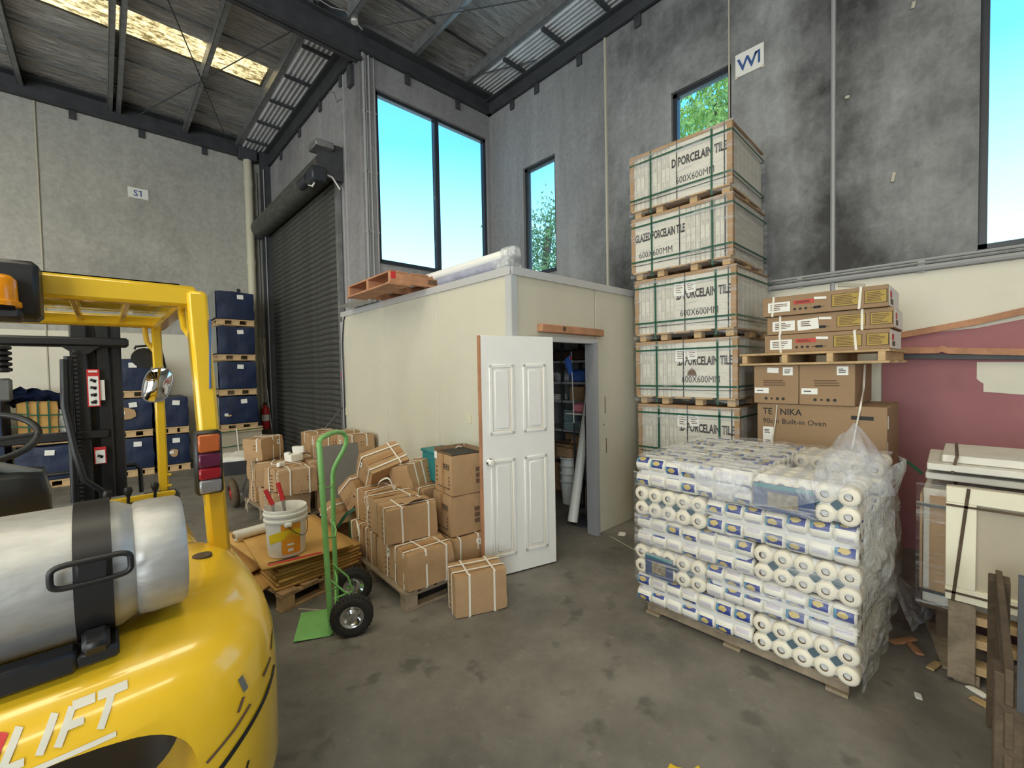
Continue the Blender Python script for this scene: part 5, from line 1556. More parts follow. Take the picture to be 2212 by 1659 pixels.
for y in (0.48, -0.2):
    strap(cr2, d_, 'y', y, 0.6, 0.018, 0.004, 'strap_black', 'strap')
for y in (0.10, 0.16):
    MB().box((-0.31, y, 0.93), (0.01, 0.028, 0.07)).obj('strap_buckle', 'strap_green', cr2, smooth=0)
def cf(u, v):
    y, z = 0.65 - 1.3 * u, 0.24 + 0.76 * v
    return (-0.31 - 0.02 * abs(nz3(y * 5, z * 8, 2)), y, z)
MB().grid(30, 14, cf).obj('stretch_film', 'film_tile', cr2, smooth=80)
for i, (lb, z, m, dx) in enumerate((('lower weathered white board on the tile pack', 1.02, 'white_board', 0.0), ('upper weathered white board on the tile pack', 1.085, 'white_board', -0.03))):
    t = thing('white_board', lb, 'board', (4.04 + dx, -0.42, z), (0, 0, 1.5 * i), 'white boards on the tile pack')
    bx('board', m, t, (0, 0, 0.025), (0.62, 1.26, 0.04), (0, 0, 0), 0.005)
    if i:
        bx('board', m, t, (0.04, -0.05, 0.07), (0.56, 1.22, 0.045), (0, 0, -1), 0.005)
        MB().tube([(-0.315, 0.52, 0.0), (-0.27, 0.50, 0.095), (0.32, 0.50, 0.095)], 0, flat=(0.015, 0.003), upv=(0, 1, 0)).obj('strap', 'timber_dark', t, smooth=0)
loose('green strap curling from the tile pack towards the oven cartons', [(4.0, 0.24, 1.0), (4.05, 0.32, 1.06), (4.1, 0.36, 1.04), (4.08, 0.37, 0.86)], 'strap_green', 0.018)
# dark timber close by at the right edge
dk = thing('dark_crate', 'dark brown timber crate cut by the right photo edge', 'crate', (2.62, -0.585, 0))
for (x, y) in ((-0.45, 0.50), (0.45, 0.50), (-0.45, -0.5), (0.45, -0.5)):
    bx('post', 'timber_dark', dk, (x, y, 0.36), (0.09, 0.07, 0.72), (0, 0, 0), 0.004)
for k in range(5):
    bx('side_board', 'timber_dark', dk, (0, 0.50, 0.10 + 0.145 * k), (1.0, 0.022, 0.12), (0, 0, 0), 0.003)
    bx('end_board', 'timber_dark', dk, (-0.48, 0.0, 0.10 + 0.145 * k), (0.022, 0.98, 0.12), (0, 0, 0), 0.003)
bx('bottom_board', 'timber_dark', dk, (0, 0, 0.04), (0.9, 0.95, 0.03))
MB().tube([(-0.5, 0.47, 1.06), (-0.5, 0.47, 0.62)], 0, flat=(0.03, 0.02), upv=(0, 1, 0)).obj('steel_angle', 'steel_dark', dk, smooth=0)

# floor litter
def litter(name, label, loc, d, rz, m, cat='debris', grp=None):
    t = soft_box(d, int(abs(loc[0] * 100)) % 17, d[2] * 0.8, d[2] * 0.4, 3).obj(name, m, None, (loc[0], loc[1], d[2] / 2 + 0.001), (0, 0, rz), smooth=30)
    return tag(t, label, cat, grp)
litter('paper_scrap', 'cream paper scrap on the floor by the doorway', (3.92, 2.53), (0.10, 0.07, 0.012), 20, 'paper')
litter('wood_chip', 'longest brown wood chip left of the upright pallet', (3.60, 0.30), (0.17, 0.045, 0.014), -35, 'timber_red', 'wood chip', 'wood chips by the upright pallet')
litter('wood_chip', 'brown wood chip lying across the longest one', (3.545, 0.245), (0.13, 0.04, 0.014), 25, 'timber_red', 'wood chip', 'wood chips by the upright pallet')
litter('wood_chip', 'pale wood chip nearest the upright pallet', (3.42, 0.15), (0.12, 0.04, 0.012), -15, 'timber_pale', 'wood chip', 'wood chips by the upright pallet')
litter('wood_chip', 'pale wood chip under the panel pallet front', (3.20, -0.05), (0.12, 0.05, 0.014), 60, 'timber_pale', 'wood chip', 'wood chips by the upright pallet')
litter('paper_scrap', 'tiny white scrap on the bare floor at right', (3.05, 0.19), (0.05, 0.03, 0.008), 10, 'paper')
litter('paper_scrap', 'white scrap caught against the upright pallet', (3.30, -0.02), (0.09, 0.04, 0.012), 50, 'paper')
litter('timber_offcut', 'flat grey plank lying behind the wood chips', (3.70, 0.10), (0.55, 0.14, 0.02), 12, 'timber_grey', 'plank')
# worn yellow floor paint
yp = [((1.62, 0.92), 0.10, 20), ((1.70, 0.86), 0.13, -15), ((1.78, 0.80), 0.09, 40), ((1.90, 0.70), 0.06, 10), ((1.66, 0.80), 0.08, -30), ((1.74, 0.72), 0.09, 10)]
for (c, r, a) in yp:
    pts = []
    for k in range(14):
        t_ = 2 * math.pi * k / 14
        rr = r * (0.55 + 0.6 * abs(nz3(math.cos(t_) * 3 + c[0] * 9, math.sin(t_) * 3, c[1] * 7)))
        pts.append((c[0] + rr * math.cos(t_), c[1] + 0.6 * rr * math.sin(t_)))
    MB().prism(pts, lambda x, y: (x, y, 0.0004), lambda x, y: (x, y, 0.0016)).obj('yellow_paint', 'yellow_line', floor, smooth=0, fix=True)

# ------------------------------------------------------------------ blue wrapped pallets along the left wall
def blue_unit(label, x0, x1, z, seed, hole=None, h=0.565, yf=10.2):
    w = x1 - x0
    t = thing('wrapped_pallet', label, 'wrapped pallet', ((x0 + x1) / 2, yf, z), (0, 0, 0), 'pallets wrapped in blue plastic')
    m = 'timber_pale'
    ph = 0.12
    dp = 1.0
    bx('deck_board', m, t, (0, dp / 2, ph - 0.012), (w, dp, 0.024))
    for x in (-w / 2 + 0.07, 0, w / 2 - 0.07):
        for y in (0.06, 0.5, dp - 0.06):
            bx('block', m, t, (x, y, ph / 2 - 0.004), (0.13, 0.10, ph - 0.036))
    bx('base_board', m, t, (0, 0.05, 0.009), (w, 0.10, 0.018)); bx('base_board', m, t, (0, dp - 0.05, 0.009), (w, 0.10, 0.018))
    soft_box((w + 0.02, dp, h), seed, 0.022, 0.03, 7).obj('blue_wrap', 'tarp_blue', t, (0, dp / 2 - 0.01, ph + h / 2), smooth=60)
    MB().box((0, 0, 0), (0.11, 0.004, 0.085)).obj('label', 'paper', t, (0.04 + 0.02 * (seed % 3), -0.032, ph + h * 0.80), (0, (seed * 5) % 13 - 6, 0), smooth=0)
    if seed >= 50:
        MB().box((-w / 2 - 0.02, dp / 2, ph + h / 2), (0.012, dp * 0.96, h * 0.92)).obj('grey_side_film', 'tarp_grey', t, smooth=0)
    if hole:
        pts = [(hole[0] * math.cos(a) * (0.8 + 0.5 * abs(nz3(a, seed, 1))), hole[1] * math.sin(a) * (0.8 + 0.5 * abs(nz3(a, 3, seed)))) for a in [2 * math.pi * k / 11 for k in range(11)]]
        MB().prism(pts, lambda a, b: (hole[2] + a, -0.040, ph + hole[3] + b), lambda a, b: (hole[2] + a, -0.028, ph + hole[3] + b)).obj('torn_opening', 'cardboard', t, smooth=0, fix=True)
        MB().box((hole[2] - hole[0] * 0.5, -0.044, ph + hole[3] + 0.02), (hole[0] * 0.9, 0.004, 0.05)).obj('label', 'plastic_white', t, smooth=0)
    return t
cols = [
    ('A', 1.66, 2.31, ['blue wrapped pallet at the bottom of the four-high stack', 'blue wrapped pallet second from bottom of the four-high stack', 'blue wrapped pallet third from bottom of the four-high stack', 'blue wrapped pallet on top of the four-high stack'], 0.66, 50),
    ('C', 0.02, 0.62, ['lowest blue pallet seen just right of the forklift mast', 'torn blue pallet in the middle right of the forklift mast', 'highest blue pallet right of the forklift mast'], 0.0, 20),
    ('B', 0.76, 1.15, ['lower blue pallet behind the yellow rear pillar, patched', 'upper blue pallet behind the yellow rear pillar'], 0.0, 30),
    ('D', -1.05, -0.42, ['blue pallet under the carton left of the mast'], 0.0, 10)]
for (cname, x0, x1, labs, zb, sd) in cols:
    for k, lb in enumerate(labs):
        hole = None
        if cname == 'C' and k == 1: hole = (0.17, 0.12, -0.06, 0.30)
        if cname == 'B' and k == 0: hole = (0.07, 0.09, 0.0, 0.22)
        if cname == 'A' and k == 0: hole = (0.07, 0.025, -0.2, 0.18)
        blue_unit(lb, x0 if cname != 'B' else 0.66, x1, zb + k * 0.70, sd + k, hole)
carry = thing('timber_stand', 'low dark stand under the four-high blue stack', 'stand', (1.985, 10.7, 0))
for x in (-0.28, 0, 0.28):
    bx('bearer', 'timber_dark', carry, (x, 0, 0.32), (0.10, 0.98, 0.64))
bx('deck_board', 'timber_dark', carry, (0, 0, 0.65), (0.66, 0.98, 0.02))
# opened carton on a pallet with green straps, blue film heaped behind
op = thing('strapped_carton', 'pale carton with green straps on blue pallet left of mast', 'box', (-0.72, 10.3, 0.70), (0, 0, 4))
bx('deck_board', 'timber_pale', op, (0, 0.3, 0.11), (0.72, 0.8, 0.024)); 
for x in (-0.30, 0, 0.30): bx('block', 'timber_pale', op, (x, 0.0, 0.05), (0.12, 0.10, 0.095))
bx('base_board', 'timber_pale', op, (0, 0.0, 0.009), (0.72, 0.1, 0.018))
soft_box((0.46, 0.5, 0.56), 4, 0.02, 0.02, 5).obj('body', 'cardboard_flat', op, (-0.07, 0.28, 0.40))
soft_box((0.22, 0.4, 0.42), 6, 0.03, 0.03, 4).obj('torn_film', 'film_milky', op, (0.27, 0.28, 0.34))
for x in (-0.18, -0.06, 0.06): strap(op, (0.48, 0.54, 0.58), 'x', x, 0.40, 0.022, 0.004, 'strap_green', 'green_strap', wob=0.01, seed=int(x * 50)).location = (0, 0.28, 0)
for z in (0.28, 0.48): MB().tube([(-0.36, -0.02, z + 0.05), (-0.1, -0.03, z), (0.3, -0.02, z - 0.02), (0.38, 0.0, z + 0.04)], 0, flat=(0.022, 0.004), upv=(0, 0, 1)).obj('green_strap', 'strap_green', op, smooth=0)
hb = MB().grid(18, 10, lambda u, v: (-1.5 + 1.1 * u, 10.85 + 0.35 * v, 1.42 + 0.28 * max(0, math.sin(u * 3.1)) * (0.6 + 0.8 * abs(nz3(u * 6, v * 4, 1))) - 0.3 * v))
tag(hb.obj('blue_film_heap', 'tarp_blue', None, smooth=60), 'heap of loose dark blue film behind the strapped carton', 'plastic film')
sup = thing('wrapped_pallet', 'blue pallet behind the strapped carton under loose film', 'wrapped pallet', (-1.45, 10.55, 0), (0, 0, 0), 'pallets wrapped in blue plastic')
soft_box((0.62, 0.85, 1.45), 3, 0.02, 0.03, 6).obj('blue_wrap', 'tarp_blue', sup, (0, 0.0, 0.74))
bx('deck_board', 'timber_pale', sup, (0, 0, 0.012), (0.62, 0.85, 0.024))
# leaning cardboard beside the stack, and the glass crate in front of it
t = thing('leaning_board', 'tall grey cardboard sheet leaning left of the blue stack', 'board', (1.48, 10.1, 0))
MB().box((0, 0.06, 0.62), (0.13, 0.02, 1.24), (-4, 0, 0)).obj('sheet', 'tarp_grey', t, smooth=0)
gc = thing('glass_crate', 'flat glass crate with green straps behind the wheelbarrow', 'crate', (1.75, 9.2, 0.20))
bx('panel', 'panel_taupe', gc, (0, 0.03, 0.30), (0.78, 0.05, 0.52))
for z in (0.03, 0.565): bx('rail', 'timber_pale', gc, (0, 0, z), (0.80, 0.09, 0.07))
for z in (0.10, 0.27, 0.54):
    MB().tube([(-0.40, -0.05, z), (0.40, -0.05, z + 0.03)], 0, flat=(0.018, 0.003), upv=(0, 0, 1)).obj('green_strap', 'strap_green', gc, smooth=0)
MB().tube([(-0.03, -0.055, 0.6), (0.0, -0.055, 0.0)], 0, flat=(0.02, 0.003), upv=(1, 0, 0)).obj('white_strap', 'strap_white', gc, smooth=0)
soft_box((0.80, 0.14, 0.07), 5, 0.02, 0.02, 4).obj('film_bundle', 'plastic_white', gc, (0, -0.02, -0.05))
for x in (-0.36, 0.36): bx('foot', 'timber_dark', gc, (x, 0.1, -0.14), (0.08, 0.4, 0.12))
# fire extinguisher at the corner
fe = thing('fire_extinguisher', 'red fire extinguisher standing in the corner by roller door', 'extinguisher', (2.62, 10.9, 0.55))
bx('stand', 'timber_dark', fe, (-0.02, 0.02, -0.275), (0.22, 0.22, 0.55))
MB().lathe([(0, 0), (0.075, 0.0), (0.08, 0.02), (0.08, 0.42), (0.06, 0.48), (0.025, 0.51), (0.025, 0.55), (0, 0.55)], 18).obj('cylinder', 'plastic_red', fe, smooth=50)
MB().box((0, 0, 0.57), (0.05, 0.12, 0.04), None, 0.01).obj('valve', 'frame_black', fe)
MB().tube([(0, 0.05, 0.55), (-0.09, 0.03, 0.5), (-0.09, 0.0, 0.3)], 0.012, n=6).obj('hose', 'frame_black', fe)
MB().grid(10, 2, lambda u, v: (0.082 * math.cos(R(180 + 140 * u)), 0.082 * math.sin(R(180 + 140 * u)), 0.18 + 0.14 * v)).obj('label', 'paper', fe, smooth=80)
# rods leaning beside the stack
for i, (lb, x) in enumerate((('thin blue-grey rod leaning beside the blue stack', 2.44), ('thin steel rod leaning against the corner column', 2.66))):
    o = MB().tube([(x + 0.10, 10.85, 0.0), (x - 0.02, 11.15, 2.2 + 0.5 * i)], 0.014, n=6).obj('leaning_rod', 'steel_galv' if i else 'plastic_blue', None)
    tag(o, lb, 'rod')

# ------------------------------------------------------------------ wheelbarrow behind the far pallet
wb = thing('wheelbarrow', 'rusty wheelbarrow with red wheel beside the far cartons', 'wheelbarrow', (1.17, 6.86, 0), (0, 0, -14))
MB().lathe([(0.10, -0.035), (0.15, -0.045), (0.185, -0.03), (0.195, 0), (0.185, 0.03), (0.15, 0.045), (0.10, 0.035), (0.10, -0.035)], 28, (0.06, -0.10, 0.196), (1, 0.25, 0.1)).obj('tyre', 'timber_dark', wb, smooth=60)
MB().lathe([(0.0, 0.04), (0.03, 0.04), (0.05, 0.015), (0.105, 0.02), (0.105, -0.02), (0.05, -0.015), (0.03, -0.04), (0, -0.04)], 20, (0.06, -0.10, 0.196), (1, 0.25, 0.1)).obj('wheel_rim', 'plastic_red', wb, smooth=50)
for s in (-1, 1):
    MB().tube([(0.06 + s * 0.10, -0.28, 0.20), (0.06 + s * 0.13, 0.10, 0.28), (0.06 + s * 0.20, 0.62, 0.52), (0.06 + s * 0.25, 1.05, 0.62)], 0.016, n=8).obj('frame_tube', 'steel_galv', wb)
    MB().tube([(0.06 + s * 0.17, 0.35, 0.40), (0.06 + s * 0.20, 0.42, 0.0), (0.06 + s * 0.20, 0.62, 0.0), (0.06 + s * 0.2, 0.66, 0.5)], 0.014, n=8).obj('leg', 'steel_galv', wb)
MB().prism([(-0.22, 0.0), (0.32, 0.0), (0.45, 0.20), (-0.30, 0.20)], lambda y, z: (0.06 - 0.16 - z * 0.3, 0.42 + y, 0.37 + z), lambda y, z: (0.06 + 0.16 + z * 0.3, 0.42 + y, 0.37 + z)).obj('tray', 'steel_dark', wb, smooth=0, fix=True)

soft_box((0.36, 0.66, 0.10), 9, 0.03, 0.03, 6).obj('cement_lumps', 'foam_white', wb, (0.06, 0.48, 0.57))
fs_ = tag(MB().cyl((2.83, 6.75, 1.72), (2.83, 6.77, 1.72), 0.13, n=24).box((2.83, 6.755, 1.48), (0.10, 0.02, 0.30)).box((2.83, 6.76, 0.65), (0.05, 0.04, 1.3)).obj('red_sign', 'plastic_red', None), 'red stand sign peeking out past the store room end', 'sign')
# ------------------------------------------------------------------ things on the store room roof
ZR = 2.638
mat('wrap_violet', (0.40, 0.41, 0.52), 0.25, 0, 0.2, 8)
rp = thing('pallet', 'red-brown pallet overhanging the store room roof', 'pallet', (2.72, 4.54, ZR), (0, 0, -1))
for k in range(5):
    bx('deck_board', 'timber_red', rp, (-0.49 + k * 0.245, 0, 0.132), (0.20, 1.08, 0.018), (0, 0, 0), 0.002)
for k in range(3):
    bx('base_board', 'timber_red', rp, (-0.49 + k * 0.49, 0, 0.009), (0.24, 1.08, 0.018), (0, 0, 0), 0.002)
for y in (-0.515, 0.0, 0.515):
    bx('bearer', 'timber_red', rp, (0, y, 0.0705), (1.18, 0.045, 0.105), (0, 0, 0), 0.003)
MB().box((-0.555, -0.5385, 0.10), (0.05, 0.003, 0.08)).obj('red_paint_mark', 'plastic_red', rp, smooth=0)
MB().box((-0.10, -0.539, 0.07), (0.10, 0.002, 0.05)).obj('stamp_mark', 'ink_soft', rp, smooth=0)
cs = MB().grid(30, 2, lambda u, v: (2.30 + 0.62 * u, 5.14 + 0.75 * v, ZR + 0.012 + 0.008 * math.sin(u * 8 * 2 * math.pi)))
tag(cs.obj('corrugated_offcut', 'corrugated', None, smooth=80), 'corrugated steel offcut sticking out beyond the roof pallet', 'steel sheet')
bl = ['wrapped tube nearest the edge on the store room roof', 'wrapped tube second from the edge on the store room roof', 'wrapped tube third from the edge on the store room roof', 'wrapped tube on top of the bundle on the roof']
for i, (x, z, y0) in enumerate(((2.615, ZR + 0.055, 2.80), (2.715, ZR + 0.055, 2.86), (2.815, ZR + 0.055, 2.92), (2.66, ZR + 0.145, 2.76))):
    t = thing('wrapped_tube', bl[i], 'tube', (x, y0, z), (0, 0, 0), 'wrapped tubes on the roof')
    L_ = 1.05 if i < 3 else 2.3
    MB().cyl((0, 0.06, 0), (0, L_, 0), 0.048, n=16).obj('tube', 'wrap_violet' if i < 3 else 'paper', t, smooth=60)
    soft_box((0.105, 0.20, 0.10), 11 + i, 0.018, 0.02, 4).obj('crumpled_end', 'film_milky', t, (0, 0.06, 0), smooth=60)
    soft_box((0.085, 0.10, 0.085), 21 + i, 0.014, 0.02, 4).obj('end_cap', 'tarp_grey', t, (0, 0.08, 0), smooth=60)
t = thing('wrapped_tube', 'short wrapped tube behind the front roof edge', 'tube', (3.02, 3.12, ZR + 0.05), (0, 0, 22), 'wrapped tubes on the roof')
MB().cyl((0, 0, 0), (0, 0.9, 0), 0.05, n=16).obj('tube', 'plastic_white', t, smooth=60)
soft_box((0.11, 0.14, 0.105), 31, 0.016, 0.02, 4).obj('crumpled_end', 'tarp_grey', t, (0, 0.0, 0), smooth=60)
for i, (lb, c, d, rz) in enumerate((('small brown parcel on the roof near the narrow window', (3.42, 3.05), (0.16, 0.20, 0.07), 10), ('small brown parcel with white label on the roof edge', (3.60, 3.0), (0.15, 0.18, 0.10), -6))):
    t = thing('parcel', lb, 'box', (c[0], c[1], ZR - 0.035), (0, 0, rz), 'small parcels on the roof')
    soft_box(d, 5 + i, 0.006, 0.01, 4).obj('body', 'cardboard', t, (0, 0, d[2] / 2), smooth=50)
    MB().box((0, -d[1] / 2 - 0.003, d[2] * 0.55), (d[0] * 0.6, 0.002, d[2] * 0.5)).obj('label', 'paper', t, smooth=0)

# ------------------------------------------------------------------ inside the store room
def px_y(x): return x
sv = thing('shelving', 'pale steel shelving inside the dark store room', 'shelf', (5.18, 4.20, 0))
for z in (0.42, 0.845, 1.275, 1.55, 1.86):
    bx('shelf_board', 'shed_trim', sv, (0, 0, z), (0.46, 2.3, 0.035), (0, 0, 0), 0.003)
for y in (-1.13, 0.0, 1.13):
    for x in (-0.21, 0.21):
        bx('post', 'steel_dark', sv, (x, y, 1.12), (0.04, 0.04, 2.24))
SX = 5.02
def stack(label, y, z, w, n, th, m, cat='towels'):
    t = thing('folded_stack', label, cat, (SX + 0.06, y, z))
    for k in range(n):
        bx('folded_cloth', m, t, (0.004 * (k % 2), 0.006 * ((k * 7) % 3 - 1), th * (k + 0.5)), (0.24, w, th * 0.92), (0, 0, (k * 5) % 7 - 3), th * 0.35)
stack('stack of pale teal folded cloths on the middle shelf', 4.11, 0.863, 0.20, 8, 0.036, 'cloth_teal')
stack('low pile of white cloths on the upper shelf', 4.38, 1.293, 0.16, 3, 0.03, 'paper')
stack('pale folded cloths at the right of the middle shelf', 3.86, 0.863, 0.14, 4, 0.035, 'cloth_teal')
def blob(name, label, c, d, seed, m, cat):
    t = soft_box(d, seed, 0.05, 0.05, 6).obj(name, m, None, c, (0, 0, seed * 13 % 40), smooth=60)
    return tag(t, label, cat)
blob('film_bundle', 'crumpled clear plastic bag on the top shelf', (SX + 0.05, 4.26, 1.64), (0.24, 0.30, 0.14), 3, 'film_milky', 'plastic bag')
blob('cloth_bundle', 'blue cloth bundle on the top shelf inside the store room', (SX + 0.0, 3.86, 1.66), (0.26, 0.32, 0.18), 5, 'plastic_blue', 'cloth')
blob('dark_bundle', 'dark brown folded blanket above the blue cloth', (SX + 0.10, 4.1, 1.96), (0.30, 0.95, 0.16), 40, 'timber_dark', 'blanket')
blob('cloth_bundle', 'pink cloth bundle on the shelf beside the doorway', (4.40, 3.42, 1.25), (0.16, 0.20, 0.09), 7, 'towel_pink', 'cloth')
t = thing('side_table', 'small white table carrying the pink cloth', 'table', (4.40, 3.42, 0), (0, 0, 0))
MB().box((0, 0, 1.19), (0.26, 0.30, 0.02), None, 0.004).obj('tray', 'plastic_white', t)
MB().cyl((0, 0, 0.02), (0, 0, 1.18), 0.014, n=8).obj('pole', 'steel_dark', t)
MB().lathe([(0, 0), (0.13, 0), (0.13, 0.012), (0.02, 0.03), (0, 0.03)], 20).obj('base', 'frame_black', t, smooth=50)
def simple_box(label, c, d, rz, m='cardboard', flaps=True):
    t = thing('open_box', label, 'box', c, (0, 0, rz), 'boxes inside the store room')
    hx, hy, h = d[0] / 2, d[1] / 2, d[2]
    for (cc, dd) in (((-hx, 0, h / 2), (0.006, d[1], h)), ((hx, 0, h / 2), (0.006, d[1], h)), ((0, -hy, h / 2), (d[0], 0.006, h)), ((0, hy, h / 2), (d[0], 0.006, h)), ((0, 0, 0.004), (d[0], d[1], 0.008))):
        MB().box(cc, dd).obj('side', m, t, smooth=0)
    if flaps:
        for (cc, dd, rr) in (((-hx - 0.05, 0, h + 0.03), (0.12, d[1], 0.005), (0, 25, 0)), ((0, -hy - 0.05, h + 0.02), (d[0], 0.12, 0.005), (20, 0, 0)), ((hx + 0.02, 0, h + 0.06), (0.10, d[1], 0.005), (0, -60, 0))):
            MB().box(cc, dd, rr).obj('flap', m, t, smooth=0)
    return t
simple_box('open brown box on the lower shelf in the store room', (SX + 0.0, 4.18, 0.44), (0.30, 0.34, 0.22), 8)
simple_box('open carton standing on the white buckets', (4.42, 3.62, 0.62), (0.24, 0.26, 0.12), -10)
simple_box('brown carton on the upper shelf right in the store room', (SX + 0.05, 3.90, 1.295), (0.30, 0.24, 0.20), 0, flaps=False)
simple_box('dark carton on the floor behind the white buckets', (4.92, 4.16, 0.0), (0.30, 0.34, 0.40), 5, 'cardboard_b', False)
simple_box('low carton on the floor beside the mop stand', (4.25, 3.05, 0.0), (0.26, 0.24, 0.36), 12, 'cardboard_b', False)
for i, z in enumerate((0.0, 0.10, 0.20, 0.30)):
    t = thing('white_tub', ['lowest white tub in the nested stack', 'second white tub in the nested stack', 'third white tub in the nested stack', 'topmost white tub in the nested stack'][i], 'bucket', (4.40, 3.62, z), (0, 0, 0), 'nested white tubs')
    MB().lathe([(0, 0.004), (0.10, 0.004), (0.125, 0.30), (0.135, 0.30), (0.135, 0.315), (0.120, 0.315), (0.097, 0.012), (0, 0.012)], 20).obj('body', 'plastic_white', t, smooth=50)
    MB().lathe([(0.126, 0.285), (0.138, 0.288), (0.138, 0.294), (0.126, 0.297)], 20).obj('rim', 'cloth_teal', t, smooth=50)
t = thing('paper_tube', 'long white tube leaning inside the doorway', 'tube', (3.80, 3.10, 0.03), (0, 0, 0))
p1 = Vector((0.50, 0.10, 1.50))
MB().cyl((0, 0, 0), p1, 0.058, 0.05, n=16).obj('tube', 'plastic_white', t, smooth=60)
MB().cyl((-0.003, -0.001, -0.004), (0, 0, 0.004), 0.045, n=16).obj('end_hole', 'cardboard_flat', t)
ms = thing('mop_stand', 'black pole stand with round base inside the doorway', 'stand', (3.98, 3.03, 0))
MB().lathe([(0, 0), (0.20, 0), (0.20, 0.02), (0.03, 0.035), (0, 0.035)], 24).obj('base', 'frame_black', ms, smooth=50)
MB().cyl((0, 0, 0.03), (0.02, 0, 1.35), 0.016, n=8).obj('pole', 'frame_black', ms)
MB().cyl((0.10, 0.06, 0.03), (0.10, 0.08, 1.2), 0.012, n=8).obj('pole', 'frame_black', ms)
for z in (0.85, 1.12): MB().tube([(-0.03, -0.03, z), (0.06, -0.02, z + 0.02), (0.10, 0.06, z + 0.03)], 0.02, n=6).obj('clamp', 'frame_black', ms)
fl2 = thing('flag', 'small blue flag with red and white corner in the store room', 'flag', (3.97, 3.30, 1.60), (0, 0, 0))
MB().cyl((0.16, 0.02, -0.55), (0.10, 0.0, 0.36), 0.006, n=6).obj('stick', 'paper', fl2)
MB().cyl((0.16, 0.02, -1.58), (0.16, 0.02, -0.5), 0.012, n=6).obj('pole', 'frame_black', fl2)
MB().grid(6, 4, lambda u, v: (0.10 - 0.13 * u * (0.4 + 0.6 * v) + 0.02 * (1 - v), -0.01 * math.sin(u * 6), 0.35 - 0.20 * (1 - v) - 0.10 * u)).obj('cloth', 'plastic_blue', fl2, smooth=60)
MB().box((0.075, -0.012, 0.28), (0.05, 0.003, 0.014), (0, 40, 0)).obj('red_stripe', 'plastic_red', fl2, smooth=0)
MB().box((0.075, -0.010, 0.28), (0.055, 0.003, 0.024), (0, 40, 0)).obj('white_stripe', 'paper', fl2, smooth=0)
MB().box((0.085, -0.012, 0.285), (0.014, 0.003, 0.05), (0, 40, 0)).obj('red_stripe', 'plastic_red', fl2, smooth=0)

# ------------------------------------------------------------------ forklift
fk = thing('forklift', 'yellow forklift with gas cylinder, seen from behind at left', 'forklift', (-0.22, 1.75, 0))
FX, FY = -0.22, 1.75
def L(x, y, z): return (x - FX, y - FY, z)
# counterweight: lofted rings, rounded in plan and over the shoulder
def cw_ring(z, a, rear, front, cx=0.0, n=40, ex=3.8):
    pts = []
    for k in range(n):
        t = 2 * math.pi * k / n
        c, s = math.cos(t), math.sin(t)
        x = a * math.copysign(abs(c) ** (2 / ex), c)
        y = math.copysign(abs(s) ** (2 / ex), s)
        y = y * (front if y > 0 else rear)
        pts.append((x + cx, y, z))
    return pts
rings = [(0.555, 0.50, 0.44), (0.57, 0.545, 0.50), (0.62, 0.578, 0.555), (0.68, 0.585, 0.578), (0.90, 0.585, 0.585), (1.02, 0.580, 0.570), (1.075, 0.566, 0.535), (1.115, 0.538, 0.478), (1.140, 0.49, 0.40), (1.150, 0.41, 0.30), (1.150, 0.2, 0.15), (1.150, 0.02, 0.02)]
cw = MB()
n = 40
for (z, a, b) in rings:
    cw.v += cw_ring(z, a, b, 0.30)
for i in range(len(rings) - 1):
    cw.f += [(i * n + k, i * n + (k + 1) % n, (i + 1) * n + (k + 1) % n, (i + 1) * n + k) for k in range(n)]
cw.f.append(tuple(range(n - 1, -1, -1))); cw.f.append(tuple((len(rings) - 1) * n + k for k in range(n)))
cwo = cw.obj('counterweight', 'truck_yellow', fk, smooth=60)
# rounded slot through the lower rear
cut = MB()
sl_ = []
for k in range(56):
    t_ = 2 * math.pi * k / 56
    c, s = math.cos(t_), math.sin(t_)
    sl_.append((0.345 * math.copysign(abs(c) ** 0.55, c), 0.845 + 0.18 * math.copysign(abs(s) ** 0.75, s)))
cut.prism(sl_, lambda x, z: (x, -0.9, z), lambda x, z: (x, 0.12, z))
cuto = cut.obj('cutter', 'truck_yellow', fk, smooth=0, fix=True)
md = cwo.modifiers.new('slot', 'BOOLEAN'); md.operation = 'DIFFERENCE'; md.object = cuto; md.solver = 'EXACT'
bpy.context.view_layer.update()
me2 = bpy.data.meshes.new_from_object(cwo.evaluated_get(bpy.context.evaluated_depsgraph_get()))
cwo.modifiers.clear(); cwo.data = me2
me2.shade_smooth(); me2.set_sharp_from_angle(angle=R(42))
bpy.data.objects.remove(cuto)
MB().box((0, -0.25, 0.845), (0.70, 0.02, 0.35)).obj('slot_shade_plate', 'truck_black', fk, smooth=0)  # black plate paints the shade of the open cavity behind the slot
# upper body in front of the counterweight
MB().box(L(-0.22, 2.35, 0.80), (0.98, 0.80, 0.55), None, 0.04).obj('engine_hood', 'truck_yellow', fk)
MB().box(L(-0.22, 2.95, 0.55), (0.96, 0.75, 0.30), None, 0.03).obj('floor_plate', 'truck_grey', fk)
MB().box(L(-0.22, 3.05, 0.90), (0.94, 0.22, 0.44), None, 0.03).obj('dashboard', 'truck_grey', fk)
MB().box(L(-0.22, 2.94, 1.13), (0.96, 0.03, 0.03), None, 0.006).obj('dash_edge', 'truck_yellow', fk)
MB().box(L(0.20, 2.98, 1.10), (0.16, 0.10, 0.08), None, 0.02).obj('dash_pod', 'truck_black', fk)
MB().box(L(0.30, 1.98, 1.03), (0.12, 0.22, 0.05), (0, 0, 0), 0.01).obj('hood_pad', 'truck_yellow', fk)
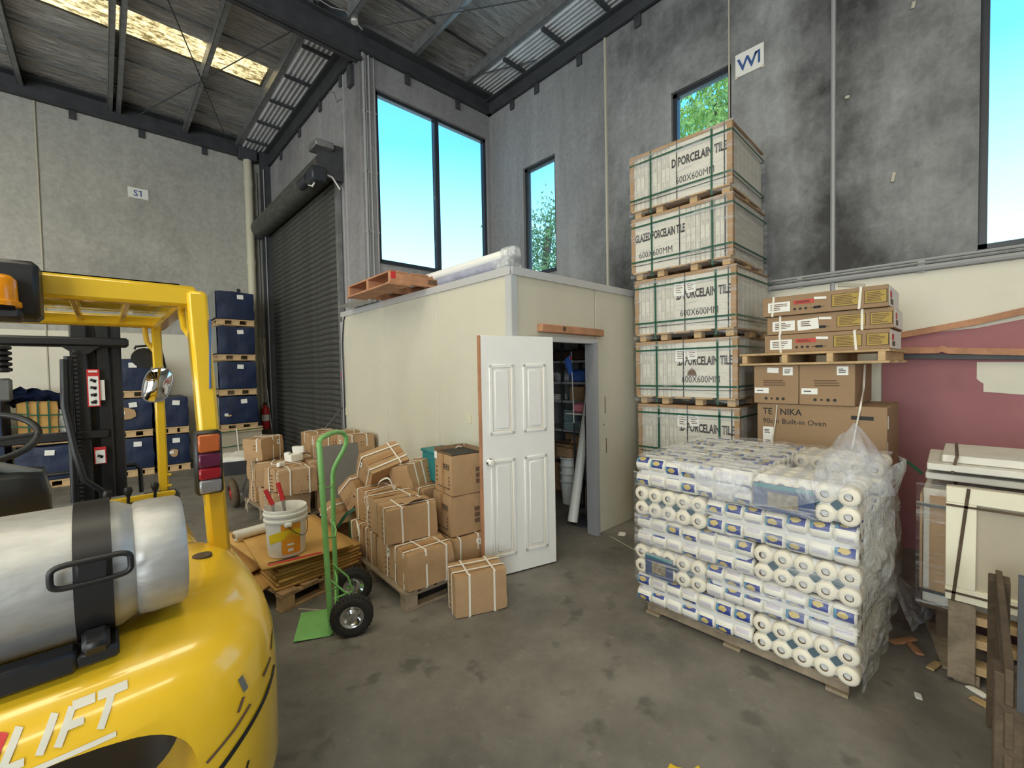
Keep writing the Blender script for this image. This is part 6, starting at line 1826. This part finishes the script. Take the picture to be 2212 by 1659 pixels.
# lower chassis and tyres
MB().box(L(-0.22, 2.6, 0.33), (0.80, 1.7, 0.34), None, 0.03).obj('chassis', 'truck_black', fk)
def wheel(x, y, r, w):
    s = 1 if x > FX else -1
    t = MB().lathe([(r * 0.55, -w / 2), (r * 0.9, -w / 2), (r, -w / 2 + 0.03), (r, w / 2 - 0.03), (r * 0.9, w / 2), (r * 0.55, w / 2), (r * 0.55, -w / 2)], 28, L(x, y, r), (1, 0, 0)).obj('tyre', 'rubber', fk, smooth=50)
    MB().lathe([(0, 0.03), (r * 0.2, 0.03), (r * 0.25, 0.0), (r * 0.56, 0.02)], 24, L(x + s * w * 0.35, y, r), (s, 0, 0)).obj('wheel_rim', 'truck_grey', t, smooth=50)
wheel(0.20, 1.80, 0.25, 0.17); wheel(-0.64, 1.80, 0.25, 0.17); wheel(0.26, 3.35, 0.32, 0.20); wheel(-0.70, 3.35, 0.32, 0.20)
# lettering and scratches on the rear of the counterweight
def rear_y(x, z):
    """rear surface (local y) of the counterweight at local x and height z"""
    for (z0, a0, b0), (z1, a1, b1) in zip(rings, rings[1:]):
        if z0 <= z <= z1:
            f = (z - z0) / (z1 - z0); a = a0 + (a1 - a0) * f; b = b0 + (b1 - b0) * f
            q = max(0.0, 1 - (abs(x) / a) ** 3.8)
            return -b * q ** (1 / 3.8)
    return -0.58
def on_rear(name, m, pts2, parent=cwo, w=0.02, off=0.002):
    """ribbon laid on the rear surface through (x,z) points"""
    P = []
    for (p, q) in zip(pts2, pts2[1:]):
        k = max(1, int(math.hypot(q[0] - p[0], q[1] - p[1]) / 0.01))
        P += [(p[0] + (q[0] - p[0]) * i / k, p[1] + (q[1] - p[1]) * i / k) for i in range(k)]
    P.append(pts2[-1])
    mb = MB()
    vs = []
    for i, (x, z) in enumerate(P):
        a, b = P[max(0, i - 1)], P[min(len(P) - 1, i + 1)]
        d = Vector((b[0] - a[0], b[1] - a[1])); d = d.normalized() if d.length else Vector((1, 0))
        nx, nz = -d.y * w / 2, d.x * w / 2
        for s in (1, 0, -1):
            xx, zz = x + s * nx, z + s * nz
            vs.append((xx, rear_y(xx, zz) - off, zz))
    fs = []
    for i in range(len(P) - 1):
        for j in range(2):
            fs.append((i * 3 + j, i * 3 + j + 1, (i + 1) * 3 + j + 1, (i + 1) * 3 + j))
    mb.add(vs, fs)
    return mb.obj(name, m, parent, smooth=60)
XB = 0.060                        # local x where the L starts
zb, hT, sl2 = 1.046, 0.046, 0.020
def stroke(p, q, m='silver_letter', w=0.0115):
    return on_rear('letter_stroke', m, [p, q], w=w)
def lx(x, f): return XB + x * 0.93 + sl2 * f
for (a, b) in (((0, 1), (0, 0)), ((0, 0), (0.030, 0)), ((0.050, 0), (0.050, 1)), ((0.076, 0), (0.076, 1)), ((0.076, 1), (0.112, 1)), ((0.076, 0.52), (0.104, 0.52)), ((0.140, 0), (0.140, 1)), ((0.116, 1), (0.166, 1))):
    stroke((lx(a[0], a[1]), zb + a[1] * hT), (lx(b[0], b[1]), zb + b[1] * hT))
stroke((lx(-0.010, -0.25), zb - 0.017), (lx(0.170, -0.25), zb - 0.017), w=0.008)
for a in (-0.045, -0.02):
    stroke((lx(a, 0), zb), (lx(a, 1), zb + hT), 'plastic_red')
for (pts, w, m) in (([(0.30, 0.78), (0.40, 0.84), (0.50, 0.90), (0.545, 0.93)], 0.014, 'truck_black'), ([(0.36, 0.87), (0.42, 0.90), (0.46, 0.925)], 0.008, 'ink_soft'), ([(0.50, 0.955), (0.53, 0.97)], 0.010, 'ink_soft'), ([(0.44, 1.005), (0.452, 0.965)], 0.012, 'truck_grey'), ([(0.43, 0.93), (0.445, 0.955)], 0.008, 'ink_soft'), ([(0.535, 0.985), (0.55, 1.02)], 0.006, 'truck_black'), ([(0.44, 0.76), (0.45, 0.79)], 0.006, 'truck_black')):
    on_rear('scratch', m, pts, w=w)
for (x, y) in ((0.44, 0.02), (0.17, -0.33)):
    MB().cyl((x, y, 1.140), (x, y, 1.1525), 0.028, n=18).obj('lifting_hole', 'timber_dark', fk)
# gas cylinder with strap and cradle
gas = thing('gas_cylinder', 'dented aluminium gas cylinder strapped on the forklift', 'gas cylinder', (-0.30, 1.44, 1.300))
MB().lathe([(0, -0.55), (0.10, -0.545), (0.145, -0.50), (0.152, -0.45), (0.152, 0.27), (0.147, 0.31), (0.132, 0.338), (0.125, 0.345)], 40, (0, 0, 0), (1, 0, 0)).obj('body', 'aluminium', gas, smooth=60)
MB().lathe([(0.120, 0.33), (0.137, 0.345), (0.139, 0.37), (0.137, 0.425), (0.130, 0.436), (0.122, 0.425), (0.118, 0.36)], 40, (0, 0, 0), (1, 0, 0)).obj('collar', 'aluminium', gas, smooth=60)
MB().lathe([(0, 0.36), (0.10, 0.355), (0.125, 0.34)], 40, (0, 0, 0), (1, 0, 0)).obj('end_dome', 'aluminium', gas, smooth=60)
st = MB().lathe([(0.1535, 0.238), (0.158, 0.238), (0.158, 0.30), (0.1535, 0.30)], 48, (0, 0, 0), (1, 0, 0)).obj('strap', 'truck_black', gas, smooth=40)
hpts = []
for k in range(28):
    t_ = 2 * math.pi * k / 28
    c, s = math.cos(t_), math.sin(t_)
    hpts.append((0.268 + 0.062 * math.copysign(abs(c) ** 0.35, c), -0.163 - 0.004, 0.045 + 0.024 * math.copysign(abs(s) ** 0.5, s)))
MB().tube(hpts, 0.006, n=8, closed=True).obj('buckle_loop', 'truck_black', gas, smooth=60)
MB().box((0.268, -0.160, 0.045), (0.05, 0.016, 0.05), (0, 0, 0), 0.004).obj('buckle', 'truck_black', gas)
MB().box((0.268, -0.135, -0.13), (0.045, 0.05, 0.07), (30, 0, 0), 0.008).obj('strap_hook', 'truck_black', gas)
cd = MB().box(L(-0.42, 1.30, 1.160), (0.72, 0.05, 0.05), None, 0.008).box(L(-0.42, 1.56, 1.160), (0.72, 0.05, 0.05), None, 0.008)
cd.box(L(-0.03, 1.43, 1.155), (0.07, 0.30, 0.03), None, 0.006).obj('cylinder_cradle', 'truck_black', fk)
# overhead guard
Zg = 2.035
def beam(p, q, w, h, name='guard_beam', m='truck_yellow', upv=(0, 0, 1)):
    p, q = Vector(p), Vector(q)
    d = (q - p); Ln = d.length; c = (p + q) / 2
    zx = d.normalized(); u = Vector(upv); u = (u - zx * u.dot(zx)).normalized(); y = u.cross(zx)
    M_ = Matrix((zx, y, u)).transposed()
    return MB().box(c, (Ln, w, h), M_, min(w, h) * 0.18).obj(name, m, fk)
xr, xl = 0.225, -0.665
beam(L(xl, 1.94, Zg), L(xr + 0.03, 1.94, Zg), 0.06, 0.075)
beam(L(xl, 2.98, Zg + 0.005), L(xr, 2.98, Zg + 0.005), 0.06, 0.06)
for x in (xr, xl):
    beam(L(x, 1.94, Zg), L(x, 3.0, Zg), 0.06, 0.07)
for k in range(5):
    x = xl + (k + 1) * (xr - xl) / 6
    beam(L(x, 1.96, Zg + 0.012), L(x, 2.96, Zg + 0.012), 0.02, 0.03, 'guard_bar')
MB().box(L(-0.22, 2.46, Zg + 0.045), (0.86, 1.0, 0.006)).obj('roof_sheet', 'glass', fk, smooth=0)
beam(L(xr + 0.028, 1.94, Zg + 0.02), L(xr + 0.070, 1.93, 1.05), 0.062, 0.08, 'rear_pillar', upv=(0, 1, 0))
beam(L(xl - 0.028, 1.94, Zg + 0.02), L(xl - 0.070, 1.93, 1.05), 0.062, 0.08, 'rear_pillar', upv=(0, 1, 0))
for x in (xr - 0.012, xl + 0.012):
    beam(L(x, 2.99, Zg), L(x + (0.005 if x > FX else -0.005), 3.02, 1.10), 0.042, 0.05, 'front_pillar', upv=(0, 1, 0))
for (p, q) in ((((xr - 0.005, 2.04, Zg - 0.02), (xr + 0.03, 1.96, Zg - 0.17))), (((xr - 0.06, 2.98, Zg - 0.02), (xr - 0.02, 2.99, Zg - 0.15)))):
    a, b = Vector(L(*p)), Vector(L(*q)); mdp = (a + b) / 2 + Vector((-0.012, 0.01, -0.012))
    MB().tube([a, mdp, b], 0.012, n=8).obj('gusset_bar', 'truck_yellow', fk, smooth=60)
for z in (1.16, 1.22):
    MB().cyl(L(xr + 0.005, 3.0, z), L(xr + 0.025, 3.0, z), 0.008, n=8).obj('bolt', 'truck_yellow', fk)
MB().box(L(0.283, 1.905, 1.83), (0.004, 0.045, 0.25), (0, 2, 0)).obj('blue_sticker', 'ink_blue', fk, smooth=0)
# tail light cluster on the right rear pillar
tl = MB().box(L(0.262, 1.875, 1.445), (0.082, 0.05, 0.225), (0, 0, 0), 0.008).obj('tail_light', 'truck_black', fk)
for (z, h, m) in ((1.515, 0.062, 'lens_amber'), (1.455, 0.050, 'lens_purple'), (1.408, 0.040, 'lens_red'), (1.363, 0.046, 'lens_clear')):
    MB().box(L(0.262, 1.845, z), (0.064, 0.022, h), None, 0.005).obj('lens', m, tl)
# beacon under the rear beam
bcn = MB().box(L(-0.165, 1.86, 2.0), (0.085, 0.13, 0.16), None, 0.012).obj('beacon_housing', 'truck_black', fk)
MB().lathe([(0.046, 0), (0.046, 0.012), (0.040, 0.016), (0.038, 0.07), (0.028, 0.082), (0, 0.085)], 22, L(-0.198, 1.76, 1.945), (0, 0, 1)).obj('beacon_lens', 'beacon_amber', bcn, smooth=50)
MB().box(L(-0.19, 1.78, 1.925), (0.075, 0.09, 0.03), None, 0.008).obj('beacon_base', 'truck_black', bcn)
# seat, wheel, levers
def seatp(c, d, r, nm): return soft_box(d, 2, 0.004, 0.03, 6).obj(nm, 'truck_black', fk, L(*c), r, smooth=70)
seatp((-0.34, 2.08, 1.26), (0.40, 0.12, 0.42), (10, 0, 0), 'seat_back')
seatp((-0.34, 2.34, 1.06), (0.42, 0.42, 0.13), (4, 0, 0), 'seat_cushion')
MB().tube([L(-0.54, 2.05, 1.475), L(-0.45, 2.04, 1.492), L(-0.25, 2.04, 1.488), L(-0.165, 2.05, 1.45), L(-0.145, 2.05, 1.38)], 0.016, n=8).obj('seat_piping', 'truck_grey', fk, smooth=60)
sw = [L(-0.38 + 0.165 * math.cos(2 * math.pi * k / 28), 2.78 + 0.11 * math.sin(2 * math.pi * k / 28), 1.515 + 0.09 * math.sin(2 * math.pi * k / 28)) for k in range(28)]
MB().tube(sw, 0.014, n=8, closed=True).obj('steering_wheel', 'truck_black', fk, smooth=60)
MB().tube([L(-0.38, 3.02, 1.10), L(-0.38, 2.78, 1.50)], 0.03, n=10).obj('steering_column', 'truck_black', fk, smooth=60)
for dx in (-0.15, 0.15):
    MB().tube([L(-0.38, 2.78, 1.50), L(-0.38 + dx, 2.78, 1.515)], 0.010, n=6).obj('wheel_spoke', 'truck_black', fk, smooth=60)
for (x, y) in ((-0.01, 2.86), (0.065, 2.87), (0.17, 2.90)):
    lv = MB().tube([L(x, y + 0.02, 1.05), L(x + 0.004, y, 1.17)], 0.007, n=6).obj('lever', 'truck_black', fk, smooth=60)
    MB().lathe([(0, 0.03), (0.014, 0.028), (0.019, 0.012), (0.012, -0.012), (0.006, -0.02)], 12, L(x + 0.004, y, 1.18)).obj('lever_knob', 'truck_black', lv, smooth=70)
for (x, m) in ((-0.05, 'plastic_red'), (0.015, 'paper')):
    MB().box(L(x, 2.60, 1.12), (0.04, 0.04, 0.05), None, 0.008).obj('switch_knob', m, fk)
MB().box(L(-0.22, 2.72, 1.045), (0.92, 0.42, 0.05), None, 0.012).obj('cowl', 'truck_grey', fk)
# mast with chain, hose, cross heads and stickers
ms_ = MB()
for x in (-0.10, -0.52):
    ms_.box(L(x, 3.62, 1.08), (0.075, 0.13, 2.05), None, 0.008)
    ms_.box(L(x + (0.10 if x > -0.3 else -0.10), 3.66, 1.08), (0.065, 0.15, 2.0), None, 0.008)
ms_.box(L(0.0, 3.66, 1.08), (0.17, 0.10, 2.0), None, 0.008)
ms_.box(L(-0.62, 3.66, 1.08), (0.17, 0.10, 2.0), None, 0.008)
mo = ms_.obj('mast_channel', 'truck_black', fk)
MB().box(L(-0.30, 3.60, 1.965), (0.84, 0.12, 0.055), None, 0.012).obj('mast_crosshead', 'truck_black', fk)
MB().box(L(-0.30, 3.58, 1.42), (0.62, 0.06, 0.05), None, 0.006).obj('mast_crosshead', 'truck_black', fk)
MB().prism([(-0.02, 0), (0.16, 0), (0.10, -0.05), (0.04, -0.05)], lambda a, b: L(-0.10 + a - 0.06, 3.55, 1.945 + b), lambda a, b: L(-0.10 + a - 0.06, 3.66, 1.945 + b)).obj('mast_gusset', 'truck_black', fk, smooth=0, fix=True)
MB().cyl(L(-0.145, 3.52, 0.7), L(-0.145, 3.52, 1.88), 0.016, n=10).obj('lift_ram', 'truck_black', fk)
ch_ = MB()
for k in range(44):
    ch_.box(L(-0.115, 3.52, 0.85 + k * 0.0245), (0.020, 0.012, 0.018), None, 0.003)
ch_.obj('lift_chain', 'truck_black', fk)['kind'] = 'stuff'
MB().tube([L(-0.16, 3.5, 1.86), L(-0.165, 3.48, 1.6), L(-0.13, 3.46, 1.33), L(-0.10, 3.44, 1.18), L(-0.03, 3.46, 1.10), L(-0.01, 3.48, 0.9)], 0.016, n=8).obj('hydraulic_hose', 'truck_black', fk, smooth=60)
hs = MB()
for k in range(5): hs.lathe([(0.02, 0), (0.036, 0.008), (0.036, 0.02), (0.02, 0.028)], 14, L(-0.375, 3.4, 1.79 + 0.028 * k))
hs.obj('hose_spring', 'truck_black', fk)
MB().box(L(-0.40, 3.45, 1.70), (0.10, 0.05, 0.12), None, 0.01).obj('hose_reel', 'truck_grey', fk)
def sticker(c, w, h, top):
    s = MB().box(L(*c), (w, 0.003, h)).obj('warning_sticker', 'plastic_red', fk, smooth=0)
    MB().box(L(c[0], c[1] - 0.002, c[2] - h * 0.08), (w * 0.80, 0.002, h * 0.78)).obj('sticker_field', 'paper', s, smooth=0)
    for k in range(4 if top else 1):
        zz = c[2] + h * 0.20 - k * h * 0.19 if top else c[2] - h * 0.05
        MB().box(L(c[0], c[1] - 0.004, zz), (w * 0.5, 0.002, w * 0.28), (0, 25 - 17 * k, 0), 0).box(L(c[0] + w * 0.1, c[1] - 0.004, zz - w * 0.12), (w * 0.2, 0.002, w * 0.2)).obj('pictogram', 'ink', s, smooth=0)
    if top:
        MB().box(L(c[0], c[1] - 0.002, c[2] + h * 0.44), (w * 0.7, 0.002, h * 0.05)).obj('sticker_print', 'paper', s, smooth=0)
sticker((-0.045, 3.545, 1.695), 0.055, 0.22, True)
sticker((-0.03, 3.545, 1.295), 0.052, 0.10, False)
MB().box(L(-0.012, 3.555, 1.68), (0.03, 0.003, 0.12)).obj('plate', 'plastic_white', fk, smooth=0)
MB().box(L(-0.30, 3.74, 0.75), (0.95, 0.05, 0.12)).box(L(-0.30, 3.74, 0.35), (0.95, 0.05, 0.12)).obj('fork_carriage', 'truck_black', fk, smooth=0)
MB().tube([L(-0.72, 3.78, 0.8), L(-0.72, 3.78, 1.18), L(0.13, 3.78, 1.18), L(0.155, 3.78, 1.15), L(0.16, 3.78, 0.8)], 0.013, n=8).obj('load_backrest', 'truck_black', fk, smooth=60)
for x in (-0.60, -0.38, -0.16, 0.02):
    MB().cyl(L(x, 3.78, 0.8), L(x, 3.78, 1.18), 0.010, n=8).obj('backrest_bar', 'truck_black', fk)
for x in (-0.58, -0.02):
    MB().box(L(x, 4.28, 0.10), (0.11, 1.05, 0.04), None, 0.01).box(L(x, 3.78, 0.40), (0.11, 0.05, 0.64), None, 0.01).obj('fork', 'truck_black', fk)
# mirror and work lamp at the right front pillar
mc = L(0.205, 2.93, 1.71)
mm = MB()
mv = []
nm_, nr = 32, 6
mm.v.append((mc[0], mc[1] - 0.020, mc[2]))
for r_ in range(1, nr + 1):
    f = r_ / nr
    for k in range(nm_):
        t_ = 2 * math.pi * k / nm_
        c, s = math.cos(t_), math.sin(t_)
        xx = 0.058 * f * math.copysign(abs(c) ** 0.75, c); zz = 0.088 * f * math.copysign(abs(s) ** 0.75, s)
        mm.v.append((mc[0] + xx + zz * 0.18, mc[1] - 0.020 * (1 - f * f), mc[2] + zz))
for k in range(nm_): mm.f.append((0, 1 + k, 1 + (k + 1) % nm_))
for r_ in range(nr - 1):
    o0 = 1 + r_ * nm_
    mm.f += [(o0 + k, o0 + nm_ + k, o0 + nm_ + (k + 1) % nm_, o0 + (k + 1) % nm_) for k in range(nm_)]
mir = mm.obj('mirror', 'mirror_glass', fk, smooth=80)
MB().tube([mm.v[1 + (nr - 1) * nm_ + k] for k in range(nm_)], 0.004, n=6, closed=True).obj('mirror_rim', 'lens_clear', mir, smooth=60)
MB().tube([L(0.215, 2.97, 1.78), L(0.21, 2.955, 1.72)], 0.010, n=6).obj('mirror_arm', 'truck_black', fk, smooth=60)
wl = MB().lathe([(0, 0.06), (0.035, 0.055), (0.05, 0.01), (0.055, -0.02), (0.0, -0.025)], 16, L(0.165, 3.05, 1.85), (0.2, 0.9, -0.3)).obj('work_lamp', 'truck_black', fk, smooth=50)
MB().tube([L(0.125, 3.05, 1.90), L(0.13, 3.05, 1.915), L(0.20, 3.05, 1.925), L(0.235, 3.05, 1.90), L(0.25, 3.05, 1.80)], 0.006, n=6).obj('lamp_bracket', 'truck_black', fk, smooth=60)

# ------------------------------------------------------------------ trees outside the windows
def tree(label, loc, h, spread, nleaf, m, seed):
    t = thing('tree', label, 'tree', loc, group='trees outside')
    r = random.Random(seed)
    MB().tube([(0, 0, 0), (0.1, 0.05, h * 0.4), (-0.05, 0.1, h * 0.75), (0.05, 0, h * 0.9)], 0.12, n=8).obj('trunk', 'bark', t, smooth=60)
    lf = MB()
    cl = [Vector((r.gauss(0, spread * 0.45), r.gauss(0, spread * 0.45), h * r.uniform(0.42, 1.0))) for _ in range(60)]
    for k in range(nleaf):
        c = r.choice(cl) + Vector((r.gauss(0, 0.28), r.gauss(0, 0.28), r.gauss(0, 0.24)))
        M_ = Euler((r.uniform(0, 6), r.uniform(0, 6), r.uniform(0, 6))).to_matrix()
        s = r.uniform(0.05, 0.09)
        lf.add([c + M_ @ Vector(q) * s for q in ((-1, 0, 0), (0, -0.35, 0.08), (1, 0, 0), (0, 0.35, 0.08))], [(0, 1, 2, 3)])
    o = lf.obj('foliage', m, t, smooth=0)
    o['kind'] = 'stuff'
tree('leafy tree outside the high window above the tile stack', (9.6, 3.75, -0.5), 8.6, 1.2, 9000, 'leaf', 3)
tree('tree outside the narrow window near the corner', (10.2, 9.1, -0.5), 7.4, 0.9, 5500, 'leaf_b', 5)
tree('low tree seen at the foot of the narrow corner window', (14.5, 14.6, -0.5), 7.0, 1.5, 5000, 'leaf_b', 8)
